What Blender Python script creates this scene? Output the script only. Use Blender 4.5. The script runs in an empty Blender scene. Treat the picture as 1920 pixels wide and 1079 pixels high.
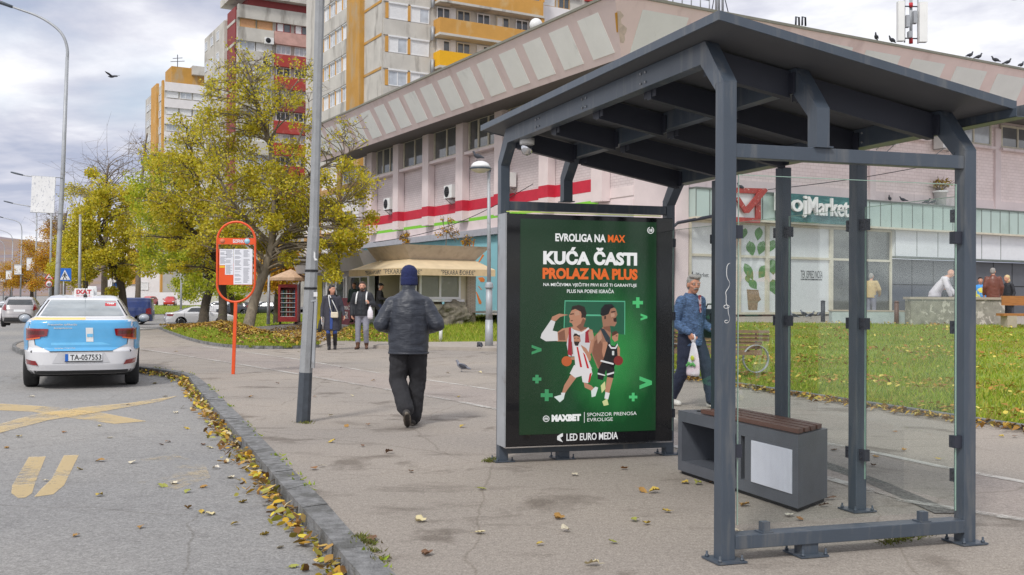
import bpy, math, random
import numpy as np
from mathutils import Vector, Matrix, noise as mnoise
random.seed(7); rng = np.random.default_rng(7)
scn = bpy.context.scene
COL = scn.collection
R = math.radians
# ------------------------------------------------------------------ camera
FPX, CX, CY, CAMH = 1895.0, 960.0, 539.5, 1.4
PITCH, ROLL = 17.5/1895, 0.006
cF = Vector((0, math.cos(PITCH), math.sin(PITCH)))
u0 = Vector((0, -math.sin(PITCH), math.cos(PITCH)))
r0 = Vector((1, 0, 0))
cR = r0*math.cos(ROLL) + u0*math.sin(ROLL)
cU = -r0*math.sin(ROLL) + u0*math.cos(ROLL)
cam = bpy.data.cameras.new('camera'); camo = bpy.data.objects.new('camera', cam); COL.objects.link(camo)
m = Matrix.Identity(4)
for i in range(3):
    m[i][0], m[i][1], m[i][2] = cR[i], cU[i], -cF[i]
m[2][3] = CAMH
camo.matrix_world = m
cam.sensor_width = 36; cam.lens = FPX/1920*36; cam.clip_end = 4000; cam.clip_start = .05
scn.camera = camo
def ray(px, py):
    d = cR*((px-CX)/FPX) - cU*((py-CY)/FPX) + cF
    return d/d.y
def G(px, py, z=0.0):            # photo point -> point of the ground plane at height z
    d = ray(px, py); t = (z-CAMH)/d.z
    return Vector((d.x*t, t, z))
def P(px, py, Y):                # photo point at a known distance
    d = ray(px, py); return Vector((d.x*Y, Y, CAMH+d.z*Y))
# ------------------------------------------------------------------ world + sun
SUN_EL, SUN_AZ = R(48), R(205)   # azimuth clockwise from +Y
W = bpy.data.worlds.new('World'); scn.world = W; W.use_nodes = True
nt = W.node_tree; nt.nodes.clear()
def nn(t, ty, **kw):
    n = t.nodes.new(ty)
    for k, v in kw.items():
        if k.startswith('i_'):
            key = k[2:]; key = int(key) if key.isdigit() else key.replace('_', ' ')
            n.inputs[key].default_value = v
        else: setattr(n, k, v)
    return n
sky = nn(nt, 'ShaderNodeTexSky', sky_type='NISHITA', sun_disc=False, sun_elevation=SUN_EL, sun_rotation=SUN_AZ, air_density=1.2, dust_density=2.0)
bg1 = nn(nt, 'ShaderNodeBackground', i_Strength=0.11); nt.links.new(sky.outputs[0], bg1.inputs[0])
tc = nn(nt, 'ShaderNodeTexCoord'); sp = nn(nt, 'ShaderNodeSeparateXYZ'); nt.links.new(tc.outputs['Generated'], sp.inputs[0])
mx = nn(nt, 'ShaderNodeMath', operation='MAXIMUM', i_1=0.0); nt.links.new(sp.outputs[2], mx.inputs[0])
ad = nn(nt, 'ShaderNodeMath', operation='ADD', i_1=0.16); nt.links.new(mx.outputs[0], ad.inputs[0])
dx = nn(nt, 'ShaderNodeMath', operation='DIVIDE'); dy = nn(nt, 'ShaderNodeMath', operation='DIVIDE')
nt.links.new(sp.outputs[0], dx.inputs[0]); nt.links.new(ad.outputs[0], dx.inputs[1])
nt.links.new(sp.outputs[1], dy.inputs[0]); nt.links.new(ad.outputs[0], dy.inputs[1])
cb = nn(nt, 'ShaderNodeCombineXYZ', i_2=3.1); nt.links.new(dx.outputs[0], cb.inputs[0]); nt.links.new(dy.outputs[0], cb.inputs[1])
n1 = nn(nt, 'ShaderNodeTexNoise', i_Scale=1.15, i_Detail=9.0, i_Roughness=.56, i_Distortion=.25); nt.links.new(cb.outputs[0], n1.inputs['Vector'])
cr = nn(nt, 'ShaderNodeValToRGB'); nt.links.new(n1.outputs[0], cr.inputs[0])
el = cr.color_ramp.elements
el[0].position, el[0].color = .36, (.33, .36, .46, 1)
el[1].position, el[1].color = .70, (.97, .97, .98, 1)
e = el.new(.46); e.color = (.49, .50, .57, 1)
e = el.new(.56); e.color = (.72, .725, .755, 1)
bg2 = nn(nt, 'ShaderNodeBackground', i_Strength=1.0); nt.links.new(cr.outputs[0], bg2.inputs[0])
mp2 = nn(nt, 'ShaderNodeMapping', i_Location=(4.2, 1.7, 0)); nt.links.new(cb.outputs[0], mp2.inputs[0])
n2 = nn(nt, 'ShaderNodeTexNoise', i_Scale=.8, i_Detail=5.0); nt.links.new(mp2.outputs[0], n2.inputs['Vector'])
cr2 = nn(nt, 'ShaderNodeValToRGB'); nt.links.new(n2.outputs[0], cr2.inputs[0])
cr2.color_ramp.elements[0].position, cr2.color_ramp.elements[0].color = .30, (.35, .35, .35, 1)
cr2.color_ramp.elements[1].position, cr2.color_ramp.elements[1].color = .48, (1, 1, 1, 1)
ms = nn(nt, 'ShaderNodeMixShader'); nt.links.new(cr2.outputs[0], ms.inputs[0]); nt.links.new(bg1.outputs[0], ms.inputs[1]); nt.links.new(bg2.outputs[0], ms.inputs[2])
wo = nn(nt, 'ShaderNodeOutputWorld'); nt.links.new(ms.outputs[0], wo.inputs[0])
sl = bpy.data.lights.new('sun', 'SUN'); sl.energy = 1.5; sl.angle = R(10); sl.color = (1, .965, .91)
so = bpy.data.objects.new('sun', sl); COL.objects.link(so)
sd = Vector((math.sin(SUN_AZ)*math.cos(SUN_EL), math.cos(SUN_AZ)*math.cos(SUN_EL), math.sin(SUN_EL)))
so.rotation_euler = (-sd).to_track_quat('-Z', 'Y').to_euler(); so.location = sd*60
scn.view_settings.view_transform = 'Standard'; scn.view_settings.look = 'None'
scn.view_settings.exposure = 0.56; scn.view_settings.gamma = 1.0; scn.view_settings.use_curve_mapping = False
scn.cycles.use_denoising = True; scn.cycles.denoising_prefilter = 'NONE'
scn.cycles.max_bounces = 8; scn.cycles.transparent_max_bounces = 24
# ------------------------------------------------------------------ mesh builder
class MB:
    def __init__(s): s.v = []; s.f = []; s.m = []; s.sm = []
    def add(s, vs, fs, mi=0, smooth=False):
        o = len(s.v); s.v.extend([tuple(x) for x in vs])
        for f in fs: s.f.append(tuple(i+o for i in f)); s.m.append(mi); s.sm.append(smooth)
    def box(s, a, b, mi=0):
        x0, y0, z0 = [min(p, q) for p, q in zip(a, b)]; x1, y1, z1 = [max(p, q) for p, q in zip(a, b)]
        s.add([(x0,y0,z0),(x1,y0,z0),(x1,y1,z0),(x0,y1,z0),(x0,y0,z1),(x1,y0,z1),(x1,y1,z1),(x0,y1,z1)],
              [(0,3,2,1),(4,5,6,7),(0,1,5,4),(1,2,6,5),(2,3,7,6),(3,0,4,7)], mi)
    def fbox(s, o, ex, ey, ez, mi=0):     # box from corner o with edge vectors
        o, ex, ey, ez = Vector(o), Vector(ex), Vector(ey), Vector(ez)
        vs = [o, o+ex, o+ex+ey, o+ey, o+ez, o+ex+ez, o+ex+ey+ez, o+ey+ez]
        fs = [(0,3,2,1),(4,5,6,7),(0,1,5,4),(1,2,6,5),(2,3,7,6),(3,0,4,7)]
        if ex.cross(ey).dot(ez) < 0: fs = [f[::-1] for f in fs]
        s.add(vs, fs, mi)
    def poly(s, pts, mi=0): s.add(pts, [tuple(range(len(pts)))], mi)
    def prism(s, pts, off, mi=0):         # closed polygon extruded by vector off
        n = len(pts); off = Vector(off); p = [Vector(q) for q in pts]
        nrm = Vector((0,0,0))
        for i in range(n): nrm += p[i].cross(p[(i+1) % n])
        fs = [tuple(range(n))[::-1], tuple(range(n, 2*n))] + [(i, (i+1) % n, (i+1) % n+n, i+n) for i in range(n)]
        if nrm.dot(off) < 0: fs = [f[::-1] for f in fs]
        s.add(p+[q+off for q in p], fs, mi)
    def tube(s, path, rad, n=8, mi=0, smooth=True, cap=True, sq=None):
        path = [Vector(p) for p in path]; k = len(path)
        if not hasattr(rad, '__len__'): rad = [rad]*k
        vs = []; up = None
        for i, p in enumerate(path):
            t = (path[min(i+1, k-1)]-path[max(i-1, 0)])
            t = t.normalized() if t.length > 1e-9 else Vector((0,0,1))
            if up is None:
                up = Vector((0,0,1)) if abs(t.z) < .9 else Vector((1,0,0))
            a = (up - t*up.dot(t))
            a = a.normalized() if a.length > 1e-6 else t.orthogonal().normalized()
            b = t.cross(a); up = a
            for j in range(n):
                th = 2*math.pi*j/n; vs.append(p + (a*math.cos(th)+b*math.sin(th))*rad[i])
        fs = [(i*n+j, i*n+(j+1) % n, (i+1)*n+(j+1) % n, (i+1)*n+j) for i in range(k-1) for j in range(n)]
        if cap: fs += [tuple(range(n))[::-1], tuple((k-1)*n+j for j in range(n))]
        s.add(vs, fs, mi, smooth)
    def loft(s, rings, n=16, mi=0, smooth=True):   # rings: (center, rx, ry) horizontal ellipses bottom->top, superellipse
        vs = []
        for c, rx, ry in rings:
            c = Vector(c)
            for j in range(n):
                th = 2*math.pi*j/n; vs.append(c+Vector((rx*math.cos(th), ry*math.sin(th), 0)))
        k = len(rings)
        fs = [(i*n+j, i*n+(j+1) % n, (i+1)*n+(j+1) % n, (i+1)*n+j) for i in range(k-1) for j in range(n)]
        fs += [tuple(range(n))[::-1], tuple((k-1)*n+j for j in range(n))]
        s.add(vs, fs, mi, smooth)
    def ell(s, c, r, M=None, n=14, k=9, mi=0):
        c = Vector(c); r = r if hasattr(r, '__len__') else (r, r, r); vs = []
        for i in range(1, k):
            ph = math.pi*i/k
            for j in range(n):
                th = 2*math.pi*j/n
                q = Vector((r[0]*math.sin(ph)*math.cos(th), r[1]*math.sin(ph)*math.sin(th), -r[2]*math.cos(ph)))
                vs.append(c+(M @ q if M else q))
        b = Vector((0,0,-r[2])); t = Vector((0,0,r[2]))
        vs += [c+(M @ b if M else b), c+(M @ t if M else t)]
        fs = [(i*n+j, i*n+(j+1) % n, (i+1)*n+(j+1) % n, (i+1)*n+j) for i in range(k-2) for j in range(n)]
        L = (k-1)*n
        fs += [(L, (j+1) % n, j) for j in range(n)] + [(L+1, (k-2)*n+j, (k-2)*n+(j+1) % n) for j in range(n)]
        s.add(vs, fs, mi, True)
    def cap(s, p, q, r1, r2, n=12, mi=0):          # tapered capsule
        p, q = Vector(p), Vector(q); d = (q-p); L = d.length
        d = d/L if L > 1e-6 else Vector((0,0,1))
        pts = []; rr = []
        for a in (-90, -60, -30, 0): pts.append(p+d*(r1*math.sin(R(a)))); rr.append(max(r1*math.cos(R(a)), 1e-4))
        for a in (0, 30, 60, 90): pts.append(q+d*(r2*math.sin(R(a)))); rr.append(max(r2*math.cos(R(a)), 1e-4))
        a = d.orthogonal().normalized(); b = d.cross(a); vs = []
        for c, r_ in zip(pts, rr):
            for j in range(n):
                th = 2*math.pi*j/n; vs.append(c+(a*math.cos(th)+b*math.sin(th))*r_)
        k = len(pts)
        fs = [(i*n+j, i*n+(j+1) % n, (i+1)*n+(j+1) % n, (i+1)*n+j) for i in range(k-1) for j in range(n)]
        fs += [tuple(range(n))[::-1], tuple((k-1)*n+j for j in range(n))]
        s.add(vs, fs, mi, True)
    def lathe(s, c, prof, axis=(0,0,1), n=20, mi=0, smooth=True, cap=True):
        c = Vector(c); ax = Vector(axis).normalized(); a = ax.orthogonal().normalized(); b = ax.cross(a); vs = []
        for r_, h in prof:
            for j in range(n):
                th = 2*math.pi*j/n; vs.append(c+ax*h+(a*math.cos(th)+b*math.sin(th))*r_)
        k = len(prof)
        fs = [(i*n+j, i*n+(j+1) % n, (i+1)*n+(j+1) % n, (i+1)*n+j) for i in range(k-1) for j in range(n)]
        if cap: fs += [tuple(range(n))[::-1], tuple((k-1)*n+j for j in range(n))]
        s.add(vs, fs, mi, smooth)
    def bar(s, p, q, w, h, up=(0,0,1), mi=0):
        p, q = Vector(p), Vector(q); d = (q-p).normalized(); up = Vector(up)
        sd_ = d.cross(up); sd_ = sd_.normalized() if sd_.length > 1e-5 else Vector((1,0,0)); u = sd_.cross(d).normalized()
        s.fbox(p-sd_*w/2-u*h/2, sd_*w, q-p, u*h, mi)
    def mesh(s, name, mats):
        me = bpy.data.meshes.new(name)
        me.from_pydata(s.v, [], s.f)
        for mt in (mats if isinstance(mats, (list, tuple)) else [mats]): me.materials.append(mt)
        me.polygons.foreach_set('material_index', s.m); me.polygons.foreach_set('use_smooth', s.sm)
        me.update(); return me
    def build(s, name, mats, parent=None, bevel=0):
        o = bpy.data.objects.new(name, s.mesh(name, mats)); COL.objects.link(o)
        if parent is not None:
            o.parent = parent
            if parent.get('_w'):      # geometry given in world coordinates
                o.location = (-parent.location.x, -parent.location.y, -parent.location.z)
        if bevel:
            b = o.modifiers.new('bevel', 'BEVEL'); b.width = bevel; b.segments = 2; b.limit_method = 'ANGLE'; b.angle_limit = R(40)
        return o
def tag(o, label=None, cat=None, group=None, kind=None):
    if label: o['label'] = label
    if cat: o['category'] = cat
    if group: o['group'] = group
    if kind: o['kind'] = kind
    return o
def thing(name, label, cat, loc=(0,0,0), rz=0, group=None, world=False):
    o = bpy.data.objects.new(name, None); COL.objects.link(o); o.location = loc; o.rotation_euler = (0, 0, rz)
    o.empty_display_size = .2
    if world: o['_w'] = 1
    return tag(o, label, cat, group)
def kids(o): return [c for c in bpy.data.objects if c.parent == o]
def copy_tree(o, parent=None):
    c = o.copy(); COL.objects.link(c)
    if parent is not None: c.parent = parent
    for ch in kids(o): copy_tree(ch, c)
    return c
def struct(name, mb, mt): return tag(mb.build(name, mt), kind='structure')
def raw_mesh(name, V, F, mats, mi=None, smooth=False):
    me = bpy.data.meshes.new(name); V = np.asarray(V, dtype=np.float32); F = np.asarray(F, dtype=np.int32); n, k = F.shape
    me.vertices.add(len(V)); me.vertices.foreach_set('co', V.ravel())
    me.loops.add(n*k); me.loops.foreach_set('vertex_index', F.ravel())
    me.polygons.add(n); me.polygons.foreach_set('loop_start', np.arange(0, n*k, k, dtype=np.int32))
    me.polygons.foreach_set('loop_total', np.full(n, k, dtype=np.int32))
    for q in (mats if isinstance(mats, (list, tuple)) else [mats]): me.materials.append(q)
    if mi is not None: me.polygons.foreach_set('material_index', np.asarray(mi, dtype=np.int32))
    if smooth: me.polygons.foreach_set('use_smooth', np.ones(n, dtype=bool))
    me.update(calc_edges=True); return me
def raw_obj(name, V, F, mats, parent=None, **k):
    o = bpy.data.objects.new(name, raw_mesh(name, V, F, mats, **k)); COL.objects.link(o); o.parent = parent; return o
WS = bpy.data.scenes.new('workshop')     # a side scene where modifiers are evaluated; removed at the end
def bake(mb, name, mats, voxel, smooth=3, wrinkle=0, wf=9, parent=None, wz=1.6):
    tmp = bpy.data.objects.new('tmp', mb.mesh('tmp', mats)); WS.collection.objects.link(tmp)
    r = tmp.modifiers.new('r', 'REMESH'); r.mode = 'VOXEL'; r.voxel_size = voxel
    if smooth: q = tmp.modifiers.new('s', 'SMOOTH'); q.factor = .5; q.iterations = smooth
    vl = WS.view_layers[0]; vl.update(); dg = vl.depsgraph
    me = bpy.data.meshes.new_from_object(tmp.evaluated_get(dg))
    bpy.data.objects.remove(tmp)
    if wrinkle:
        for v in me.vertices:
            c = v.co
            d = mnoise.noise(Vector((c.x*wf, c.y*wf, c.z*wf*wz)))+.5*mnoise.noise(Vector((c.x*wf*2.1, c.y*wf*2.1, c.z*wf*2.6)))
            v.co = c+v.normal*(d*wrinkle)
    me.polygons.foreach_set('use_smooth', [True]*len(me.polygons)); me.name = name
    o = bpy.data.objects.new(name, me); COL.objects.link(o); o.parent = parent; return o
_tc = {}
def text(name, s, parent, mt, org, xd, up, width=None, height=None, depth=.004, bold=.0, align='CENTER'):
    """lettering: mesh text with its centre (or left middle) at org, reading along xd"""
    key = (s, bold)
    if key not in _tc:
        cu = bpy.data.curves.new('txt', 'FONT'); cu.body = s; cu.size = 1; cu.offset = bold; cu.resolution_u = 3
        ob = bpy.data.objects.new('txt', cu); WS.collection.objects.link(ob)
        vl = WS.view_layers[0]; vl.update(); dg = vl.depsgraph; me = bpy.data.meshes.new_from_object(ob.evaluated_get(dg))
        bpy.data.objects.remove(ob)
        V = np.array([v.co[:2] for v in me.vertices]); Fs = [tuple(p.vertices) for p in me.polygons]
        ed = {}
        for f in Fs:
            for i in range(len(f)):
                a, b = f[i], f[(i+1) % len(f)]; ed[(a, b)] = 1
        rim = [e for e in ed if (e[1], e[0]) not in ed]
        _tc[key] = (V, Fs, rim); bpy.data.meshes.remove(me)
    V, Fs, rim = _tc[key]
    mn, mxx = V.min(0), V.max(0); w, h = mxx-mn
    sx = sy = 1
    if width: sx = width/w; sy = sx
    if height:
        sy = height/h
        if not width: sx = sy
    org, xd, up = Vector(org), Vector(xd).normalized(), Vector(up).normalized(); nr = xd.cross(up)
    ox = (mn[0]+w/2) if align == 'CENTER' else mn[0]; oy = mn[1]+h/2
    mb = MB(); vs = []
    for d in (0, depth):
        for x, y in V: vs.append(org+xd*((x-ox)*sx)+up*((y-oy)*sy)+nr*d)
    N = len(V)
    fs = [tuple(i+N for i in f) for f in Fs]+[(a, b, b+N, a+N) for a, b in rim]
    mb.add(vs, fs)
    return mb.build(name, mt, parent)
# ------------------------------------------------------------------ materials
def c4(c): return (c[0], c[1], c[2], 1)
def s2l(r_, g, b):
    f = lambda x: (x/12.92 if x <= .04045 else ((x+.055)/1.055)**2.4)
    return tuple(f(x/255) for x in (r_, g, b))
def mat(name, col, rough=.6, metal=0., var=.12, scale=5., bump=0., bscale=60., col2=None, c2pos=(.55, .68), c2scale=2., emit=0., coat=0., spec=.5, stretch=(1,1,1), coords='Object', streak=None):
    mt = bpy.data.materials.new(name); mt.use_nodes = True; t = mt.node_tree; b = t.nodes['Principled BSDF']
    b.inputs['Roughness'].default_value = rough; b.inputs['Metallic'].default_value = metal
    b.inputs['Specular IOR Level'].default_value = spec
    if coat: b.inputs['Coat Weight'].default_value = coat; b.inputs['Coat Roughness'].default_value = .05
    tc = nn(t, 'ShaderNodeTexCoord'); mp = nn(t, 'ShaderNodeMapping', i_Scale=stretch); t.links.new(tc.outputs[coords], mp.inputs[0])
    n = nn(t, 'ShaderNodeTexNoise', i_Scale=scale, i_Detail=7., i_Roughness=.62); t.links.new(mp.outputs[0], n.inputs['Vector'])
    r_ = nn(t, 'ShaderNodeValToRGB'); t.links.new(n.outputs[0], r_.inputs[0])
    r_.color_ramp.elements[0].position = .3; r_.color_ramp.elements[1].position = .7
    r_.color_ramp.elements[0].color = c4([max(0, x*(1-var)) for x in col]); r_.color_ramp.elements[1].color = c4([min(1, x*(1+var)) for x in col])
    out = r_.outputs[0]
    if col2 is not None:
        n2 = nn(t, 'ShaderNodeTexNoise', i_Scale=c2scale, i_Detail=8., i_Roughness=.6, i_Distortion=.3)
        m2 = nn(t, 'ShaderNodeMapping', i_Scale=streak or (1, 1, 1), i_Location=(3.3, 1.1, 7.7)); t.links.new(tc.outputs[coords], m2.inputs[0]); t.links.new(m2.outputs[0], n2.inputs['Vector'])
        r2 = nn(t, 'ShaderNodeValToRGB'); t.links.new(n2.outputs[0], r2.inputs[0])
        r2.color_ramp.elements[0].position, r2.color_ramp.elements[1].position = c2pos
        r2.color_ramp.elements[0].color = (0,0,0,1); r2.color_ramp.elements[1].color = (1,1,1,1)
        mxn = nn(t, 'ShaderNodeMix', data_type='RGBA'); t.links.new(r2.outputs[0], mxn.inputs[0]); t.links.new(out, mxn.inputs[6]); mxn.inputs[7].default_value = c4(col2)
        out = mxn.outputs[2]
    t.links.new(out, b.inputs['Base Color'])
    if emit: t.links.new(out, b.inputs['Emission Color']); b.inputs['Emission Strength'].default_value = emit
    if bump:
        nb = nn(t, 'ShaderNodeTexNoise', i_Scale=bscale, i_Detail=4.); t.links.new(mp.outputs[0], nb.inputs['Vector'])
        bp = nn(t, 'ShaderNodeBump', i_Strength=bump, i_Distance=.02); t.links.new(nb.outputs[0], bp.inputs['Height']); t.links.new(bp.outputs[0], b.inputs['Normal'])
    return mt
def island_mat(name, ramp, rough=.6, trans=0., var=0.):
    """every separate leaf, blade or book takes its own colour"""
    mt = bpy.data.materials.new(name); mt.use_nodes = True; t = mt.node_tree; b = t.nodes['Principled BSDF']; b.inputs['Roughness'].default_value = rough
    b.inputs['Specular IOR Level'].default_value = .25
    g = nn(t, 'ShaderNodeNewGeometry'); r_ = nn(t, 'ShaderNodeValToRGB'); t.links.new(g.outputs['Random Per Island'], r_.inputs[0])
    el = r_.color_ramp.elements
    while len(el) < len(ramp): el.new(.5)
    for i, c in enumerate(ramp): el[i].position = i/(len(ramp)-1); el[i].color = c4(c)
    t.links.new(r_.outputs[0], b.inputs['Base Color'])
    if trans:
        tr = nn(t, 'ShaderNodeBsdfTranslucent'); t.links.new(r_.outputs[0], tr.inputs[0]); mxs = nn(t, 'ShaderNodeMixShader', i_0=trans)
        t.links.new(b.outputs[0], mxs.inputs[1]); t.links.new(tr.outputs[0], mxs.inputs[2]); t.links.new(mxs.outputs[0], t.nodes['Material Output'].inputs[0])
    return mt
def glass_mat(name, tint=(.93, .97, .95), refl=.9, dirt=.0):
    mt = bpy.data.materials.new(name); mt.use_nodes = True; t = mt.node_tree; t.nodes.remove(t.nodes['Principled BSDF'])
    tr = nn(t, 'ShaderNodeBsdfTransparent', i_Color=c4(tint)); gl = nn(t, 'ShaderNodeBsdfGlossy', i_Roughness=.02)
    fr = nn(t, 'ShaderNodeFresnel', i_IOR=1.5); mu = nn(t, 'ShaderNodeMath', operation='MULTIPLY', i_1=refl); t.links.new(fr.outputs[0], mu.inputs[0])
    ms = nn(t, 'ShaderNodeMixShader'); t.links.new(mu.outputs[0], ms.inputs[0]); t.links.new(tr.outputs[0], ms.inputs[1]); t.links.new(gl.outputs[0], ms.inputs[2])
    last = ms.outputs[0]
    if dirt:
        df = nn(t, 'ShaderNodeBsdfDiffuse', i_Color=(.5, .5, .48, 1)); tc = nn(t, 'ShaderNodeTexCoord')
        nz = nn(t, 'ShaderNodeTexNoise', i_Scale=2.2, i_Detail=9., i_Roughness=.7); t.links.new(tc.outputs['Object'], nz.inputs['Vector'])
        rp = nn(t, 'ShaderNodeValToRGB'); t.links.new(nz.outputs[0], rp.inputs[0]); rp.color_ramp.elements[0].position = .45; rp.color_ramp.elements[1].position = .8
        rp.color_ramp.elements[0].color = (dirt*.5,)*3+(1,); rp.color_ramp.elements[1].color = (dirt*3,)*3+(1,)
        m2 = nn(t, 'ShaderNodeMixShader'); t.links.new(rp.outputs[0], m2.inputs[0]); t.links.new(last, m2.inputs[1]); t.links.new(df.outputs[0], m2.inputs[2]); last = m2.outputs[0]
    t.links.new(last, t.nodes['Material Output'].inputs[0])
    return mt
def brick_mat(name, col, mortar, sx=1., bump=.5, bw=.25, bh=.075, col2=None):
    mt = bpy.data.materials.new(name); mt.use_nodes = True; t = mt.node_tree; b = t.nodes['Principled BSDF']; b.inputs['Roughness'].default_value = .8
    uv = nn(t, 'ShaderNodeUVMap'); br = nn(t, 'ShaderNodeTexBrick', i_Scale=1., i_Color1=c4(col), i_Color2=c4(col2 or [x*.94 for x in col]), i_Mortar=c4(mortar))
    br.inputs['Brick Width'].default_value = bw; br.inputs['Row Height'].default_value = bh; br.inputs['Mortar Size'].default_value = .012; br.inputs['Mortar Smooth'].default_value = .3
    t.links.new(uv.outputs[0], br.inputs['Vector'])
    n = nn(t, 'ShaderNodeTexNoise', i_Scale=1.3, i_Detail=8.); t.links.new(uv.outputs[0], n.inputs['Vector'])
    r_ = nn(t, 'ShaderNodeValToRGB'); t.links.new(n.outputs[0], r_.inputs[0]); r_.color_ramp.elements[0].position = .3; r_.color_ramp.elements[0].color = (.92, .91, .90, 1); r_.color_ramp.elements[1].position = .6
    mm = nn(t, 'ShaderNodeMix', data_type='RGBA', blend_type='MULTIPLY', i_0=1.); t.links.new(br.outputs[0], mm.inputs[6]); t.links.new(r_.outputs[0], mm.inputs[7]); t.links.new(mm.outputs[2], b.inputs['Base Color'])
    bp = nn(t, 'ShaderNodeBump', i_Strength=bump, i_Distance=.02); bp.invert = True; t.links.new(br.outputs['Fac'], bp.inputs['Height']); t.links.new(bp.outputs[0], b.inputs['Normal'])
    return mt
def uvquad(o, fn):
    me = o.data; uv = me.uv_layers.new(name='UVMap')
    for lp in me.loops: uv.data[lp.index].uv = fn(me.vertices[lp.vertex_index].co)

M = {}
M['steel'] = mat('anthracite_paint', s2l(71, 80, 91), .36, 0., .12, 1.6, .03, 60, col2=s2l(102, 104, 106), c2pos=(.52,.74), c2scale=3., streak=(5,5,.6))
M['steel_dark'] = mat('anthracite_dark_and_shade', s2l(46, 49, 60), .5, 0., .08, 2.)  # dark steel parts; for the purlins, under-roof shade put into the colour
M['soffit_steel'] = mat('anthracite_soffit', s2l(84, 86, 90), .6, 0., .08, 1.5)
M['galv'] = mat('galvanised', s2l(165, 168, 172), .5, .2, .12, 4., .05, 80, col2=s2l(120, 112, 105), c2pos=(.58, .75), c2scale=3.)
M['white'] = mat('white_paint', (.72, .72, .72), .45, var=.06)
M['plastic_white'] = mat('white_plastic', (.75, .75, .74), .35, var=.05)
M['black'] = mat('black_rubber', (.018, .018, .02), .75, var=.2)
M['blackgloss'] = mat('black_gloss', (.012, .012, .014), .08, var=.1)
M['chrome'] = mat('chrome', (.7, .7, .72), .15, 1.)
M['skin'] = mat('skin', s2l(205, 150, 125), .55, var=.08, scale=14.)
M['glass'] = glass_mat('shelter_glass', (.968,.985,.977), refl=.15, dirt=.003)
M['winglass'] = mat('window_glass', (.07, .08, .09), .06, var=.3, scale=.7, spec=.8)
M['winlight'] = mat('curtained_glass', (.45, .48, .52), .12, var=.25, scale=1.3, spec=.8)
M['red'] = mat('red_paint', s2l(190, 40, 50), .5)
M['yellowleaf'] = island_mat('fallen_leaf_colours', [s2l(150,108,50), s2l(206,168,48), s2l(214,196,70), s2l(164,164,62), s2l(112,78,44), s2l(190,150,80), s2l(98,70,44), s2l(214,200,160), s2l(204,160,48), s2l(132,98,52), s2l(168,168,76), s2l(120,88,52), s2l(146,108,60), s2l(104,78,50)], .6, .1)
M['litter'] = island_mat('leaf_litter_colours', [s2l(120,85,45), s2l(160,120,60), s2l(200,165,60), s2l(135,100,60), s2l(95,70,45), s2l(190,160,100), s2l(175,170,70)], .8, .1)
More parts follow.
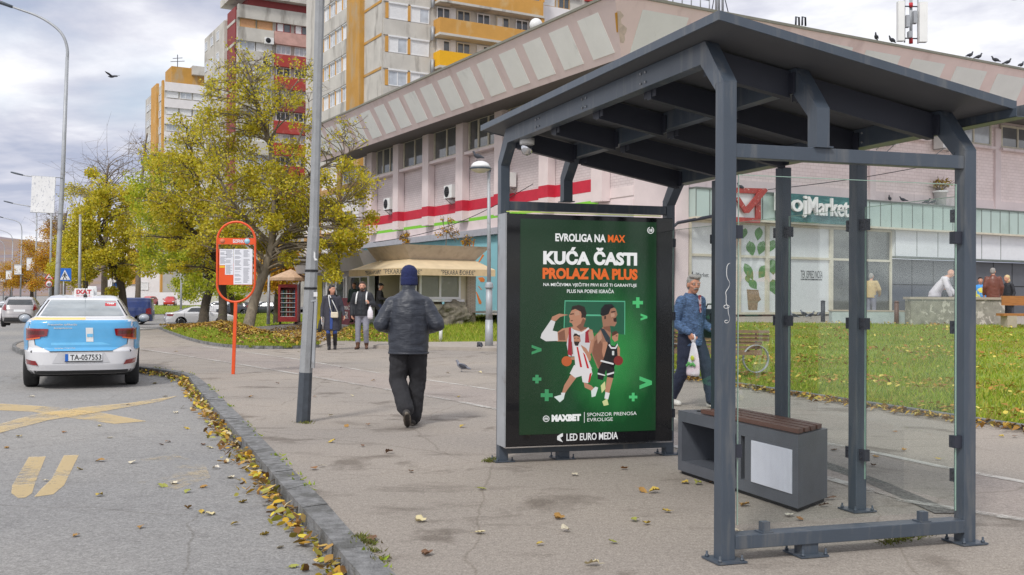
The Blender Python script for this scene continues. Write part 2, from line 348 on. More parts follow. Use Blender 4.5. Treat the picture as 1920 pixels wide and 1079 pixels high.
# ================================================================== SETTING: ground, pavement, kerb, lawns
RZ = -0.10
def _ss(t): t = min(max(t, 0), 1); return t*t*(3-2*t)
def GZ(x, y):                # the side street dips away beyond the pavement corner, then climbs again
    d = -.65*_ss((y-42)/26)+.47*_ss((y-118)/50); return RZ+d*_ss((-x-9)/8)
def GR(px, py):
    d = ray(px, py); Y = 20.
    for _ in range(60):
        z = GZ(d.x*Y, Y); Y = .5*Y+.5*(z-CAMH)/d.z
    return Vector((d.x*Y, Y, GZ(d.x*Y, Y)))
def V2(p): return (p.x, p.y)
def lerp(a, b, t): return a+(b-a)*t
def asphalt(name, c, c2, fine=160., patch=.9, bump=.5, tint=None, speck=None, speckpos=(.55, .75), stain=.35):
    mt = bpy.data.materials.new(name); mt.use_nodes = True; t = mt.node_tree; b = t.nodes['Principled BSDF']; b.inputs['Roughness'].default_value = .85; b.inputs['Specular IOR Level'].default_value = .3
    g = nn(t, 'ShaderNodeNewGeometry')
    nf = nn(t, 'ShaderNodeTexNoise', i_Scale=fine, i_Detail=5., i_Roughness=.85); t.links.new(g.outputs['Position'], nf.inputs['Vector'])
    r1 = nn(t, 'ShaderNodeValToRGB'); t.links.new(nf.outputs[0], r1.inputs[0]); r1.color_ramp.elements[0].position = .3; r1.color_ramp.elements[1].position = .72
    r1.color_ramp.elements[0].color = c4([x*.45 for x in c]); r1.color_ramp.elements[1].color = c4([x*1.55 for x in c])
    npt = nn(t, 'ShaderNodeTexNoise', i_Scale=patch, i_Detail=8., i_Roughness=.6, i_Distortion=.4); t.links.new(g.outputs['Position'], npt.inputs['Vector'])
    r2 = nn(t, 'ShaderNodeValToRGB'); t.links.new(npt.outputs[0], r2.inputs[0]); r2.color_ramp.elements[0].position = speckpos[0]; r2.color_ramp.elements[1].position = speckpos[1]
    r2.color_ramp.elements[0].color = (1,1,1,1); r2.color_ramp.elements[1].color = c4(c2)
    m1 = nn(t, 'ShaderNodeMix', data_type='RGBA', blend_type='MULTIPLY', i_0=1.); t.links.new(r1.outputs[0], m1.inputs[6]); t.links.new(r2.outputs[0], m1.inputs[7]); out = m1.outputs[2]
    nl = nn(t, 'ShaderNodeTexNoise', i_Scale=.22, i_Detail=5.); t.links.new(g.outputs['Position'], nl.inputs['Vector'])
    r3 = nn(t, 'ShaderNodeValToRGB'); t.links.new(nl.outputs[0], r3.inputs[0]); r3.color_ramp.elements[0].position = .35; r3.color_ramp.elements[1].position = .68
    r3.color_ramp.elements[0].color = (.86, .87, .89, 1); r3.color_ramp.elements[1].color = (1.1, 1.08, 1.05, 1)
    m2 = nn(t, 'ShaderNodeMix', data_type='RGBA', blend_type='MULTIPLY', i_0=1.); t.links.new(out, m2.inputs[6]); t.links.new(r3.outputs[0], m2.inputs[7]); out = m2.outputs[2]
    # tar cracks
    vo = nn(t, 'ShaderNodeTexVoronoi', feature='DISTANCE_TO_EDGE', i_Scale=.42)
    ndn = nn(t, 'ShaderNodeTexNoise', i_Scale=1.7, i_Detail=6.); t.links.new(g.outputs['Position'], ndn.inputs['Vector'])
    mxv = nn(t, 'ShaderNodeMix', data_type='RGBA', i_0=.16); t.links.new(g.outputs['Position'], mxv.inputs[6]); t.links.new(ndn.outputs[1], mxv.inputs[7]); t.links.new(mxv.outputs[2], vo.inputs['Vector'])
    r4 = nn(t, 'ShaderNodeValToRGB'); t.links.new(vo.outputs[0], r4.inputs[0]); r4.color_ramp.elements[0].position = .0; r4.color_ramp.elements[1].position = .003
    r4.color_ramp.elements[0].color = (.72, .70, .67, 1)
    m3 = nn(t, 'ShaderNodeMix', data_type='RGBA', blend_type='MULTIPLY', i_0=.8); t.links.new(out, m3.inputs[6]); t.links.new(r4.outputs[0], m3.inputs[7]); out = m3.outputs[2]
    ng = nn(t, 'ShaderNodeTexNoise', i_Scale=26., i_Detail=6., i_Roughness=.8); t.links.new(g.outputs['Position'], ng.inputs['Vector'])
    r5 = nn(t, 'ShaderNodeValToRGB'); t.links.new(ng.outputs[0], r5.inputs[0]); r5.color_ramp.elements[0].position = .36; r5.color_ramp.elements[1].position = .66
    r5.color_ramp.elements[0].color = (.78, .775, .77, 1); r5.color_ramp.elements[1].color = (1.14, 1.14, 1.13, 1)
    m5 = nn(t, 'ShaderNodeMix', data_type='RGBA', blend_type='MULTIPLY', i_0=1.); t.links.new(out, m5.inputs[6]); t.links.new(r5.outputs[0], m5.inputs[7]); out = m5.outputs[2]
    mps = nn(t, 'ShaderNodeMapping', i_Scale=(.9, 2.4, 1)); t.links.new(g.outputs['Position'], mps.inputs[0])
    nst = nn(t, 'ShaderNodeTexNoise', i_Scale=1.1, i_Detail=9., i_Roughness=.68); t.links.new(mps.outputs[0], nst.inputs['Vector'])
    r6 = nn(t, 'ShaderNodeValToRGB'); t.links.new(nst.outputs[0], r6.inputs[0]); r6.color_ramp.elements[0].position = .30; r6.color_ramp.elements[1].position = .44
    r6.color_ramp.elements[0].color = (.66, .645, .63, 1); r6.color_ramp.elements[1].color = (1, 1, 1, 1)
    m6 = nn(t, 'ShaderNodeMix', data_type='RGBA', blend_type='MULTIPLY', i_0=stain); t.links.new(out, m6.inputs[6]); t.links.new(r6.outputs[0], m6.inputs[7]); out = m6.outputs[2]
    t.links.new(out, b.inputs['Base Color'])
    bp = nn(t, 'ShaderNodeBump', i_Strength=bump, i_Distance=.008); t.links.new(nf.outputs[0], bp.inputs['Height']); t.links.new(bp.outputs[0], b.inputs['Normal'])
    return mt
M['road'] = asphalt('road_asphalt', (.315, .308, .302), (.84, .84, .84), 75., 1.6, .7)
M['pave'] = asphalt('pavement_asphalt', (.366, .326, .288), (.60, .58, .56), 80., 1.15, .7, speckpos=(.57, .66), stain=1.)
M['cycle'] = asphalt('cycle_lane', (.365, .318, .288), (.72, .70, .69), 110., 1.3, .4, speckpos=(.56, .7), stain=.9)
M['conc'] = mat('kerb_stone', (.205, .205, .206), .85, var=.4, scale=14., bump=.8, bscale=70, col2=(.115, .115, .11), c2pos=(.5, .62), c2scale=5.)
M['terr'] = mat('terrace_paving', (.36, .32, .28), .85, var=.12, scale=4.)
def worn(name, col, keep, al=.8):
    mt = bpy.data.materials.new(name); mt.use_nodes = True; t = mt.node_tree; b = t.nodes['Principled BSDF']; b.inputs['Roughness'].default_value = .8; b.inputs['Base Color'].default_value = c4(col)
    g = nn(t, 'ShaderNodeNewGeometry'); n = nn(t, 'ShaderNodeTexNoise', i_Scale=14., i_Detail=10., i_Roughness=.75); t.links.new(g.outputs['Position'], n.inputs['Vector'])
    n2 = nn(t, 'ShaderNodeTexNoise', i_Scale=1.6, i_Detail=4.); t.links.new(g.outputs['Position'], n2.inputs['Vector'])
    av = nn(t, 'ShaderNodeMath', operation='ADD'); t.links.new(n.outputs[0], av.inputs[0]); t.links.new(n2.outputs[0], av.inputs[1])
    r_ = nn(t, 'ShaderNodeMapRange', i_1=1.0-keep, i_2=1.25-keep, i_3=0., i_4=al); t.links.new(av.outputs[0], r_.inputs[0])
    tr = nn(t, 'ShaderNodeBsdfTransparent'); ms = nn(t, 'ShaderNodeMixShader'); t.links.new(r_.outputs[0], ms.inputs[0]); t.links.new(tr.outputs[0], ms.inputs[1]); t.links.new(b.outputs[0], ms.inputs[2])
    t.links.new(ms.outputs[0], t.nodes['Material Output'].inputs[0]); return mt
M['yline'] = worn('worn_yellow_paint', s2l(236, 206, 144), .24, .46); M['yfaint'] = worn('faint_yellow_paint', s2l(225, 200, 150), .05, .4)
M['wline'] = worn('worn_white_paint', (.60, .58, .54), .14, .7)
xs_ = [-900, -300, -120, -60, -40, -30, -24]+[-20+.75*i for i in range(18)]+[-5, 20, 100, 900]; ys_ = [-60, 0, 20, 36]+[40+2*i for i in range(70)]+[200, 300, 600, 1500]
tag(raw_obj('road', [(x, y, GZ(x, y)) for y in ys_ for x in xs_], [(j*len(xs_)+i, j*len(xs_)+i+1, (j+1)*len(xs_)+i+1, (j+1)*len(xs_)+i) for j in range(len(ys_)-1) for i in range(len(xs_)-1)], M['road']), kind='structure')
# pavement outline (kerb inner edge) then round the corner into the side street
inn = [G(*q) for q in [(736,1077),(661,1004),(609,942),(560,895),(500,833),(437,768),(400,732),(372,708),(352,699)]]
out_ = [G(*q) for q in [(669,1077),(616,1010),(560,948),(525,907),(452,820),(405,770),(367,725),(355,708),(346,702)]]
d0 = (inn[0]-inn[1]).normalized()
inn = [inn[0]+d0*7]+inn; out_ = [out_[0]+d0*7]+out_
tail = [G(*q) for q in [(300,694),(262,690),(150,677),(60,664),(30,655),(20,648),(34,640),(120,626),(262,619),(300,616)]]
def offset_in(a, b, c, w):
    d = (c-a).normalized(); n_ = Vector((-d.y, d.x, 0)); return b - n_*w
innall = inn + [Vector((p.x+(.15 if i > 3 else .02), p.y+(.2 if i < 4 else -.1), 0)) for i, p in enumerate(tail)]
outall = out_ + tail
rest = [G(440,616), G(520,610), G(600,601), Vector((-8, 75, 0)), Vector((70, 75, 0)), Vector((70, -2, 0))]
# smooth the kerb line
def chaikin(pts, it=2):
    for _ in range(it):
        q = [pts[0]]
        for i in range(len(pts)-1): q += [pts[i]*.75+pts[i+1]*.25, pts[i]*.25+pts[i+1]*.75]
        pts = q+[pts[-1]]
    return pts
innall = chaikin(innall); outall = chaikin(outall)
mb = MB(); mb.poly([Vector((p.x, p.y, 0)) for p in innall+rest][::-1]); pv = struct('pavement', mb, M['pave'])
if pv.data.polygons[0].normal.z < 0: pv.data.flip_normals()
import bmesh
bm = bmesh.new(); bm.from_mesh(pv.data); bmesh.ops.triangulate(bm, faces=bm.faces[:]); bm.to_mesh(pv.data); bm.free()
mb = MB(); n = len(innall); acc = 0
for i in range(n-1):
    a, b, c, d = outall[i], outall[i+1], innall[i+1], innall[i]
    z1 = .012+.006*mnoise.noise(Vector((i*.9, 0, 0)))
    mb.add([(a.x,a.y,z1),(b.x,b.y,z1),(c.x,c.y,z1),(d.x,d.y,z1),(a.x,a.y,RZ-.05),(b.x,b.y,RZ-.05),(c.x,c.y,RZ-.05),(d.x,d.y,RZ-.05)],
           [(0,1,2,3),(0,4,5,1),(2,6,7,3)])
kb = struct('kerb', mb, M['conc'])
bm = bmesh.new(); bm.from_mesh(kb.data); bmesh.ops.recalc_face_normals(bm, faces=bm.faces[:]); bm.to_mesh(kb.data); bm.free()
def strip(name, pts, w, z, mt):
    mb = MB(); pts = [Vector((p.x, p.y, z)) for p in pts]
    for i in range(len(pts)-1):
        a, b = pts[i], pts[i+1]; d = (b-a).normalized(); n_ = Vector((-d.y, d.x, 0))*w/2
        mb.poly([a-n_, b-n_, b+n_, a+n_])
    return tag(mb.build(name, mt), kind='structure')
la = [G(*q) for q in [(262,655),(437,682),(562,703),(700,727),(860,754)]]+[G(*q) for q in [(1555,899),(1622,919),(1697,941),(1783,955)]]
lb = [G(*q) for q in [(380,650),(553,674),(700,699),(860,722)]]+[G(*q) for q in [(1555,834),(1653,853),(1769,878),(1894,901)]]
la.append(la[-1]+(la[-1]-la[-2])*4); lb.append(lb[-1]+(lb[-1]-lb[-2])*5)
mb = MB()
nA = [la[0].lerp(la[-1], i/20) for i in range(21)]; nB = [lb[0].lerp(lb[-1], i/20) for i in range(21)]
mb = MB()
mb.poly([Vector((p.x, p.y, .004)) for p in la[::-1]+lb][::-1])
cl = tag(mb.build('cycle_path', M['cycle']), kind='structure')
if cl.data.polygons[0].normal.z < 0: cl.data.flip_normals()
bm = bmesh.new(); bm.from_mesh(cl.data); bmesh.ops.triangulate(bm, faces=bm.faces[:]); bm.to_mesh(cl.data); bm.free()
strip('pavement_line', la, .10, .009, M['wline']); strip('pavement_line', lb, .10, .009, M['wline'])
def mark(name, pxs, mt, z=RZ+.005):
    mb = MB(); mb.poly([G(x, y, z) for x, y in pxs]); o = tag(mb.build(name, mt), kind='structure')
    bm = bmesh.new(); bm.from_mesh(o.data); bmesh.ops.triangulate(bm, faces=bm.faces[:]); bm.to_mesh(o.data); bm.free(); return o
mark('road_marking', [(54,857),(86,856),(66,905),(60,925),(48,933),(34,934),(21,925),(23,910)], M['yline'])
mark('road_marking', [(120,854),(148,853),(120,910),(100,927),(64,932),(77,917),(97,898)], M['yline'])
mark('road_marking', [(-40,755),(20,758),(110,764),(180,772),(275,790),(215,795),(120,782),(60,772),(-40,768)], M['yline'])
mark('road_marking', [(-40,806),(60,778),(150,764),(240,756),(335,742),(300,753),(190,772),(90,788),(-40,822)], M['yline'], RZ+.009)
mark('road_marking', [(262,862),(330,852),(385,872),(395,895),(330,918),(255,905),(320,893),(345,880)], M['yfaint'])
mark('road_marking', [(250,612),(285,620),(262,624),(240,618)], M['wline'])
# ---- lawns
M['soil'] = mat('lawn_turf', s2l(124, 142, 48), .95, var=.35, scale=1.3, bump=.5, bscale=25, col2=s2l(150, 128, 70), c2pos=(.52, .64), c2scale=.8, coords='Object')
M['blade'] = island_mat('grass_blade_colours', [s2l(102,128,36), s2l(138,162,46), s2l(170,184,62), s2l(122,146,40), s2l(186,182,84), s2l(158,150,74)], .7, .3)
def bary_patch(A, B, C, D, nu, nv, zf, name, mt):     # A->B near edge, D->C far edge
    V = []; F = []
    for j in range(nv+1):
        for i in range(nu+1):
            u, v = i/nu, j/nv; p = A.lerp(B, u).lerp(D.lerp(C, u), v)
            V.append((p.x, p.y, zf(u, v)+.03*mnoise.noise(Vector((p.x*.7, p.y*.7, 0)))))
    for j in range(nv):
        for i in range(nu): a = j*(nu+1)+i; F.append((a, a+1, a+nu+2, a+nu+1))
    return tag(raw_obj(name, V, F, mt, smooth=True), kind='structure')
def blades(name, fn, n, hmin, hmax, w, mt, lean=.5):
    uv = rng.random((n, 2)); base = np.array([fn(u, v) for u, v in uv]); th = rng.random(n)*6.283; h = hmin+(hmax-hmin)*rng.random(n)
    d = np.stack([np.cos(th), np.sin(th), np.zeros(n)], 1); ln = rng.normal(0, lean, (n, 2))
    V = np.empty((n, 3, 3)); V[:, 0] = base-d*w/2; V[:, 1] = base+d*w/2; V[:, 2] = base; V[:, 2, 2] += h; V[:, 2, 0] += ln[:, 0]*h; V[:, 2, 1] += ln[:, 1]*h
    V[:, :2, 2] -= .01
    return tag(raw_obj(name, V.reshape(-1, 3), np.arange(n*3).reshape(-1, 3), mt), kind='stuff')
def leafmesh(pts, size, tilt, sd=0):
    """arrays of small folded leaves lying about the given points"""
    n = len(pts); sz = size[0]+(size[1]-size[0])*rng.random(n); th = rng.random(n)*6.283
    a = np.stack([np.cos(th), np.sin(th), np.zeros(n)], 1); b = np.stack([-np.sin(th), np.cos(th), np.zeros(n)], 1)
    t1 = rng.normal(0, tilt, n); t2 = rng.normal(0, tilt, n); up = np.array([0, 0, 1.])
    a = a*np.cos(t1)[:, None]+up*np.sin(t1)[:, None]; b = b*np.cos(t2)[:, None]+up*np.sin(t2)[:, None]
    c = np.asarray(pts); s = sz[:, None]; fold = (.08+.25*rng.random(n))[:, None]
    V = np.empty((n, 4, 3)); V[:, 0] = c-a*s*.5; V[:, 1] = c+b*s*.33+up*s*fold; V[:, 2] = c+a*s*.5; V[:, 3] = c-b*s*.33+up*s*fold
    k = np.arange(n)*4
    F = np.concatenate([np.stack([k, k+2, k+1], 1), np.stack([k, k+3, k+2], 1)])
    return V.reshape(-1, 3), F
M['lawnleaf'] = island_mat('lawn_leaf_colours', [s2l(214,196,90), s2l(222,204,110), s2l(196,160,70), s2l(150,112,58), s2l(170,128,60), s2l(190,160,70), s2l(176,130,64), s2l(140,100,54), s2l(160,112,60)], .7, .15)
def leaf6(pts, size, tilt):
    """rounder six-sided leaves, slightly cupped"""
    n = len(pts); s = (size[0]+(size[1]-size[0])*rng.random(n))[:, None]; th = rng.random(n)*6.283; up = np.array([0, 0, 1.])
    a = np.stack([np.cos(th), np.sin(th), np.zeros(n)], 1); b = np.stack([-np.sin(th), np.cos(th), np.zeros(n)], 1)
    t1 = rng.normal(0, tilt, n); t2 = rng.normal(0, tilt, n); a = a*np.cos(t1)[:, None]+up*np.sin(t1)[:, None]; b = b*np.cos(t2)[:, None]+up*np.sin(t2)[:, None]
    c = np.asarray(pts); f = (.03+.16*rng.random(n))[:, None]; w = (.26+.12*rng.random(n))[:, None]; V = np.empty((n, 8, 3))
    nr = np.cross(a, b)
    for i, (p, q, h) in enumerate([(-.5,0,.4), (-.28,.8,1), (.02,1,1.1), (.3,.6,.7), (.52,0,.5), (.3,-.6,.6), (.02,-1,1.), (-.28,-.8,.9)]): V[:, i] = c+a*s*p+b*s*w*q+nr*s*f*h
    k = np.arange(n)*8
    F = np.concatenate([np.stack([k, k+4, k+3, k+1], 1)*0+np.stack([k, k+4, k+2, k+1], 1), np.stack([k+2, k+4, k+3, k+2], 1)[:0], np.stack([k, k+7, k+6, k+4], 1), np.stack([k+4, k+3, k+2, k+2], 1)[:0]])
    T = np.concatenate([F[:, [0, 1, 2]], F[:, [0, 2, 3]], np.stack([k+4, k+3, k+2], 1), np.stack([k+6, k+5, k+4], 1)])
    return V.reshape(-1, 3), T
LA, LB = G(1230,700), G(2300,862)
LC, LD = G(2300,615,.65), G(1230,604,.65)
lz = lambda u, v: .02+.64*v**.9
bary_patch(LA, LB, LC, LD, 30, 30, lz, 'lawn', M['soil'])
lp = lambda u, v: (lambda p, z: (p.x, p.y, z))(LA.lerp(LB, u).lerp(LD.lerp(LC, u), v), lz(u, v))
blades('grass', lambda u, v: lp(u, v**1.35), 60000, .03, .085, .024, M['blade'])
pts = np.array([lp(rng.random(), rng.random()**1.25) for _ in range(7000)]); pts[:, 2] += .05+.03*rng.random(len(pts))
keep = np.array([mnoise.noise(Vector((p[0]*.55, p[1]*.55, 3))) > -.12+.4*rng.random() for p in pts])
V, F = leaf6(pts[keep], (.045, .10), .3); tag(raw_obj('fallen_leaves', V, F, M['lawnleaf']), kind='stuff')
mb = MB(); p0 = LA; d = (LB-LA).normalized(); nrm_ = Vector((-d.y, d.x, 0))
mb.fbox(LA-nrm_*.0+Vector((0,0,-.03)), LB-LA, -nrm_*.10, Vector((0,0,.085))); struct('lawn_kerb', mb, M['conc'])
pts = np.array([(lambda p: (p.x-nrm_.x*.0, p.y, .02+.03*random.random()))(LA.lerp(LB, random.random())-nrm_*(.1+abs(random.gauss(0, .16)))) for _ in range(900)])
V, F = leafmesh(pts, (.05, .11), .3); tag(raw_obj('fallen_leaves', V, F, M['litter']), kind='stuff')
# terrace in front of the shop
mb = MB(); mb.poly([(LD.x-3, LD.y+1.2, .66), (LC.x, LC.y-.2, .66), (70, 40, .8), (70, 70, .8), (3, 60, .8), (-2, 40, .8)][::-1]); t_ = struct('terrace', mb, M['terr'])
if t_.data.polygons[0].normal.z < 0: t_.data.flip_normals()
mb = MB(); mb.poly([(LD.x-3, LD.y+1.2, .66), (LC.x, LC.y-.2, .66), (LC.x, LC.y-.2, -.1), (LD.x-3, LD.y+1.2, -.1)]); struct('terrace_kerb', mb, M['conc'])
# grass by the bakery, raised path in front of it
GA, GB, GC, GD = G(628,640), G(960,645), P(960,600,44), P(660,606,44)
gz = lambda u, v: -.03+.09*min(1,v*6)+.5*v*u+.1*v
bary_patch(GA, GB, GC, GD, 12, 10, gz, 'bakery_lawn', M['soil'])
gp = lambda u, v: (lambda p, z: (p.x, p.y, z))(GA.lerp(GB, u).lerp(GD.lerp(GC, u), v), gz(u, v))
blades('grass', gp, 14000, .06, .17, .03, M['blade'])
pts = np.array([gp(.5*rng.random()**1.3, .5*rng.random()) for _ in range(700)]); pts[:, 2] += .1; V, F = leafmesh(pts, (.08, .15), .4); tag(raw_obj('fallen_leaves', V, F, M['litter']), kind='stuff')
mb = MB(); a, b, c, d = G(700,654), G(960,660), G(960,646), G(720,648)
mb.prism([Vector((q.x, q.y, -.02)) for q in (a, b, c, d)], (0, 0, .11)); struct('path', mb, M['terr'])
# island with the big tree, leaf heap
isl = [G(*q) for q in [(300,617),(322,626),(352,637),(382,645),(420,651),(470,654.5),(540,655),(596,652)]]
islf = [G(*q) for q in [(300,616),(360,615),(440,617),(480,626),(520,633),(556,640),(580,645),(597,650)]]
mb = MB(); ip = chaikin(isl)
n_i = 24
def poly_at(pl, t):
    t = t*(len(pl)-1); i = min(int(t), len(pl)-2); return pl[i].lerp(pl[i+1], t-i)
def isz(u, v): return .02+.03*min(1,u*5)+.25*math.exp(-((u-.34)/.13)**2)*math.sin(math.pi*v)**.5+.06*math.sin(math.pi*v)
V = []; F = []
for j in range(9):
    for i in range(n_i+1):
        p = poly_at(isl, i/n_i).lerp(poly_at(islf, i/n_i), j/8); V.append((p.x, p.y, isz(i/n_i, j/8)))
for j in range(8):
    for i in range(n_i): a = j*(n_i+1)+i; F.append((a, a+1, a+n_i+2, a+n_i+1))
tag(raw_obj('tree_island', V, F, M['soil'], smooth=True), kind='structure')
ipf = lambda u, v: (lambda p, z: (p.x, p.y, z))(poly_at(isl, u).lerp(poly_at(islf, u), v), isz(u, v))
blades('grass', lambda u, v: ipf(.05+.95*u, (v**1.5)*.97), 22000, .035, .095, .03, M['blade'])
pts = np.array([ipf(.08+.45*rng.random()**1.2, 1-.72*rng.random()**1.2) for _ in range(4600)]); pts[:, 2] += .06*rng.random(len(pts))+.03
V, F = leafmesh(pts, (.09, .17), .5); tag(raw_obj('leaf_heap', V, F, M['litter']), kind='stuff')
pts = np.array([ipf(rng.random(), rng.random()) for _ in range(900)]); pts[:, 2] += .1
V, F = leafmesh(pts, (.07, .14), .4); tag(raw_obj('fallen_leaves', V, F, M['litter']), kind='stuff')
mb = MB()
for i in range(len(ip)-1):
    mb.bar(Vector((ip[i].x, ip[i].y, .03)), Vector((ip[i+1].x, ip[i+1].y, .03)), .12, .1)
struct('island_kerb', mb, M['conc'])
# leafy path by the kiosk
mb = MB(); mb.poly([Vector((q.x, q.y, .012)) for q in (G(470,622), G(598,650), G(640,636), G(560,612))][::-1]); o = struct('leafy_path', mb, M['terr'])
if o.data.polygons[0].normal.z < 0: o.data.flip_normals()
A_, B_, C_, D_ = G(470,622), G(598,650), G(660,632), G(560,611)
pts = np.array([(lambda p: (p.x, p.y, .04))(A_.lerp(B_, rng.random()).lerp(D_.lerp(C_, rng.random()), rng.random())) for _ in range(1500)])
V, F = leafmesh(pts, (.07, .14), .35); tag(raw_obj('fallen_leaves', V, F, M['litter']), kind='stuff')
# verges beyond the side street
def flatgrass(name, pxs, n, z=.02):
    p = [GR(x, y) for x, y in pxs]; at_ = lambda u, v: p[0].lerp(p[1], u).lerp(p[3].lerp(p[2], u), v); zz = lambda u, v: (lambda q: GZ(q.x, q.y)+.06+z)(at_(u, v))
    bary_patch(*p, 24, 16, zz, name, M['soil'])
    blades('grass', lambda u, v: (lambda q: (q.x, q.y, zz(u, v)))(at_(u, v)), n, .1, .22, .07, M['blade'])
flatgrass('verge', [(436,611.5),(565,611),(600,592),(440,588)], 6000)
flatgrass('far_verge', [(150,590),(436,590),(436,574),(150,574)], 6000, .0)
# leaf drift in the gutter, moss along the kerb
gut = [];  mos = []
L_ = []
for i in range(len(outall)-1):
    a, b = outall[i], outall[i+1]; L_.append((b-a).length)
cum = np.cumsum([0]+L_); tot = cum[-1]
def along(pl, s):
    i = min(int(np.searchsorted(cum, s, 'right'))-1, len(pl)-2); return pl[i].lerp(pl[i+1], (s-cum[i])/max(L_[i], 1e-6)), (pl[i+1]-pl[i]).normalized()
smax = 26.5
for k in range(2100):
    s = 4+random.random()*(smax-4)
    p, d = along(outall, s); n_ = Vector((-d.y, d.x, 0))
    dens = .5+.5*mnoise.noise(Vector((s*1.1, 2, 0)))
    if random.random() > .35+.75*dens: continue
    w = abs(random.gauss(0, .05+.08*dens)); q = p+n_*(.01+w)
    gut.append((q.x, q.y, RZ+.012+.075*random.random()*math.exp(-w*6)))
V, F = leaf6(np.array(gut), (.04, .09), .5); tag(raw_obj('gutter_leaves', V, F, M['yellowleaf']), kind='stuff')
for k in range(420):
    s = 3+random.random()*22; p, d = along(innall, s); 
    if mnoise.noise(Vector((s*.8, 9, 0))) < .05: continue
    n_ = Vector((-d.y, d.x, 0)); q = p-n_*random.gauss(.0, .025); mos.append((q.x, q.y, .012))
mos = np.array(mos); n = len(mos)
V = np.empty((n, 3, 3)); th = rng.random(n)*6.28; d = np.stack([np.cos(th), np.sin(th), 0*th], 1)*.012
V[:, 0] = mos-d; V[:, 1] = mos+d; V[:, 2] = mos+np.stack([rng.normal(0, .02, n), rng.normal(0, .02, n), .012+.018*rng.random(n)], 1)
tag(raw_obj('moss', V.reshape(-1, 3), np.arange(3*n).reshape(-1, 3), M['blade']), kind='stuff')
tp = [along(outall, 30+i*.5)[0] for i in range(26)]
pts = np.array([(lambda q: (q.x+random.gauss(0, .5), q.y+random.gauss(0, .3), RZ+.03+.06*random.random()))(random.choice(tp)) for _ in range(900)])
# hills
M['hill'] = mat('hazy_hill_woods', s2l(128, 116, 120), .95, var=.25, scale=.02, col2=s2l(140, 118, 100), c2pos=(.45, .6), c2scale=.008)  # woodland brown with the distance haze put into its colour
V = []; F = []
nx_, ny_ = 60, 12
for j in range(ny_+1):
    for i in range(nx_+1):
        x = -1300+i*2600/nx_; y = 800+j*60; e_ = math.sin(math.pi*min(j/ny_, 1)*.5)
        hgt = (84+30*math.sin(x*.0045+.6)+16*mnoise.noise(Vector((x*.006, y*.003, 0)))+5*mnoise.noise(Vector((x*.03, y*.03, 0))))*(1 if x < 0 else max(.3, 1-x/900))
        V.append((x, y, RZ+hgt*e_))
for j in range(ny_):
    for i in range(nx_): a = j*(nx_+1)+i; F.append((a, a+1, a+nx_+2, a+nx_+1))
tag(raw_obj('hills', V, F, M['hill'], smooth=True), kind='structure')

# crumbling edge strip between shelter floor and cycle path, moss at the feet of the shelter
M['crumb'] = mat('crumbled_asphalt', (.15,.142,.132), .95, var=.6, scale=40., bump=1., bscale=60)
strip('pavement_edge', [G(*q) for q in [(1290,792),(1530,866),(1640,905),(1740,948),(1775,964)]], .16, .006, M['crumb'])
M['mossy'] = island_mat('moss_colours', [s2l(84,92,44), s2l(110,120,50), s2l(96,84,54), s2l(126,132,64)], .9)
def mossat(pxs, n, sp):
    b = np.array([(lambda p: (p.x+random.gauss(0, sp), p.y+random.gauss(0, sp), .002))(G(*random.choice(pxs))) for _ in range(n)]); th = rng.random(n)*6.28; d = np.stack([np.cos(th), np.sin(th), 0*th], 1)*.006
    V = np.empty((n, 3, 3)); V[:, 0] = b-d; V[:, 1] = b+d; V[:, 2] = b+np.stack([rng.normal(0,.015,n), rng.normal(0,.015,n), .008+.025*rng.random(n)], 1)
    tag(raw_obj('moss', V.reshape(-1,3), np.arange(3*n).reshape(-1,3), M['mossy']), kind='stuff')
mossat([(1660+8*i, 1020-2.2*i) for i in range(14)], 420, .03); mossat([(925,864),(918,866),(935,862)], 260, .03); mossat([(676,1008),(682,1014),(690,1020),(700,1035),(712,1052)], 260, .03); mossat([(568,792),(575,794)], 160, .04)
# ================================================================== BUS SHELTER
O = G(1353,1057); Bp = G(1808,1022); Cp = G(936,867)
uu = (Cp-O); SL = uu.length+.08; uu.normalize()
vv = (Bp-O); TL = vv.length+.08; vv.normalize()
ZV = Vector((0,0,1))
def S(s, t, z=0): return O+uu*s+vv*t+ZV*z
def sbox(mb, s0, s1, t0, t1, z0, z1, mi=0): mb.fbox(S(s0,t0,z0), uu*(s1-s0), vv*(t1-t0), ZV*(z1-z0), mi)
def t_at(px, s):     # where along the end line a photo column falls
    k = (px-CX)/FPX; a = S(s, 0); return (a.x-k*a.y)/(k*vv.y-vv.x)
sh = thing('bus_shelter', 'dark grey steel bus shelter with sloping roof and glass panes on the pavement', 'bus shelter', O, world=True)
SP = .08
zk = lambda t: 2.552-.19*t
stl = M['steel']
postpos = [(0,0),(0,TL-SP),(SL-SP,0),(SL-SP,TL-SP)]
def foot(mb, s, t, w=.17):
    sbox(mb, s+SP/2-w/2, s+SP/2+w/2, t+SP/2-w/2, t+SP/2+w/2, .004, .014)
    for a in (-1, 1):
        for b in (-1, 1):
            c = S(s+SP/2+a*w*.38, t+SP/2+b*w*.38, .014); mb.lathe(c, [(.011,0),(.011,.012),(.006,.012),(.006,.03)], n=6)
for s, t in postpos:
    mb = MB(); sbox(mb, s, s+SP, t, t+SP, .012, zk(t)); p = mb.build('post', stl, sh, .004)
    f = MB(); foot(f, s, t); f.build('base_plate', stl, p)
backpos = [SL*.267-.02, SL*.5-.02, SL*.75-.02]
for s in backpos:
    mb = MB(); sbox(mb, s, s+SP, TL-SP, TL, .012, zk(TL)+.12); p = mb.build('post', stl, sh, .004)
    f = MB(); foot(f, s, TL-SP); f.build('base_plate', stl, p)
tmid = t_at(1522, .04)
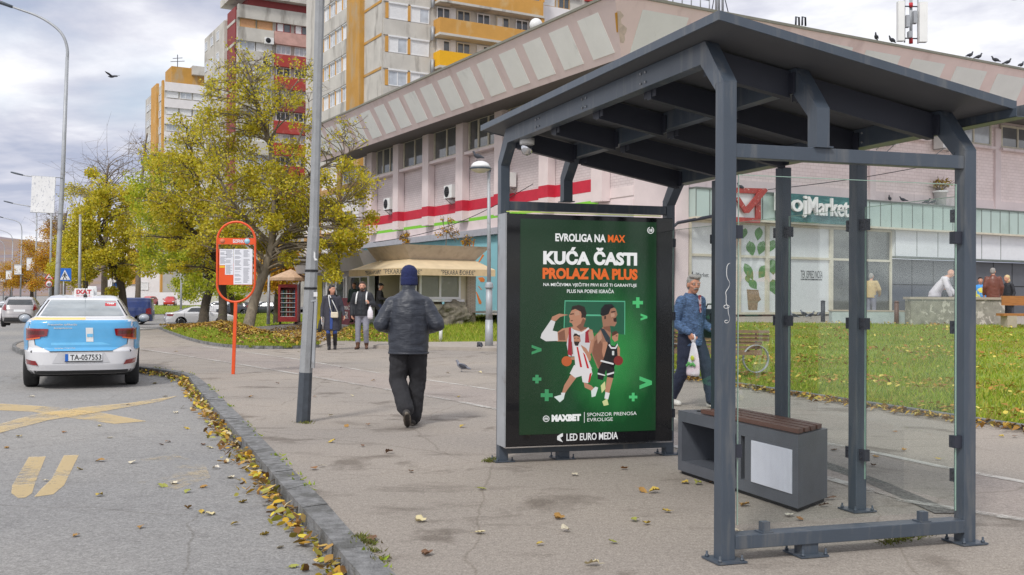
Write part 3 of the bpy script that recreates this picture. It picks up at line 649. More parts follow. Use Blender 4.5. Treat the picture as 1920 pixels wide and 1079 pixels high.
def portal(t, lo):
    mb = MB(); k = zk(t)
    pr = [(0,k),(.19,k+.255),(SL-.19,k+.255),(SL,k),(SL,lo),(SL-SP,lo),(SL-SP,k-.035),(SL-.235,k+.135),(.235,k+.135),(SP,k-.035),(SP,lo),(0,lo)]
    mb.prism([S(s, t, z) for s, z in pr], vv*SP)
    bm_ = mb.build('frame_beam', stl, sh)
    bb = MB()
    for s in (.9, SL*.5, SL-.9):
        for z in (.165, .225):
            for q in (-.03, .03): bb.lathe(S(s+q, t-.001, k+z), [(.008,0),(.008,.006)], axis=-vv, n=6)
    bb.build('bolt', M['galv'], bm_); return bm_
portal(0, zk(0)-.002); portal(TL-SP, zk(TL-SP)-.002); portal(tmid, 2.225)
# scratched graffiti on the near post
f = MB(); wsq = [(1377,493),(1368,495),(1366,508),(1367,522),(1373,531),(1370,540),(1364,548),(1366,556),(1365,572),(1374,575),(1364,580),(1360,574),(1369,571),(1369,588),(1373,598),(1369,606),(1363,606),(1363,601),(1368,601)]
nf_ = -uu
def on_post(px, py):
    d = ray(px, py); p0 = S(-.0015, 0); nn_ = Vector((uu.x, uu.y, 0)); t = (p0-Vector((0,0,CAMH))).dot(nn_)/d.dot(nn_); return Vector((0,0,CAMH))+d*t
f.tube(chaikin([on_post(x-4, y) for x, y in wsq], 2), .0019, 5); f.build('graffiti', M['plastic_white'], [o for o in kids(sh) if o.name.startswith('post')][0])
# roof: sloping sheet with fascia
zr = lambda t: 2.812-.19*t
a0, a1, b0, b1 = -.14, SL+.09, -.11, TL+.12
mb = MB(); TH = .012
mb.fbox(S(a0, b0, zr(b0)), uu*(a1-a0), vv*(b1-b0)+ZV*(zr(b1)-zr(b0)), ZV*TH)
roof = mb.build('roof', M['soffit_steel'], sh)
mb = MB()
mb.fbox(S(a0-.01, b0-.012, zr(b0)-.005), uu*(a1-a0+.02), vv*.012, ZV*.048)
for s in (a0-.01, a1):
    mb.fbox(S(s, b0, zr(b0)-.005), uu*.01, vv*(b1-b0)+ZV*(zr(b1)-zr(b0)), ZV*.048)
mb.fbox(S(a0-.01, b1, zr(b1)-.005), uu*(a1-a0+.02), vv*.012, ZV*.048)
mb.build('fascia', stl, roof)
mb = MB(); mb.fbox(S(a0, b0, zr(b0)+.036), uu*(a1-a0), vv*(b1-b0)+ZV*(zr(b1)-zr(b0)), ZV*.006); mb.build('roof_sheet', stl, roof)
mb = MB(); mb.fbox(S(a0-.03, b1-.01, zr(b1)-.05), uu*(a1-a0+.06), vv*.10, ZV*.004); mb.fbox(S(a0-.03, b1+.085, zr(b1)-.05), uu*(a1-a0+.06), vv*.004, ZV*.08); mb.fbox(S(a0-.03, b1-.01, zr(b1)-.05), uu*(a1-a0+.06), vv*.004, ZV*.05)
mb.build('gutter', stl, sh)
for s in (.24, .95, 1.7, 2.45, SL-.30):
    for ta, tb in ((SP, tmid), (tmid+SP, TL-SP)):
        mb = MB(); mb.fbox(S(s, ta, zr(ta)-.165), uu*.055, vv*(tb-ta)+ZV*(zr(tb)-zr(ta)), ZV*.15)
        for tt in (ta+.004, tb-.012):
            mb.fbox(S(s-.05, tt, zr(tt)-.15), uu*.155, vv*.008, ZV*.12)
        mb.build('purlin', M['steel_dark'], sh)
for s, z0 in ((0, 2.15), (SL-SP, 2.14)):
    mb = MB(); sbox(mb, s+.006, s+SP-.006, SP, TL-SP, z0, z0+.075); mb.build('header_beam', stl, sh, .003)
    f = MB(); sbox(f, s-.015, s+SP+.015, tmid-.015, tmid+SP+.015, 2.2255, 2.233); f.build('bracket', stl, sh)
for s in (0, SL-SP):
    mb = MB(); sbox(mb, s-.005, s+SP+.015, SP, TL-SP, .068, .142); bbm = mb.build('bottom_beam', stl, sh, .004)
    tm = t_at(1522, 0) if s == 0 else TL*.36
    f = MB(); sbox(f, s+.005, s+SP-.005, tm-.05, tm+.05, .014, .0675); sbox(f, s-.04, s+SP+.05, tm-.085, tm+.085, .004, .0135)
    for a in (-.03, SP+.035):
        for b in (-.07, .07): f.lathe(S(s+a, tm+b, .0135), [(.011,0),(.011,.012),(.006,.012),(.006,.035)], n=6)
    f.build('foot', stl, bbm)
    if s == 0:
        for px in (1437, 1733):
            tt = t_at(px, .02); f = MB(); sbox(f, .01, .05, tt-.022, tt+.022, .1425, .2); sbox(f, .0, .07, tt-.035, tt+.035, .1425, .149); f.build('glass_holder', stl, bbm)
# glass panes and their clamps
def pane(s0, t0, s1, t1, z0, z1):
    d = (S(s1,t1)-S(s0,t0)); n_ = d.normalized().cross(ZV)*.008; mb = MB(); mb.fbox(S(s0,t0,z0), d, n_, ZV*(z1-z0)); o = mb.build('glass_pane', M['glass'], sh)
    e = MB(); w = d.normalized()*.003; o_ = S(s0,t0,z0)
    e.fbox(o_-n_*.05-w, w, n_*1.1, ZV*(z1-z0)); e.fbox(o_+d, w, n_*1.1, ZV*(z1-z0)); e.fbox(o_-n_*.05-w+ZV*(z1-z0), d+w*2, n_*1.1, ZV*.003)
    e.build('glass_edge', M['gedge'], o); return o
M['gedge'] = mat('glass_edge', s2l(160, 190, 175), .2, var=.1)
pane(SP*.5, SP+.035, SP*.5, TL-SP-.03, .19, 2.06)
bk = [0]+backpos+[SL-SP]
for i in range(4):
    pane(bk[i]+SP+.03, TL-SP*.5, bk[i+1]-.03, TL-SP*.5, .22, 2.0)
    for s in (bk[i]+SP, bk[i+1]-.055):
        for z in (.34, 1.2, 1.85):
            f = MB(); sbox(f, s, s+.055, TL-SP*.5-.02, TL-SP*.5+.02, z, z+.075)
            for q in (.02, .055): f.lathe(S(s+.03, TL-SP*.5-.02, z+q), [(.006,0),(.006,.004)], axis=-vv, n=6)
            f.build('clamp', M['steel_dark'], sh)
for tt in (SP, TL-SP-.05):
    for z in (.55, 1.72):
        f = MB(); sbox(f, SP*.5-.022, SP*.5+.022, tt, tt+.05, z, z+.07); f.build('clamp', M['steel_dark'], sh)
# ceiling lamp, camera dome
M['lampglow'] = mat('lamp_lens', (.85, .8, .7), .4, emit=.6)
c = S(1.0, t_at(1428, 1.0), 0); tl_ = t_at(1428, 1.0)
f = MB(); f.lathe(S(1.25, tl_+.1, zr(tl_+.1)-.012), [(.07,0),(.07,.012)], n=20); f.build('ceiling_light', M['lampglow'], sh)
cmr = thing('security_camera', 'small round white security camera under the shelter roof edge', 'camera', S(SL-.35, .1, 2.63), world=True)
f = MB(); f.lathe(S(SL-.42, .10, 2.6), [(.05,.05),(.05,.02),(.048,0),(.035,-.03),(.0005,-.045)], n=16); f.build('dome', M['chrome'], cmr)
f = MB(); f.lathe(S(SL-.42, .10, 2.65), [(.06,0),(.06,.05)], n=16); f.build('mount', M['white'], cmr)
# ------------------------------------------------------------------ advertising panel
pf = SL-.20                                    # front face of the cabinet
tl0, tr0 = t_at(950, pf)-.003, TL-SP-.004
pan = thing('advertising_panel', 'tall black glossy advertising display with green sports poster inside the shelter end', 'display', S(pf, .5, 0), world=True)
zb0, zt0 = .145, 2.10
mb = MB(); sbox(mb, pf, pf+.16, tl0, tr0, zb0, zt0); mb.build('cabinet', [M['blackgloss']], pan, .004)
mb = MB(); sbox(mb, pf-.006, pf+.17, tl0-.014, tl0-.001, zb0-.002, zt0+.002); mb.build('frame', M['galv'], pan)
mb = MB(); sbox(mb, pf-.008, pf+.05, tl0, tr0, zb0-.012, zb0-.001); mb.build('trim', M['chrome'], pan)
M['neon'] = mat('light_strip', s2l(200, 214, 110), .4, emit=.15)
mb = MB(); sbox(mb, pf-.004, pf+.01, tl0, tr0-.12, zt0+.012, zt0+.019); mb.build('light_strip', M['neon'], pan)
sx0, sx1 = t_at(975, pf), t_at(1230, pf)
szt = P(975, 410, S(pf, sx0).y).z; szb = P(975, 816, S(pf, sx0).y).z
def screen_mat():
    mt = bpy.data.materials.new('poster_green'); mt.use_nodes = True; t = mt.node_tree; b = t.nodes['Principled BSDF']; b.inputs['Roughness'].default_value = .15
    tc = nn(t, 'ShaderNodeTexCoord'); mp = nn(t, 'ShaderNodeMapping', i_Location=(-.62, 0, -.40), i_Scale=(1, 0, .75)); t.links.new(tc.outputs['Generated'], mp.inputs[0])
    gr = nn(t, 'ShaderNodeTexGradient', gradient_type='SPHERICAL'); 
    mp.inputs['Scale'].default_value = (1.75, 0, 1.75); mp.inputs['Location'].default_value = (-1.16, 0, -.64); t.links.new(mp.outputs[0], gr.inputs[0])
    nz = nn(t, 'ShaderNodeTexNoise', i_Scale=9., i_Detail=8.); t.links.new(tc.outputs['Generated'], nz.inputs['Vector'])
    ma = nn(t, 'ShaderNodeMath', operation='MULTIPLY_ADD', i_1=.22, i_2=-.11); t.links.new(nz.outputs[0], ma.inputs[0])
    ad_ = nn(t, 'ShaderNodeMath', operation='ADD'); t.links.new(gr.outputs[0], ad_.inputs[0]); t.links.new(ma.outputs[0], ad_.inputs[1])
    r_ = nn(t, 'ShaderNodeValToRGB'); t.links.new(ad_.outputs[0], r_.inputs[0]); e = r_.color_ramp.elements
    e[0].position, e[0].color = 0, c4(s2l(30, 62, 38)); e[1].position, e[1].color = .95, c4(s2l(62, 165, 85)); q = e.new(.42); q.color = c4(s2l(30, 82, 46))
    b.inputs['Base Color'].default_value = (.004,.006,.004,1); t.links.new(r_.outputs[0], b.inputs['Emission Color']); b.inputs['Emission Strength'].default_value = .46
    return mt
mb = MB(); sbox(mb, pf-.004, pf-.0005, sx0, sx1, szb, szt); scr = mb.build('screen', screen_mat(), pan)
def glow(name, col, e=.6):
    mt = mat(name, col, .3, var=.03, emit=.25+.45*e); mt.node_tree.links.remove(mt.node_tree.nodes['Principled BSDF'].inputs['Base Color'].links[0]); mt.node_tree.nodes['Principled BSDF'].inputs['Base Color'].default_value = (.01,.01,.01,1); return mt
def Q(px, py, k=0):
    a = (px-975)/255.; top = 410+5*a; bot = 816-11*a; b = (py-top)/(bot-top)
    return S(pf-.005-.0008*k, lerp(sx0, sx1, a), lerp(szt, szb, b))
def art(name, polys, col, k, par=None, e=.6):
    mb = MB()
    for p in polys: mb.prism([Q(x, y, k) for x, y in p], -uu*.0006)
    o = mb.build(name, glow(name, col, e), par or scr)
    bm = bmesh.new(); bm.from_mesh(o.data); bmesh.ops.triangulate(bm, faces=bm.faces[:]); bm.to_mesh(o.data); bm.free(); return o
def ptext(s, cx, cy, wpx, hpx, col, k=6, bold=.03, e=.75, par=None):
    w = wpx/255*(sx1-sx0); h = hpx/400*(szt-szb)
    return text('lettering', s, par or scr, glow('poster_letters', col, e), Q(cx, cy, k), vv, ZV, w, h, .0006, bold)
WH, OR = (.9, .9, .9), s2l(236, 108, 40)
ptext('EVROLIGA NA', 1085, 445.5, 94, 15, WH); ptext('MAX', 1152.5, 446.5, 33, 14, OR)
ptext('KUĆA ČASTI', 1104, 480, 176, 33, WH, bold=.05); ptext('PROLAZ NA PLUS', 1104, 513, 178, 21, OR, bold=.05)
ptext('NA MEČEVIMA VJEČITIH PRVI KOŠ TI GARANTUJE', 1104, 533.5, 175, 9.5, WH, bold=.01); ptext('PLUS NA POENE IGRAČA', 1104, 544.5, 88, 9, WH, bold=.01)
ptext('18', 1218, 430, 7, 6, WH)
def ring(cx, cy, r0_, r1_, k, col, par=None, gap=0.):
    ps = []; n = 20
    for i in range(n):
        if gap and -1.2 < (2*math.pi*(i+.5)/n-5.5) < -1.2+gap: continue
        a, b = 2*math.pi*i/n, 2*math.pi*(i+1)/n; ps.append([(cx+r0_*math.cos(a), cy+r0_*math.sin(a)), (cx+r1_*math.cos(a), cy+r1_*math.sin(a)), (cx+r1_*math.cos(b), cy+r1_*math.sin(b)), (cx+r0_*math.cos(b), cy+r0_*math.sin(b))])
    return art('badge', ps, col, k, par)
ring(1218, 430, 5.2, 6.6, 6, WH, None, .8)
ring(1023, 785, 4.6, 6.0, 6, WH); ptext('m', 1023, 785, 6, 4, WH)
ptext('MAXBET', 1060, 783, 54, 13, WH, bold=.07)
art('divider', [[(1093,772),(1094,772),(1094,792),(1093,792)]], WH, 6)
ptext('SPONZOR PRENOSA', 1145.5, 775, 94, 6.5, WH, bold=-.005); ptext('EVROLIGE', 1123, 785.5, 48, 6.5, WH, bold=-.005)
GRN = s2l(70, 170, 110); GRN2 = s2l(85, 205, 125)
def plus(cx, cy, r, w): return [[(cx-w,cy-r),(cx+w,cy-r),(cx+w,cy-w),(cx+r,cy-w),(cx+r,cy+w),(cx+w,cy+w),(cx+w,cy+r),(cx-w,cy+r),(cx-w,cy+w),(cx-r,cy+w),(cx-r,cy-w),(cx-w,cy-w)]]
def chev(cx, cy, r, w): return [[(cx-r,cy-r),(cx+r,cy-w*.5),(cx+r,cy+w*.5),(cx-r,cy+r),(cx-r,cy+r-w),(cx+r-w*1.6,cy),(cx-r,cy-r+w)]]
art('plus_sign', plus(1194,566,10,3.2)+plus(1186,743,8,2.6), GRN2, 3); art('plus_sign', plus(1024,741,11,3.6)+plus(1006,711,8,3), GRN, 3, e=.45)
art('chevron', chev(1206,593,6.5,4), GRN2, 3); art('chevron', chev(1210,716,12,7), GRN2, 3, e=.5); art('chevron', chev(1005,656,9,5), GRN, 3, e=.4)
FR = s2l(95, 190, 150)
art('backboard', [[(1056,563),(1170,563),(1170,565),(1056,565)],[(1056,565),(1057.5,565),(1056,615),(1054.5,615)],[(1168.5,565),(1170,565),(1170,626),(1168.5,626)],[(1095,589),(1125,589),(1125,592),(1095,592)]], FR, 1, e=.6)
art('backboard', [[(1057,565),(1169,565),(1169,626),(1057,620)]], s2l(38, 110, 80), 0, e=.35)
SK, SK2, HR = s2l(196, 140, 112), s2l(170, 122, 98), s2l(45, 32, 28)
# two large players behind (heads in profile), two small running players in front
art('player', [[(1064,592),(1070,580),(1082,576),(1094,584),(1095,600),(1091,612),(1108,618),(1113,640),(1104,665),(1064,668),(1060,640),(1042,640),(1036,628),(1052,616),(1072,612),(1070,606),(1065,604),(1066,598)],[(1033,594),(1046,588),(1063,590),(1048,594),(1040,602),(1031,601)]], SK, 2)
art('sleeve', [[(1031,600),(1039,603),(1034,620),(1043,622),(1044,639),(1022,640),(1012,634),(1014,626)]], (.8,.78,.78), 2.5)
art('hair', [[(1068,582),(1070,574),(1082,571),(1093,575),(1097,588),(1094,596),(1089,594),(1086,584),(1076,579)]], HR, 3)
art('jersey', [[(1066,613),(1074,618),(1088,622),(1100,614),(1104,640),(1100,668),(1064,668),(1060,645)]], (.72,.70,.72), 3)
art('jersey', [[(1064,614),(1068,613),(1070,668),(1062,664)],[(1095,616),(1101,616),(1103,642),(1094,642)],[(1078,624),(1084,626),(1086,640),(1080,640)]], s2l(170,40,55), 3.4)
art('player', [[(1124,583),(1130,574),(1142,571),(1152,578),(1155,589),(1152,594),(1154,604),(1150,611),(1141,610),(1143,625),(1138,662),(1134,690),(1118,690),(1106,660),(1112,630),(1128,612)]], SK2, 2)
art('hair', [[(1123,590),(1124,578),(1131,570),(1144,569),(1150,575),(1142,578),(1138,588),(1128,592)]], s2l(28,26,30), 3)
art('jersey', [[(1122,614),(1130,616),(1141,632),(1143,648),(1134,640)]], s2l(50,62,70), 3)
art('player', [[(1072,628),(1078,625),(1084,628),(1085,640),(1080,648),(1074,645)],[(1086,646),(1096,652),(1106,668),(1104,676),(1086,675),(1066,674),(1064,670),(1082,668),(1096,668)],[(1068,702),(1078,708),(1062,730),(1057,738),(1052,736),(1056,722)],[(1092,716),(1106,722),(1112,728),(1107,732),(1094,726)]], SK, 4)
art('hair', [[(1072,631),(1074,625),(1083,625),(1085,632),(1078,629)],[(1073,640),(1084,640),(1081,648),(1076,648)]], HR, 5)
art('jersey', [[(1073,648),(1086,650),(1096,664),(1106,688),(1108,690),(1088,690),(1076,684)],[(1074,684),(1106,690),(1108,700),(1100,718),(1090,716),(1088,704),(1076,708),(1066,700)]], (.85,.82,.82), 5)
art('jersey', [[(1078,650),(1081,650),(1089,688),(1085,688)],[(1090,660),(1094,664),(1102,690),(1098,690)],[(1103,700),(1107,698),(1103,716),(1100,716)]], s2l(205,40,45), 5.5)
art('shoe', [[(1037,744),(1050,740),(1057,738),(1055,748),(1048,754)],[(1106,732),(1114,724),(1119,726),(1114,742),(1107,744)]], (.8,.88,.85), 5)
art('player', [[(1145,622),(1152,620),(1157,625),(1156,637),(1150,640),(1145,634)],[(1128,640),(1136,640),(1134,660),(1150,668),(1156,674),(1148,676),(1128,668),(1126,658)],[(1156,646),(1160,652),(1160,668),(1154,668)],[(1136,706),(1148,706),(1140,736),(1132,734)]], SK, 4)
art('hair', [[(1144,630),(1145,622),(1152,619),(1157,623),(1150,627)]], s2l(90,58,42), 5)
art('jersey', [[(1138,640),(1142,646),(1150,648),(1154,642),(1156,672),(1148,690),(1128,676)],[(1126,678),(1148,682),(1150,692),(1148,708),(1136,706),(1134,692),(1128,712),(1118,710),(1118,694)]], s2l(24,22,26), 5)
art('jersey', [[(1124,674),(1148,680),(1148,683),(1123,677)],[(1118,698),(1132,702),(1132,704),(1118,701)],[(1135,700),(1149,696),(1149,699),(1136,703)]], (.85,.85,.85), 5.5)
art('shoe', [[(1127,752),(1136,746),(1139,758),(1130,760)],[(1124,722),(1132,714),(1133,728),(1126,736)]], s2l(220,225,160), 5)
art('sock', [[(1133,734),(1141,736),(1138,748),(1131,746)],[(1050,736),(1058,736),(1056,742),(1051,742)]], (.85,.85,.85), 5.2)
SKD, SKL = s2l(140, 92, 72), s2l(222, 172, 145)
art('print', [[(1090,596),(1095,600),(1091,612),(1098,614),(1086,620),(1078,612),(1086,606)],[(1064,645),(1070,640),(1072,664),(1065,664)],[(1112,640),(1120,632),(1130,650),(1134,688),(1120,688),(1108,662)],[(1128,612),(1141,610),(1142,622),(1130,616)],[(1044,624),(1056,618),(1058,638),(1046,638)]], SKD, 3.2)
art('print', [[(1066,588),(1073,587),(1073,589),(1066,590)],[(1067,600.5),(1071,600),(1071,601.5),(1067,602)],[(1087,590),(1090,589),(1090,595),(1087,596)],[(1143,583),(1151,582),(1151,584),(1143,585.5)],[(1147,596),(1153,594),(1153,603),(1148,602)],[(1130,592),(1133,591),(1133,597),(1130,598)],[(1074,633),(1076,633),(1076,634.5),(1074,634.5)],[(1080,633),(1082,633),(1082,634.5),(1080,634.5)],[(1152,628),(1155,628),(1155,629.5),(1152,629.5)]], s2l(58, 32, 28), 6)
art('print', [[(1074,584),(1082,582),(1084,590),(1076,592)],[(1142,587),(1149,586),(1150,592),(1143,594)],[(1100,622),(1108,620),(1110,634),(1102,640)],[(1116,626),(1124,620),(1126,634),(1118,644)],[(1066,704),(1070,706),(1058,730),(1056,728)],[(1137,708),(1141,708),(1136,732),(1134,732)],[(1088,650),(1094,654),(1100,664),(1096,664)],[(1130,642),(1134,642),(1132,656),(1128,656)]], SKL, 3.8, e=.35)
art('jersey_trim', [[(1074,618),(1082,624),(1092,620),(1100,613),(1102,616),(1092,624),(1082,628),(1073,621)],[(1140,644),(1144,650),(1151,650),(1155,643),(1156,646),(1152,653),(1143,653),(1138,646)]], (.85,.83,.83), 5.6)
art('jersey_number', [[(1145,657),(1149,657),(1149,665),(1145,665)]], (.8,.8,.8), 5.8)
def disc(cx, cy, r): return [[(cx+r*math.cos(a*.4), cy+r*math.sin(a*.4)) for a in range(16)]]
art('ball', disc(1060,677,9.5), s2l(205,100,50), 6); art('ball', disc(1157,675,9), s2l(140,45,40), 6)
LEDc = glow('led_letters', (.9,.9,.9), .6)
zl = P(1110, 821, S(pf, .5).y).z
text('lettering', 'LED EURO MEDIA', pan, LEDc, S(pf-.001, t_at(1112, pf), zl), vv, ZV, .47, .062, .003, .015)
mb = MB(); tq = t_at(1052.5, pf)
mb.prism([S(pf-.001, tq-.03, zl+.012), S(pf-.001, tq+.02, zl+.04), S(pf-.001, tq+.02, zl+.01), S(pf-.001, tq-.005, zl-.002), S(pf-.001, tq+.02, zl-.04), S(pf-.001, tq-.03, zl-.02)], -uu*.003); mb.build('emblem', LEDc, pan)
# ------------------------------------------------------------------ shelter seat
K0, Kl, Kr = G(1496,963), G(1271,888), G(1551,941)
eb = thing('shelter_bench', 'dark steel box bench with brown slatted seat and pale ribbed side panel', 'bench', K0, world=True)
bd = (Kl-K0); BL = bd.length; bd.normalize(); be = (Kr-K0)
KlB = Kl+vv*.42; KrB = Kr
def Bq(s, w, z):      # s along front edge, w 0..1 across
    f = K0.lerp(Kl, s/BL); b_ = KrB.lerp(KlB, s/BL); return f.lerp(b_, w)+ZV*z
def bseg(mb, s0, s1, z0, z1, w0=0., w1=1.):
    p = [Bq(s0,w0,z0), Bq(s1,w0,z0), Bq(s1,w1,z0), Bq(s0,w1,z0)]; mb.prism(p, ZV*(z1-z0))
M['bsteel'] = mat('bench_steel', s2l(92, 96, 104), .38, .1, .12, 6., .03, 120)
H = .505
sB = .62
mb = MB(); bseg(mb, 0, BL, H-.085, H-.001); bseg(mb, 0, BL, .03, .11); bseg(mb, BL-.06, BL, .1105, H-.0855); bseg(mb, 0, sB, .1105, H-.0855); bseg(mb, sB+.05, sB+.11, .1105, H-.0855); mb.build('bench_frame', M['bsteel'], eb)
mb = MB(); bseg(mb, sB+.11, BL-.06, .1105, H-.0855, .9, .98); mb.build('back_plate', M['bsteel'], eb)
mb = MB(); bseg(mb, .02, BL-.02, .003, .03, .05, .95); mb.build('plinth', M['black'], eb)
M['slat'] = mat('brown_composite', s2l(104, 74, 64), .55, var=.15, scale=30., stretch=(1,1,6))
for i in range(4):
    mb = MB(); w0 = .10+i*.21; bseg(mb, .03, BL-.28, H+.004, H+.034, w0, w0+.15); mb.build('slat', M['slat'], eb)
for i in range(2):
    f = MB(); f.lathe(Bq(BL-.13, .3+.4*i, H), [(.03,0),(.03,.004)], n=14); f.build('socket', M['black'], eb)
M['ribs'] = mat('ribbed_panel', s2l(214, 216, 226), .4, var=.05)
mb = MB()
nf = (bd.cross(ZV)).normalized()
if nf.dot(be) > 0: nf = -nf
mb.fbox(Bq(.06, 0, .115)+nf*.001, bd*(.47), nf*.004, ZV*.29)
for i in range(34): mb.fbox(Bq(.063+i*.0138, 0, .117)+nf*.005, bd*.009, nf*.004, ZV*.286)
mb.build('ribbed_panel', M['ribs'], eb)
# ------------------------------------------------------------------ poles, lamps, signs
def polyl(px_list, Y): return [P(x, y, Y) for x, y in px_list]
tp_ = thing('utility_pole', 'leaning grey steel pole with dark painted foot and cable box beside the orange stop sign', 'pole', G(568,792), world=True)
b = G(568,792); q1 = P(588.5, 430, b.y); q2 = P(600, 0, b.y)
M['pole'] = mat('weathered_pole', s2l(150, 152, 154), .55, .05, .1, 8., .12, 60, col2=s2l(105, 98, 92), c2pos=(.56, .72), c2scale=4., streak=(1,1,.3))
M['tar'] = mat('dark_foot_paint', s2l(68, 74, 82), .6, var=.2, scale=12.)
zf = .55; f1 = b.lerp(q1, zf/q1.z)
mb = MB(); mb.tube([f1, q1], [.073, .066], 8, smooth=False); mb.build('lower_shaft', M['pole'], tp_)
mb = MB(); mb.tube([b-ZV*.02, f1], [.079, .0735], 8, smooth=False); mb.build('painted_foot', M['tar'], tp_)
up = (q2-q1)/(q2.z-q1.z)
mb = MB(); mb.tube([q1, q1+up*.02, q1+up*.021, q2, q2+up*4.2], [.066, .064, .053, .051, .045], 8, smooth=False); mb.build('upper_shaft', M['pole'], tp_)
for y in (508, 541):
    f = MB(); c = P(588.5-(y-430)*.058, y, b.y); f.tube([c-ZV*.012, c+ZV*.012], [.075, .074], 8); f.build('strap', M['black'], tp_)
f = MB(); c = P(589, 600, b.y); f.bar(P(592.5, 566, b.y-.03), P(587, 690, b.y-.03), .03, .05, up=(0,1,0)); f.bar(P(583, 565, b.y-.05), P(595, 563, b.y-.05), .02, .02); f.build('cable_cover', M['galv'], tp_)
f = MB(); f.prism([P(588.5,471,b.y-.075), P(591,475,b.y-.075), P(591.5,484,b.y-.075), P(596,488,b.y-.075), P(590,489,b.y-.075), P(588,483,b.y-.075)], (0,-.001,0)); f.build('paper_scrap', M['white'], tp_)
f = MB(); f.fbox(P(588,548,b.y-.073), (.042,0,0), (0,-.001,0), (0,0,-.05)); f.build('sticker', M['white'], tp_)
# orange stop sign
g = G(441,702)
M['orange'] = mat('orange_enamel', s2l(226, 84, 32), .4, var=.08, scale=3.)
M['paper'] = mat('timetable_paper', s2l(225, 226, 232), .7, var=.05)
M['ink'] = mat('grey_print', s2l(120, 122, 132), .7)
st = thing('bus_stop_sign', 'orange hoop bus stop sign with white timetable sheets on a thin post', 'sign', g, R(4))
Ys = g.y; sc_ = Ys/FPX
def sz(y): return CAMH+(554.2-y)*sc_
def sxx(x): return (x-444.5)*sc_
lean = -.02
mb = MB(); mb.bar((-.035, 0, 0), (0, 0, sz(566)), .055, .055, up=(0,1,0)); mb.build('post', M['orange'], st, .004)
mb = MB(); rr = .33; zt, zbm = sz(416.5)-rr, sz(567)+rr
path = [(rr*math.cos(a), 0, zt+rr*math.sin(a)) for a in np.linspace(0, math.pi, 15)]+[(-rr*math.cos(a)-.015*math.sin(a), 0, zbm-rr*math.sin(a)) for a in np.linspace(0, math.pi, 15)]
path.append(path[0]); mb.tube(path, .02, 8, cap=False); mb.build('hoop', M['orange'], st)
mb = MB(); mb.box((-rr+.01, -.012, sz(459)), (rr-.01, .012, sz(447))); hd = mb.build('name_plate', M['orange'], st)
text('lettering', 'БОРИК', hd, M['paper'], (.04, -.013, sz(453)), (1,0,0), ZV, .19, .065, .002, .03)
f = MB(); f.lathe((.19, -.0125, sz(453)), [(.05,0),(.05,.003)], axis=(0,-1,0), n=18); f.build('emblem', mat('pale_blue_emblem', s2l(160, 205, 225), .5), hd)
f = MB(); f.lathe((-.24, -.0125, sz(453)), [(.045,0),(.045,.002)], axis=(0,-1,0), n=18); f.build('emblem', mat('faded_orange_emblem', s2l(205, 120, 90), .6), hd)
mb = MB(); mb.box((-rr+.03, -.008, sz(535)), (rr-.04, .008, sz(494))); mb.box((-rr+.03, -.008, sz(494)), (-rr+.06, .008, sz(468))); bd_ = mb.build('notice_board', M['orange'], st)
f = MB(); f.box((-.285, -.0125, sz(498)), (-.045, -.009, sz(468))); f.box((-.19, -.012, sz(516)), (-.045, -.009, sz(498.2))); f.box((-.04, -.0135, sz(534)), (.285, -.0095, sz(467.5))); f.build('timetable', M['paper'], bd_)
f = MB(); f.box((-.285, -.0122, sz(503)), (-.195, -.009, sz(499))); f.build('yellow_note', mat('yellow_note', s2l(235,185,40), .6), bd_)
f = MB()
for cx_, n_, y0_, y1_ in ((-.255, 2, 470, 496), (-.155, 2, 470, 514), (.0, 3, 470, 531), (.15, 3, 470, 531)):
    y = y0_
    while y < y1_:
        w = .05+.05*random.random(); f.box((cx_-.02, -.0142 if cx_ > -.05 else -.0131, sz(y+.7)), (cx_+w, -.0136 if cx_ > -.05 else -.0126, sz(y))); y += 1.7 if random.random() > .18 else 4.5
f.build('printed_rows', M['ink'], bd_)
# street lamps
def street_lamp(Y, polepts, armpts, r0_, r1_, headlen, label, group=None):
    b = P(polepts[0][0], polepts[0][1], Y); b.z = GZ(b.x, b.y) if Y > 40 else 0
    t = thing('street_lamp', label, 'street lamp', b, world=True, group=group)
    pts = [b]+polyl(polepts[1:], Y)
    mb = MB(); n_ = len(pts); mb.tube(pts, [lerp(r0_, r1_, i/(n_-1)) for i in range(n_)], 10); mb.build('pole', M['galv'], t)
    ap = polyl(armpts, Y)
    for _ in range(2):
        q = [ap[0]]
        for i in range(len(ap)-1): q += [ap[i]*.75+ap[i+1]*.25, ap[i]*.25+ap[i+1]*.75]
        ap = q+[ap[-1]]
    mb = MB(); mb.tube(ap, [lerp(r1_, r1_*.55, i/(len(ap)-1)) for i in range(len(ap))], 8); mb.build('arm', M['galv'], t)
    e = ap[-1]; d = (ap[-1]-ap[-3]).normalized()
    mb = MB(); mb.loft([((0,0,-.5), .05, .05), ((0,0,-.42), .11, .06), ((0,0,.1), .15, .075), ((0,0,.42), .10, .06), ((0,0,.5), .03, .03)], 12)
    Mx = d.to_track_quat('Z', 'Y').to_matrix()
    mb.v = [tuple(e+d*headlen*.35+Mx @ (Vector(v)*headlen)) for v in mb.v]; mb.build('lamp_head', M['steel'], t)
    return t
street_lamp(36, [(104,627),(108,520),(118,320),(126,108)], [(126,112),(127,92),(120,68),(104,50),(72,30),(36,18),(17,11)], .105, .06, .95, 'tall curved grey street lamp carrying the large white banner')
lg = 'distant street lamps along the road'
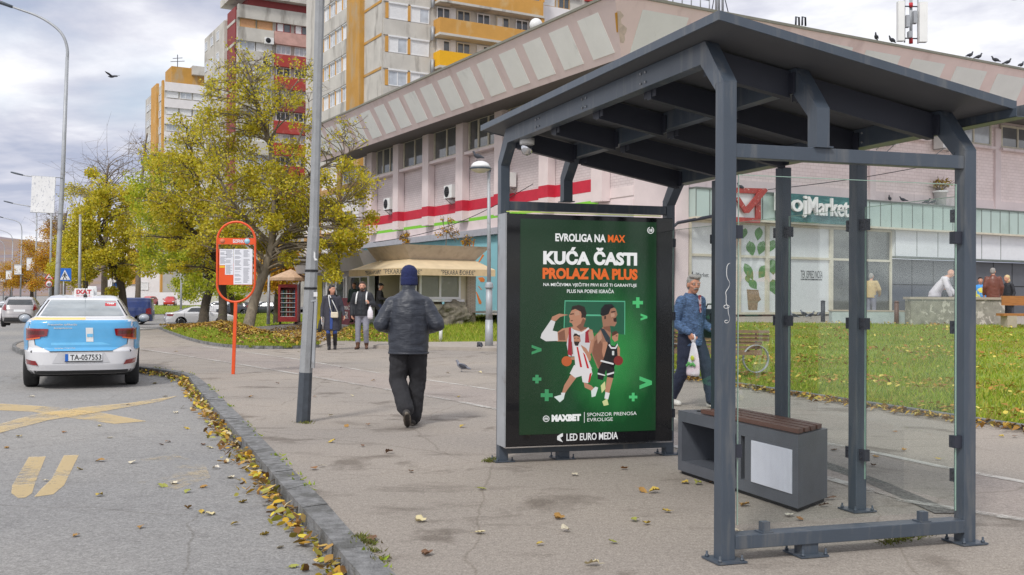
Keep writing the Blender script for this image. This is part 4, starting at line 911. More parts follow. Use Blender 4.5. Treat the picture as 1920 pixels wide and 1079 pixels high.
for Y, px, ytop, hx, lab in ((85, 97, 345, 40, 'street lamp whose arm shows behind the large white banner'), (112, 69, 398, 22, 'second curved lamp behind the large white banner'), (138, 41, 425, 4, 'distant curved lamp between the small white banners'), (165, 24, 447, -6, 'farther curved lamp near the left edge of the road'), (197, 9, 462, -12, 'farthest curved street lamp by the road')):
    street_lamp(Y, [(px-3,560),(px,ytop+8)], [(px,ytop+10),(px-1,ytop-3),(px-8,ytop-10),(hx+8,ytop-15),(hx,ytop-17)], .12, .07, 1.1, lab, lg)
M['banner'] = mat('scrawled_banner', s2l(226, 226, 226), .7, var=.06, scale=3., col2=s2l(190, 192, 198), c2pos=(.56, .60), c2scale=14., streak=(1,1,.6))
def banner(pxs, Y, label):
    p = [P(x, y, Y) for x, y in pxs]; t = thing('pole_banner', label, 'banner', p[2], world=True, group='white banners on the lamp posts')
    mb = MB(); mb.prism(p, (0,.03,0)); mb.build('panel', M['banner'], t)
    mb = MB()
    for a, b_ in ((p[0], p[1]), (p[3], p[2])): mb.tube([a+(a-b_)*.02+Vector((0,.015,0)), b_+(b_-a)*.3+Vector((0,.015,0))], .015*Y/36, 6)
    mb.build('bracket', M['galv'], t)
banner([(60,330),(104,333),(101,400),(57,398)], 35.9, 'large scrawled white banner beside the nearest lamp pole')
banner([(70,464),(88,464),(88,493.5),(70,493.5)], 111.8, 'second largest white banner, lower right of the big one')
banner([(50,484),(65,484),(65,507),(50,507)], 124, 'blank white banner third in the receding row')
banner([(27,497),(40,497),(40,515),(27,515)], 137.6, 'scrawled small white banner fourth in the receding row')
banner([(11,508),(22,508),(22,524),(11,524)], 164, 'small white banner fifth in the receding row')
banner([(-4,513),(8,513),(8,528),(-4,528)], 190, 'smallest white banner cut by the photo edge')
# park lamp with a bird
lp_ = thing('park_lamp', 'pale post lamp with half globe head beside the bakery', 'street lamp', G(917,655), world=True)
b = G(917,655); tpz = P(916.5, 318, b.y)
mb = MB(); mb.tube([b, P(917, 600, b.y)], [.11, .10], 12); mb.tube([P(917,600,b.y), P(917, 540, b.y)], [.09, .085], 12); mb.lathe(P(917, 541, b.y), [(.11,0),(.12,.04),(.1,.08),(.11,.12),(.055,.17)], n=14); mb.tube([P(917,540,b.y), tpz], [.055, .04], 10); mb.build('pole', M['galv'], lp_)
e = P(901, 318, b.y)
mb = MB(); mb.lathe(e, [(.28,-.005),(.30,.03),(.27,.045)], n=24); mb.tube([e+Vector((.2,0,.0)), tpz+Vector((.03,0,-.02)), tpz+Vector((.0,0,-.12))], .035, 8); mb.build('lamp_ring', M['steel'], lp_)
mb = MB(); mb.lathe(e, [(.265,.046),(.255,.10),(.2,.17),(.1,.215),(.001,.225)], n=24); mb.build('lamp_hood', M['white'], lp_)
mb = MB(); mb.lathe(e, [(.001,-.1),(.12,-.085),(.22,-.04),(.275,-.006)], n=24); mb.build('lens', mat('lamp_lens_cream', s2l(205,195,175), .3), lp_)
# small road signs
def sign_plate(name, label, Y, px, ytop, post_h):
    pass
M['signblue'] = mat('sign_blue', s2l(30, 100, 190), .4, var=.04); M['signred'] = mat('sign_red', s2l(200, 40, 45), .4); M['signblack'] = mat('sign_black', (.02,.02,.02), .5)
def sign(label, Y, px, basez=RZ):
    b = P(px, 560, Y); b.z = GZ(b.x, b.y); return thing('road_sign', label, 'road sign', b, world=True), b
t, b = sign('red triangle road hump sign above a round speed limit 40 sign', 80, 92)
mb = MB(); mb.tube([b, P(92, 512, 80)], .035, 8); mb.build('post', M['galv'], t)
f = MB(); f.prism([P(83,524,79.95), P(101,524,79.95), P(92,511.5,79.95)], (0,.02,0)); pl = f.build('warning_plate', M['signred'], t)
f = MB(); f.prism([P(86,522.6,79.94), P(98,522.6,79.94), P(92,514.2,79.94)], (0,.008,0)); f.build('white_field', M['white'], pl)
f = MB(); f.prism([P(88,521.8,79.93), P(96,521.8,79.93), P(94,520.6,79.93), P(92.5,519.4,79.93), P(91.5,519.4,79.93), P(90,520.6,79.93)], (0,.008,0)); f.build('hump_symbol', M['signblack'], pl)
c = P(92,533,79.95); f = MB(); f.lathe(c, [(.29,0),(.29,.02)], axis=(0,-1,0), n=24); pl = f.build('limit_plate', M['signred'], t)
f = MB(); f.lathe(c+Vector((0,-.021,0)), [(.23,0),(.23,.004)], axis=(0,-1,0), n=24); f.build('white_field', M['white'], pl)
text('lettering', '40', pl, M['signblack'], c+Vector((0,-.027,0)), (1,0,0), ZV, .3, .24, .004, .02)
t, b = sign('square blue pedestrian crossing sign beside the tall lamp', 52, 119)
mb = MB(); mb.tube([b, P(119.5, 515, 52)], .035, 8); mb.build('post', M['galv'], t)
f = MB(); f.prism([P(111,527,51.95), P(133.5,527.5,51.95), P(133.5,503.5,51.95), P(111,503,51.95)], (0,.02,0)); pl = f.build('plate', M['signblue'], t)
f = MB(); f.prism([P(112.5,525,51.94), P(131.5,525,51.94), P(121.5,506,51.94)], (0,.008,0)); f.build('white_triangle', M['white'], pl)
def fig(pts, Y): 
    f = MB()
    for p_ in pts: f.prism([P(x, y, Y) for x, y in p_], (0,.006,0))
    return f
f = fig([[(120.4,511),(122.4,511),(122.4,513.4),(120.4,513.4)], [(119.8,513.6),(122.8,513.6),(122.6,518.5),(120.2,518.5)], [(120.2,518.3),(121.4,518.3),(119,524.5),(117.4,524.2)], [(121.2,518.3),(122.6,518.3),(125.6,524),(124.2,524.5)], [(119.8,514),(120.2,515.4),(117,519.2),(116.2,518.4)], [(122.6,514),(125.8,517.6),(125,518.6),(122.6,516)]], 51.93); f.build('walker_symbol', M['signblack'], pl)
t, b = sign('round blue bicycle sign on white post in front of the blue van', 60, 219.5)
mb = MB(); mb.tube([b, P(219.5, 545, 60)], .03, 8); mb.tube([b+Vector((.12,0,0)), P(223, 545, 60)], .02, 8); mb.build('post', M['white'], t)
c = P(219.5,538,59.9); f = MB(); f.lathe(c, [(.255,0),(.255,.02)], axis=(0,-1,0), n=24); pl = f.build('plate', M['signblue'], t)
f = MB()
for q in (-.1, .1): f.lathe(c+Vector((q,-.021,-.04)), [(.075,0),(.075,.004),(.05,.004),(.05,0)], axis=(0,-1,0), n=16, cap=False)
f.bar(c+Vector((-.1,-.024,-.04)), c+Vector((.05,-.024,.05)), .02, .006, up=(0,1,0)); f.bar(c+Vector((.1,-.024,-.04)), c+Vector((.04,-.024,.09)), .02, .006, up=(0,1,0)); f.build('bicycle_symbol', M['white'], pl)
# plain slender poles
for px, y0_, y1_, Y, lab in ((149, 575, 405, 50, 'slim grey pole rising beside the taxi roof sign'), (339, 578, 496, 75, 'thin grey pole behind the white coupe'), (503, 607, 515, 49, 'short pale post between the trunks and the drinks cooler')):
    b = P(px, y0_, Y); b.z = GZ(b.x, b.y) if px < 400 else 0
    t = thing('slender_pole', lab, 'pole', b, world=True, group=None)
    mb = MB(); mb.tube([b, P(px+1.5, y1_, Y)], [.09, .06], 8); mb.build('shaft', M['galv'], t); f = MB(); f.lathe(P(px+1.5, y1_, Y), [(.07,-.02),(.075,.03),(.02,.06)], n=8); f.build('cap', M['galv'], t)
b = P(636, 610, 40); b.z = 0
t = thing('slender_pole', 'dark ribbed lamp post in front of the bakery window', 'pole', b, world=True)
mb = MB(); mb.tube([b, P(636, 540, 40)], .1, 10); mb.lathe(P(636, 545, 40), [(.11,0),(.13,.06),(.1,.12),(.12,.2),(.06,.3)], n=12); mb.tube([P(636, 540, 40), P(634, 400, 40)], [.06, .05], 8); mb.build('shaft', mat('dull_green_post', s2l(105, 112, 112), .6, var=.2), t)
b = P(826, 643, 31); b.z = 0
t = thing('slender_pole', 'short white bollard post on the grass by the bakery', 'bollard', b, world=True)
mb = MB(); mb.tube([b, P(827, 608, 31)], [.055, .05], 10); mb.build('shaft', M['white'], t); f = MB(); f.lathe(P(827, 608, 31), [(.055,0),(.04,.03),(.01,.04)], n=10); f.build('cap', M['white'], t)
# ================================================================== BUILDINGS
da = Vector((-.493, .870, 0)); db = Vector((.870, .493, 0)); nL = Vector((-.870, -.493, 0)); nR = Vector((.493, -.870, 0))
W0 = Vector((4.32, 36, 0))
def hit(px, py, p0, n):
    d = ray(px, py); o = Vector((0, 0, CAMH)); t = (p0-o).dot(n)/d.dot(n); return o+d*t
def HL(px, py, out=0): return hit(px, py, W0+nL*out, nL)
def HR(px, py, out=0): return hit(px, py, W0+nR*out, nR)
def sL(px, out=0): return (HL(px, 500, out)-W0).dot(da)
def tR(px, out=0): return (HR(px, 500, out)-W0).dot(db)
def LP(s, z, out=0): return W0+da*s+nL*out+ZV*z
def RP(t, z, out=0): return W0+db*t+nR*out+ZV*z
pink = s2l(206, 190, 190); pinkR = s2l(226, 204, 202)
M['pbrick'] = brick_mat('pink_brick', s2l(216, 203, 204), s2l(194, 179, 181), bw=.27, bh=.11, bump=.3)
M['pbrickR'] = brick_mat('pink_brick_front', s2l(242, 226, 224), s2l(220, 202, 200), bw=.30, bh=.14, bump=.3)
M['pplain'] = mat('pink_plaster', s2l(224, 209, 209), .8, var=.07, scale=1.2, col2=s2l(180, 165, 162), c2pos=(.6, .8), c2scale=1.2, streak=(1,1,.25))
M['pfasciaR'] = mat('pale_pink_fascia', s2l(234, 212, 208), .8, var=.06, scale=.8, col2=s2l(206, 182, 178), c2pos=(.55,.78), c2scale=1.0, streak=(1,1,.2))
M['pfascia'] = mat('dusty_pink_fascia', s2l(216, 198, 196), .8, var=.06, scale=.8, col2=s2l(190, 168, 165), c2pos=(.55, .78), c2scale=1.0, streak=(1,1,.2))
M['pgrey'] = mat('fascia_grey_panel', s2l(232, 232, 229), .8, var=.05, scale=1.0, col2=s2l(198, 198, 194), c2pos=(.6, .8), c2scale=1.6, streak=(1,1,.3))
M['soffit'] = mat('dark_soffit', s2l(96, 92, 90), .8, var=.1)
M['cream'] = mat('cream_frame', s2l(205, 198, 180), .6)
M['redstripe'] = mat('red_stripe', s2l(196, 38, 62), .7, var=.1, scale=3.); M['green'] = mat('green_stripe', s2l(130, 205, 60), .7, var=.06)
M['ledge'] = mat('ledge_metal', s2l(168, 168, 176), .6, var=.1)
M['mural'] = mat('mural_blue', s2l(140, 195, 205), .75, var=.05); M['muralor'] = mat('mural_orange', s2l(225, 125, 45), .7); M['muralye'] = mat('mural_yellow', s2l(238, 175, 60), .7)
bld = thing('commercial_building', 'long pink brick shopping building with leaning panelled fascia and red green stripes', 'building', W0, world=True)
SE, TE = 26.3, 46.
def wallquad(name, a, b, z0, z1, mt, uvn, par=None):
    mb = MB(); mb.poly([a+ZV*z0, b+ZV*z0, b+ZV*z1, a+ZV*z1]); o = mb.build(name, mt, par or bld)
    uvquad(o, lambda c: ((Vector((c.x, c.y, 0))-Vector((a.x, a.y, 0))).length, c.z)); return o
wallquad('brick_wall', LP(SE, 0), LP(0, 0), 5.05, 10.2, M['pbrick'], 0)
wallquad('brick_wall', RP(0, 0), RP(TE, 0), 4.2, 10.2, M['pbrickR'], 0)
mb = MB(); mb.fbox(LP(-.02,.3,-.3), da*(SE+.02), nL*.29, ZV*4.75); mb.build('plinth_wall', M['pplain'], bld)
mb = MB(); mb.fbox(LP(0, 5.05, 0), da*SE, nL*.02, ZV*.36); mb.fbox(LP(0,4.45,0), da*SE, nL*.02, ZV*.46); mb.build('plaster_band', M['pplain'], bld)
s2_ = 2.2
mb = MB(); mb.fbox(LP(s2_, 5.41, 0), da*(SE-s2_), nL*.03, ZV*.47); rs = mb.build('red_stripe', M['redstripe'], bld)
mb = MB(); mb.fbox(LP(s2_, 4.91, 0), da*(SE-s2_), nL*.024, ZV*.15); mb.build('green_stripe', M['green'], bld)
mb = MB(); mb.fbox(LP(0, 4.16, 0), da*SE, nL*.28, ZV*.29); mb.build('ledge', M['ledge'], bld)
mb = MB(); mb.fbox(LP(5, .6, -.0), da*(SE-5), nL*.02, ZV*3.55); mur = mb.build('mural', M['mural'], bld)
def murpoly(px, mt, k=1):
    mb = MB(); mb.prism([HL(x, y, .021+.004*k) for x, y in px], nL*.003); mb.build('mural_shape', mt, mur)
def arc(cx, cy, r0_, r1_, a0_, a1_, n=12):
    A = np.linspace(a0_, a1_, n); return [(cx+r1_*math.cos(a), cy+r1_*math.sin(a)*1.25) for a in A]+[(cx+r0_*math.cos(a), cy+r0_*math.sin(a)*1.25) for a in A[::-1]]
murpoly(arc(873, 526, 0.1, 19, -1.6, 1.6), M['muralye']); murpoly(arc(873, 526, 16, 19.5, -1.6, 1.6), M['cream'], 2); murpoly(arc(873, 526, .1, 14, .3, 1.6), M['muralor'], 2)
for ps in ([(905,477),(908,479),(899,492),(896,493)], [(896,521),(905,520),(909,524),(908,529),(901,529)], [(896,537),(898,537),(904,544),(902,544)], [(892,547),(894,548),(903,567),(902,571),(898,570)], [(887,557),(888,557),(891,575),(890,575)], [(881,559),(882,560),(884,584),(880,584)], [(871,448),(874,448),(874,464),(871,464)], [(880,450),(882,450),(882,464),(880,464)], [(888,449),(890,449),(888,464),(886,464)]): murpoly(ps, M['muralor'])
mb = MB(); mb.fbox(LP(5,.45,0), da*10, nL*.35, ZV*.14); mb.fbox(LP(5,.0,0), da*10, nL*.1, ZV*.45); mb.build('mural_ledge', M['terr'], bld)
M['ofwhite'] = mat('offwhite_frame', s2l(214, 208, 196), .5)
pil = [1.8, 5.6, 9.4, 13.2, 17.0, 20.8, 24.6]
for i, s in enumerate(pil):
    mb = MB(); mb.fbox(LP(s-.36, 4.95, .021), da*.72, nL*.36, ZV*4.6); p = mb.build('pilaster', M['pplain'], bld)
    if i: f = MB(); f.fbox(LP(s-.365, 5.4, .3811-.36), da*.73, nL*.366, ZV*.49); f.build('red_stripe', M['redstripe'], p)
def window(par, o, du, n, w, h, kind='two', fr=None, gl=None, fw=.07, dp=.06):
    mb = MB(); o = Vector(o)
    fr = fr or M['ofwhite']; gl = gl or M['winglass']
    for a, b_, c_, d_ in ((0,0,w,fw),(0,h-fw,w,fw),(0,fw,fw,h-2*fw),(w-fw,fw,fw,h-2*fw)): mb.fbox(o+du*a+ZV*b_, du*c_, n*dp, ZV*d_)
    nv = {'one': 0, 'two': 1, 'three': 2, 'half': 1, 'shutter': 0}[kind]
    for i in range(nv): mb.fbox(o+du*(w*(i+1)/(nv+1)-fw/2)+ZV*fw, du*fw, n*dp*.9, ZV*(h-2*fw))
    if kind == 'shutter':
        mb.fbox(o+du*fw+ZV*fw, du*(w-2*fw), n*dp*.4, ZV*(h-2*fw), 2)
        for i in range(int(h/.14)): mb.fbox(o+du*fw+ZV*(fw+.14*i), du*(w-2*fw), n*dp*.5, ZV*.02, 2)
    elif kind == 'half':
        mb.fbox(o+du*fw+ZV*fw, du*(w/2-fw), n*dp*.45, ZV*(h-2*fw), 2); mb.fbox(o+du*w/2+ZV*fw, du*(w/2-fw), n*dp*.4, ZV*(h-2*fw), 1)
    else: mb.fbox(o+du*fw+ZV*fw, du*(w-2*fw), n*dp*.4, ZV*(h-2*fw), 1)
    return mb.build('window', [fr, gl, M['white']], par)
M['reflwin'] = mat('street_window_glass', (.12, .125, .13), .03, var=.5, scale=.35, spec=1.)
for i in range(len(pil)-1):
    s0, s1 = pil[i]+.45, pil[i+1]-.45
    w = window(bld, LP(s1, 8.12, .03), -da, nL, s1-s0, 1.5, ['two','two','three'][i % 3], M['cream'], M['reflwin'], .1, .1)
    f = MB(); f.fbox(LP(s0-.05, 7.98, .02), da*(s1-s0+.1), nL*.32, ZV*.13); f.build('sill', M['pplain'], w)
w = window(bld, LP(1.35, 8.12, .03), -da, nL, 1.3, 1.5, 'one', M['cream'], M['reflwin'], .1, .1)
# roof fascia, soffit
zb_, zt_, ob_, ot_ = 9.3, 11.02, 2.0, 2.95
mb = MB()
mb.poly([LP(SE+2, zb_, ob_), LP(-ob_, zb_, ob_), LP(-ot_, zt_, ot_), LP(SE+2, zt_, ot_)])
mb.poly([RP(-ob_, zb_, ob_), RP(TE, zb_, ob_), RP(TE, zt_, ot_), RP(-ot_, zt_, ot_)], 1)
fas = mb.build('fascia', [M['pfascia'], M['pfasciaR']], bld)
mb = MB(); mb.poly([LP(SE+2, zb_, ob_), LP(SE+2, zb_+.25, -.1), LP(0, zb_+.25, -.1), LP(-ob_, zb_, ob_)]); mb.poly([RP(-ob_, zb_, ob_), RP(0, zb_+.25, -.1), RP(TE, zb_+.25, -.1), RP(TE, zb_, ob_)]); mb.build('soffit', M['soffit'], bld)
mb = MB(); mb.poly([LP(-ot_, zt_, ot_), RP(TE, zt_, ot_), RP(TE, zt_, -30), LP(SE+2, zt_, -20), LP(SE+2, zt_, ot_)]); mb.build('roof', M['soffit'], bld)
M['cap'] = mat('roof_edge_metal', s2l(120, 118, 105), .5)
mb = MB(); mb.fbox(LP(SE+2, zt_, ot_+.06), -da*(SE+2+ot_+.06), -nL*.25, ZV*.09); mb.fbox(RP(-ot_-.0, zt_, ot_+.06), db*(TE+ot_), -nR*.25, ZV*.09); mb.build('roof_edge', M['cap'], fas)
def fpt(fn, s, f, k): 
    o = lerp(ob_, ot_, f); z = lerp(zb_, zt_, f); return fn(s, z, o)
for k in range(16):
    c = -1.17+1.84*k
    if c+.62 > SE+2: break
    mb = MB(); mb.prism([fpt(LP, c+.62, .12, 0), fpt(LP, c-.62, .12, 0), fpt(LP, c-.62, .84, 0), fpt(LP, c+.62, .84, 0)], nL*.015); mb.build('fascia_panel', M['pgrey'], fas)
for k in range(17):
    c = -.79+2.6*k
    mb = MB(); mb.prism([fpt(RP, c-.95, .10, 0), fpt(RP, c+.95, .10, 0), fpt(RP, c+.95, .84, 0), fpt(RP, c-.95, .84, 0)], nR*.015); mb.build('fascia_panel', M['pgrey'], fas)
M['rust'] = mat('exposed_concrete', s2l(206, 188, 174), .9, var=.18, scale=6.)
mb = MB()
random.seed(3)
pts = []
for i in range(9): f = .25+.5*i/8; pts.append(fpt(RP, -lerp(ob_, ot_, f)+.12+.35*random.random()*(1-abs(i-4)/6), f, 0))
edge = [fpt(RP, -lerp(ob_, ot_, .25+.5*i/8)+.01, .25+.5*i/8, 0) for i in range(9)]
mb.prism(edge+pts[::-1], nR*.012); mb.build('plaster_damage', M['rust'], fas)
mb = MB(); mb.prism([fpt(LP, -2.72, .72, 0), fpt(LP, -2.6, .72, 0), fpt(LP, -2.3, .42, 0), fpt(LP, -2.36, .42, 0)], nL*.02); mb.build('rust_streak', mat('rust_ochre', s2l(190, 140, 50), .8), fas)
# front (right) facade details
for t0_, t1_, z0 in ((1.82, 2.42, .7), (12.0, 12.35, 5.4), (20.2, 20.6, 5.4)):
    mb = MB(); mb.fbox(RP(t0_, z0, .002), db*(t1_-t0_), nR*.1, ZV*(9.2-z0)); mb.build('pilaster', M['pplain'], bld)
mb = MB(); mb.fbox(RP(0, .5, .003), db*1.8, nR*.02, ZV*8.6); mb.build('plaster_band', M['pplain'], bld)
mb = MB(); mb.fbox(RP(2.5, 5.45, .003), db*(TE-2.5), nR*.03, ZV*.45); mb.build('plaster_band', M['pplain'], bld)
for i in range(8):
    t0_ = 3.0+i*4.4
    w = window(bld, RP(t0_, 8.35, .03), db, nR, 3.7, 1.05, 'three', M['cream'], M['winlight'] if i % 2 else M['reflwin'], .09, .08)
    f = MB(); f.fbox(RP(t0_-.1, 8.2, .02), db*3.9, nR*.25, ZV*.12); f.build('sill', M['pplain'], w)
M['canopy'] = mat('green_grey_cladding', s2l(178, 196, 190), .45, var=.06, scale=.7, col2=s2l(160, 178, 170), c2pos=(.5, .7), c2scale=.8)
M['seam'] = mat('cladding_seam', s2l(105, 112, 108), .6)
mb = MB(); mb.fbox(RP(2.45, 4.38, .03), db*(TE-2.45), nR*.42, ZV*1.02); can = mb.build('canopy_band', M['canopy'], bld)
mb = MB()
for i in range(66): mb.fbox(RP(2.45+.65*i, 4.4, .45), db*.035, nR*.012, ZV*.98)
mb.fbox(RP(2.43, 5.4, .0), db*(TE-2.4), nR*.5, ZV*.06); mb.build('cladding_seams', M['seam'], can)
mb = MB(); mb.fbox(RP(2.43, 4.30, .03), db*(TE-2.4), nR*.5, ZV*.075); mb.build('canopy_edge', M['cream'], can)
M['whpanel'] = mat('white_cladding', s2l(222, 224, 228), .5, var=.04); M['dkpanel'] = mat('dark_grey_cladding', s2l(92, 95, 102), .5, var=.08, scale=2.)
tw = 13.3
mb = MB(); mb.fbox(RP(tw, 3.2, .03), db*(22.2-tw), nR*.25, ZV*1.1); o = mb.build('white_cladding', M['whpanel'], bld)
mb = MB()
t_ = tw
for w in (1.35, 1.35, 1.35, 1.6, 1.35, 1.35): mb.fbox(RP(t_, 3.22, .28), db*.03, nR*.008, ZV*1.06); t_ += w
mb.fbox(RP(tw, 3.12, .03), db*(TE-tw), nR*.3, ZV*.09); mb.build('cladding_seams', M['seam'], o)
window(bld, RP(22.3, 3.22, .03), db, nR, 4., 1.05, 'two', M['cream'], M['winlight'], .12, .2)
mb = MB(); mb.fbox(RP(tw, .6, -.4), db*(TE-tw), nR*.41, ZV*2.5); o = mb.build('dark_cladding', M['dkpanel'], bld)
mb = MB()
for i in range(24): mb.fbox(RP(tw+1.37*i, .62, .012), db*.04, nR*.006, ZV*2.48)
mb.fbox(RP(tw, 2.0, .012), db*(TE-tw), nR*.0055, ZV*.04); mb.build('cladding_seams', M['black'], o)
# shop front
M['shopwhite'] = mat('shop_film_white', s2l(214, 216, 218), .25, var=.04, spec=.6)
M['shopglass'] = mat('shop_glass', (.10, .105, .095), .03, var=.7, scale=.8, spec=.9)
def shopbay(t0_, t1_, mt, trans=2.9, label=None):
    mb = MB(); mb.fbox(RP(t0_, .8, .02), db*(t1_-t0_), nR*.05, ZV*3.45, 0)
    f = MB(); fw = .09
    for a in (t0_, t1_-fw): f.fbox(RP(a, .78, .072), db*fw, nR*.07, ZV*3.5)
    for z in (.78, trans, 4.2): f.fbox(RP(t0_+fw, z, .072), db*(t1_-t0_-2*fw), nR*.065, ZV*fw)
    o = mb.build('shop_window', mt, bld); f.build('frame', M['cream'], o); return o
bays = [(2.45,3.9,'shopwhite'),(3.9,4.85,'shopwhite'),(4.85,6.3,'shopwhite'),(6.3,7.4,'shopwhite'),(7.4,9.75,'shopwhite'),(9.75,11.3,'shopglass'),(11.3,tw,'shopglass')]
so_ = [shopbay(a, b_, M[m_], 2.95) for a, b_, m_ in bays]
M['leafg'] = mat('printed_leaf_green', s2l(98, 140, 85), .35, var=.3, scale=4.); M['barkp'] = mat('printed_bark', s2l(150, 125, 100), .4, var=.35, scale=9.)
def printed(px, mt, par, k=0): 
    mb = MB(); mb.prism([HR(x, y, .0715+.0015*k) for x, y in px], nR*.001); o = mb.build('printed_leaf', mt, par); return o
def leafpx(x, y, ang, L, wd):
    pts = []
    for q in np.linspace(0, 1, 7): pts.append((q, wd*math.sin(math.pi*q**.8)))
    pts = pts+[(q, -w) for q, w in pts[-2:0:-1]]
    return [(x+L*(q*math.cos(ang)-w*math.sin(ang)), y+L*(q*math.sin(ang)+w*math.cos(ang))) for q, w in pts]
for x, y, a, L, wd in [(1398,428,1.8,20,.28),(1424,426,1.7,26,.3),(1405,452,1.35,30,.3),(1432,452,1.9,28,.3),(1396,494,1.1,36,.22),(1406,525,.95,22,.35),(1440,498,2.2,30,.33),(1400,516,1.35,16,.3)]: printed(leafpx(x, y, a, L, wd), M['leafg'], so_[2])
for x, y, a, L, wd in [(1448,486,1.5,30,.4),(1449,524,1.4,30,.4),(1452,450,2.0,26,.3)]: printed(leafpx(x, y, a, L, wd), M['leafg'], so_[3])
printed([(1400,543),(1422,544),(1424,556),(1427,562),(1421,568),(1420,582),(1403,582)], M['barkp'], so_[2])
M['dkink'] = mat('dark_print', s2l(62, 64, 70), .5)
text('lettering', 'MojMarket', so_[0], M['dkink'], HR(1311, 517, .0725), db, ZV, .9, .22, .002)
f = MB(); c = HR(1294.5, 516, .0725); f.fbox(c-db*.1-ZV*.1, db*.03, nR*.002, ZV*.22); f.fbox(c+db*.08-ZV*.1, db*.03, nR*.002, ZV*.22); f.fbox(c-db*.07-ZV*.1, db*.15, nR*.002, ZV*.03); f.bar(c-db*.05+nR*.003, c-ZV*.06+nR*.003, .03, .002, up=nR); f.bar(c-ZV*.06+nR*.003, c+db*.12+ZV*.13+nR*.003, .03, .002, up=nR); f.build('emblem', M['dkink'], so_[0])
text('lettering', 'TEK ISPRED NOSA', so_[4], M['dkink'], HR(1522, 515, .0725), db, ZV, 1.2, .3, .002)
f = MB(); c = HR(1522, 526, .0725); 
for i in range(16): f.fbox(c+db*(-.6+.075*i), db*(.04+.02*random.random()), nR*.002, ZV*.06)
f.build('small_print', M['dkink'], so_[4])
mb = MB(); mb.tube([RP(1.6, .7, .12), RP(1.6, 3.9, .12), RP(1.75, 4.12, .3), RP(3.6, 4.5, .75)], .06, 8); mb.build('drain_pipe', M['steel_dark'], bld)
# shop sign
sg = thing('shop_sign', 'worn green shop sign with white letters above the shop front', 'sign', RP(6.3, 4.3, .47), world=True)
M['teal'] = mat('sign_teal', s2l(52, 104, 104), .5, var=.2, scale=5., col2=s2l(90, 140, 138), c2pos=(.5, .7), c2scale=6., streak=(.3,.3,2))
mb = MB(); mb.fbox(RP(6.35, 4.36, .47), db*(tR(1598,.5)-6.35), nR*.1, ZV*1.1); bk_ = mb.build('backing_board', M['teal'], sg)
z_ = HR(1520, 389, .6).z
text('lettering', 'Moj', sg, M['plastic_white'], RP((tR(1452,.6)+tR(1511,.6))/2, z_+.02, .572), db, ZV, tR(1511,.6)-tR(1452,.6), .90, .1, .012)
text('lettering', 'Market', sg, M['plastic_white'], RP((tR(1513,.6)+tR(1590,.6))/2, z_+.05, .572), db, ZV, tR(1590,.6)-tR(1513,.6), .72, .1, .012)
lgo = thing('shop_logo', 'large red framed tick logo beside the green shop sign', 'sign', HR(1400, 390, .5), world=True)
M['rustred'] = mat('flaking_red', s2l(160, 62, 55), .6, var=.2, scale=8., col2=s2l(205, 180, 170), c2pos=(.62, .66), c2scale=9.)
mb = MB(); mb.prism([HR(x, y, .48) for x, y in [(1372,415),(1418,417),(1420,362),(1374,358)]], nR*.12); mb.build('white_face', M['white'], lgo)
fr_ = [[(1366,352),(1424,354),(1424,364),(1366,362)],[(1366,407),(1424,410),(1422,419),(1366,416)],[(1366,362),(1376,362),(1376,408),(1366,408)],[(1415,364),(1424,364),(1424,411),(1415,411)]]
mb = MB()
for p_ in fr_: mb.prism([HR(x, y, .61) for x, y in p_], nR*.08)
mb.build('frame', M['rustred'], lgo)
mb = MB(); mb.prism([HR(x, y, .695) for x, y in [(1376,372),(1384,370),(1397,390),(1426,354),(1434,354),(1437,358),(1402,400),(1394,400)]], nR*.08); o = mb.build('tick', M['rustred'], lgo)
bm = bmesh.new(); bm.from_mesh(o.data); bmesh.ops.triangulate(bm, faces=bm.faces[:]); bm.to_mesh(o.data); bm.free()
# air conditioners
def aircon(p, du, n, label, sc=1., group='air conditioners on the facades', ang=0):
    w, h, d = .85*sc, .62*sc, .32*sc
    t = thing('air_conditioner', label, 'air conditioner', p, world=True, group=group)
    o = p-du*w/2+n*.1
    mb = MB(); mb.fbox(o, du*w, n*d, ZV*h); mb.build('casing', M['plastic_white'], t)
    mb = MB(); c = o+du*w*.36+n*(d+.002)+ZV*h*.5; mb.lathe(c, [(.26*sc,0),(.26*sc,.015),(.23*sc,.015),(.23*sc,.004)], axis=n, n=20, cap=False)
    for i in range(5): mb.bar(c+n*.012+ZV*(-.2+.1*i)*sc-du*math.sqrt(.06-(-.2+.1*i)**2+.001)*.9*sc, c+n*.012+ZV*(-.2+.1*i)*sc+du*math.sqrt(.06-(-.2+.1*i)**2+.001)*.9*sc, .01, .012)
    mb.build('fan_grille', M['steel_dark'], t)
    mb = MB(); mb.lathe(c-n*.001, [(.225*sc,0),(.225*sc,.003)], axis=n, n=20); mb.build('fan', M['black'], t)
    for a in (.12, .8): mb = MB(); mb.bar(o+du*w*a-n*.1-ZV*.02, o+du*w*a+n*d-ZV*.02, .04, .04); mb.bar(o+du*w*a-n*.1-ZV*.3, o+du*w*a+n*d*.8-ZV*.03, .03, .03); mb.build('wall_bracket', M['galv'], t)
    return t
aircon(LP(21.9, 6.1, .0), -da, nL, 'white air conditioner on the bay nearest the tree'); aircon(LP(14.3, 6.1, 0), -da, nL, 'middle white air conditioner above the red stripe'); aircon(LP(8.7, 6.1, 0), -da, nL, 'white air conditioner above the red stripe beside the park lamp')
aircon(RP(1.0, 3.0, .02), db, nR, 'white air conditioner low on the pink wall beside the drain pipe', 1.1)
aircon(HR(1765, 282, .02), db, nR, 'large white air conditioner beside the shelter roof corner', 1.5); aircon(HR(1652, 272, .02), db, nR, 'white air conditioner under the shelter roof above the shop', 1.2)
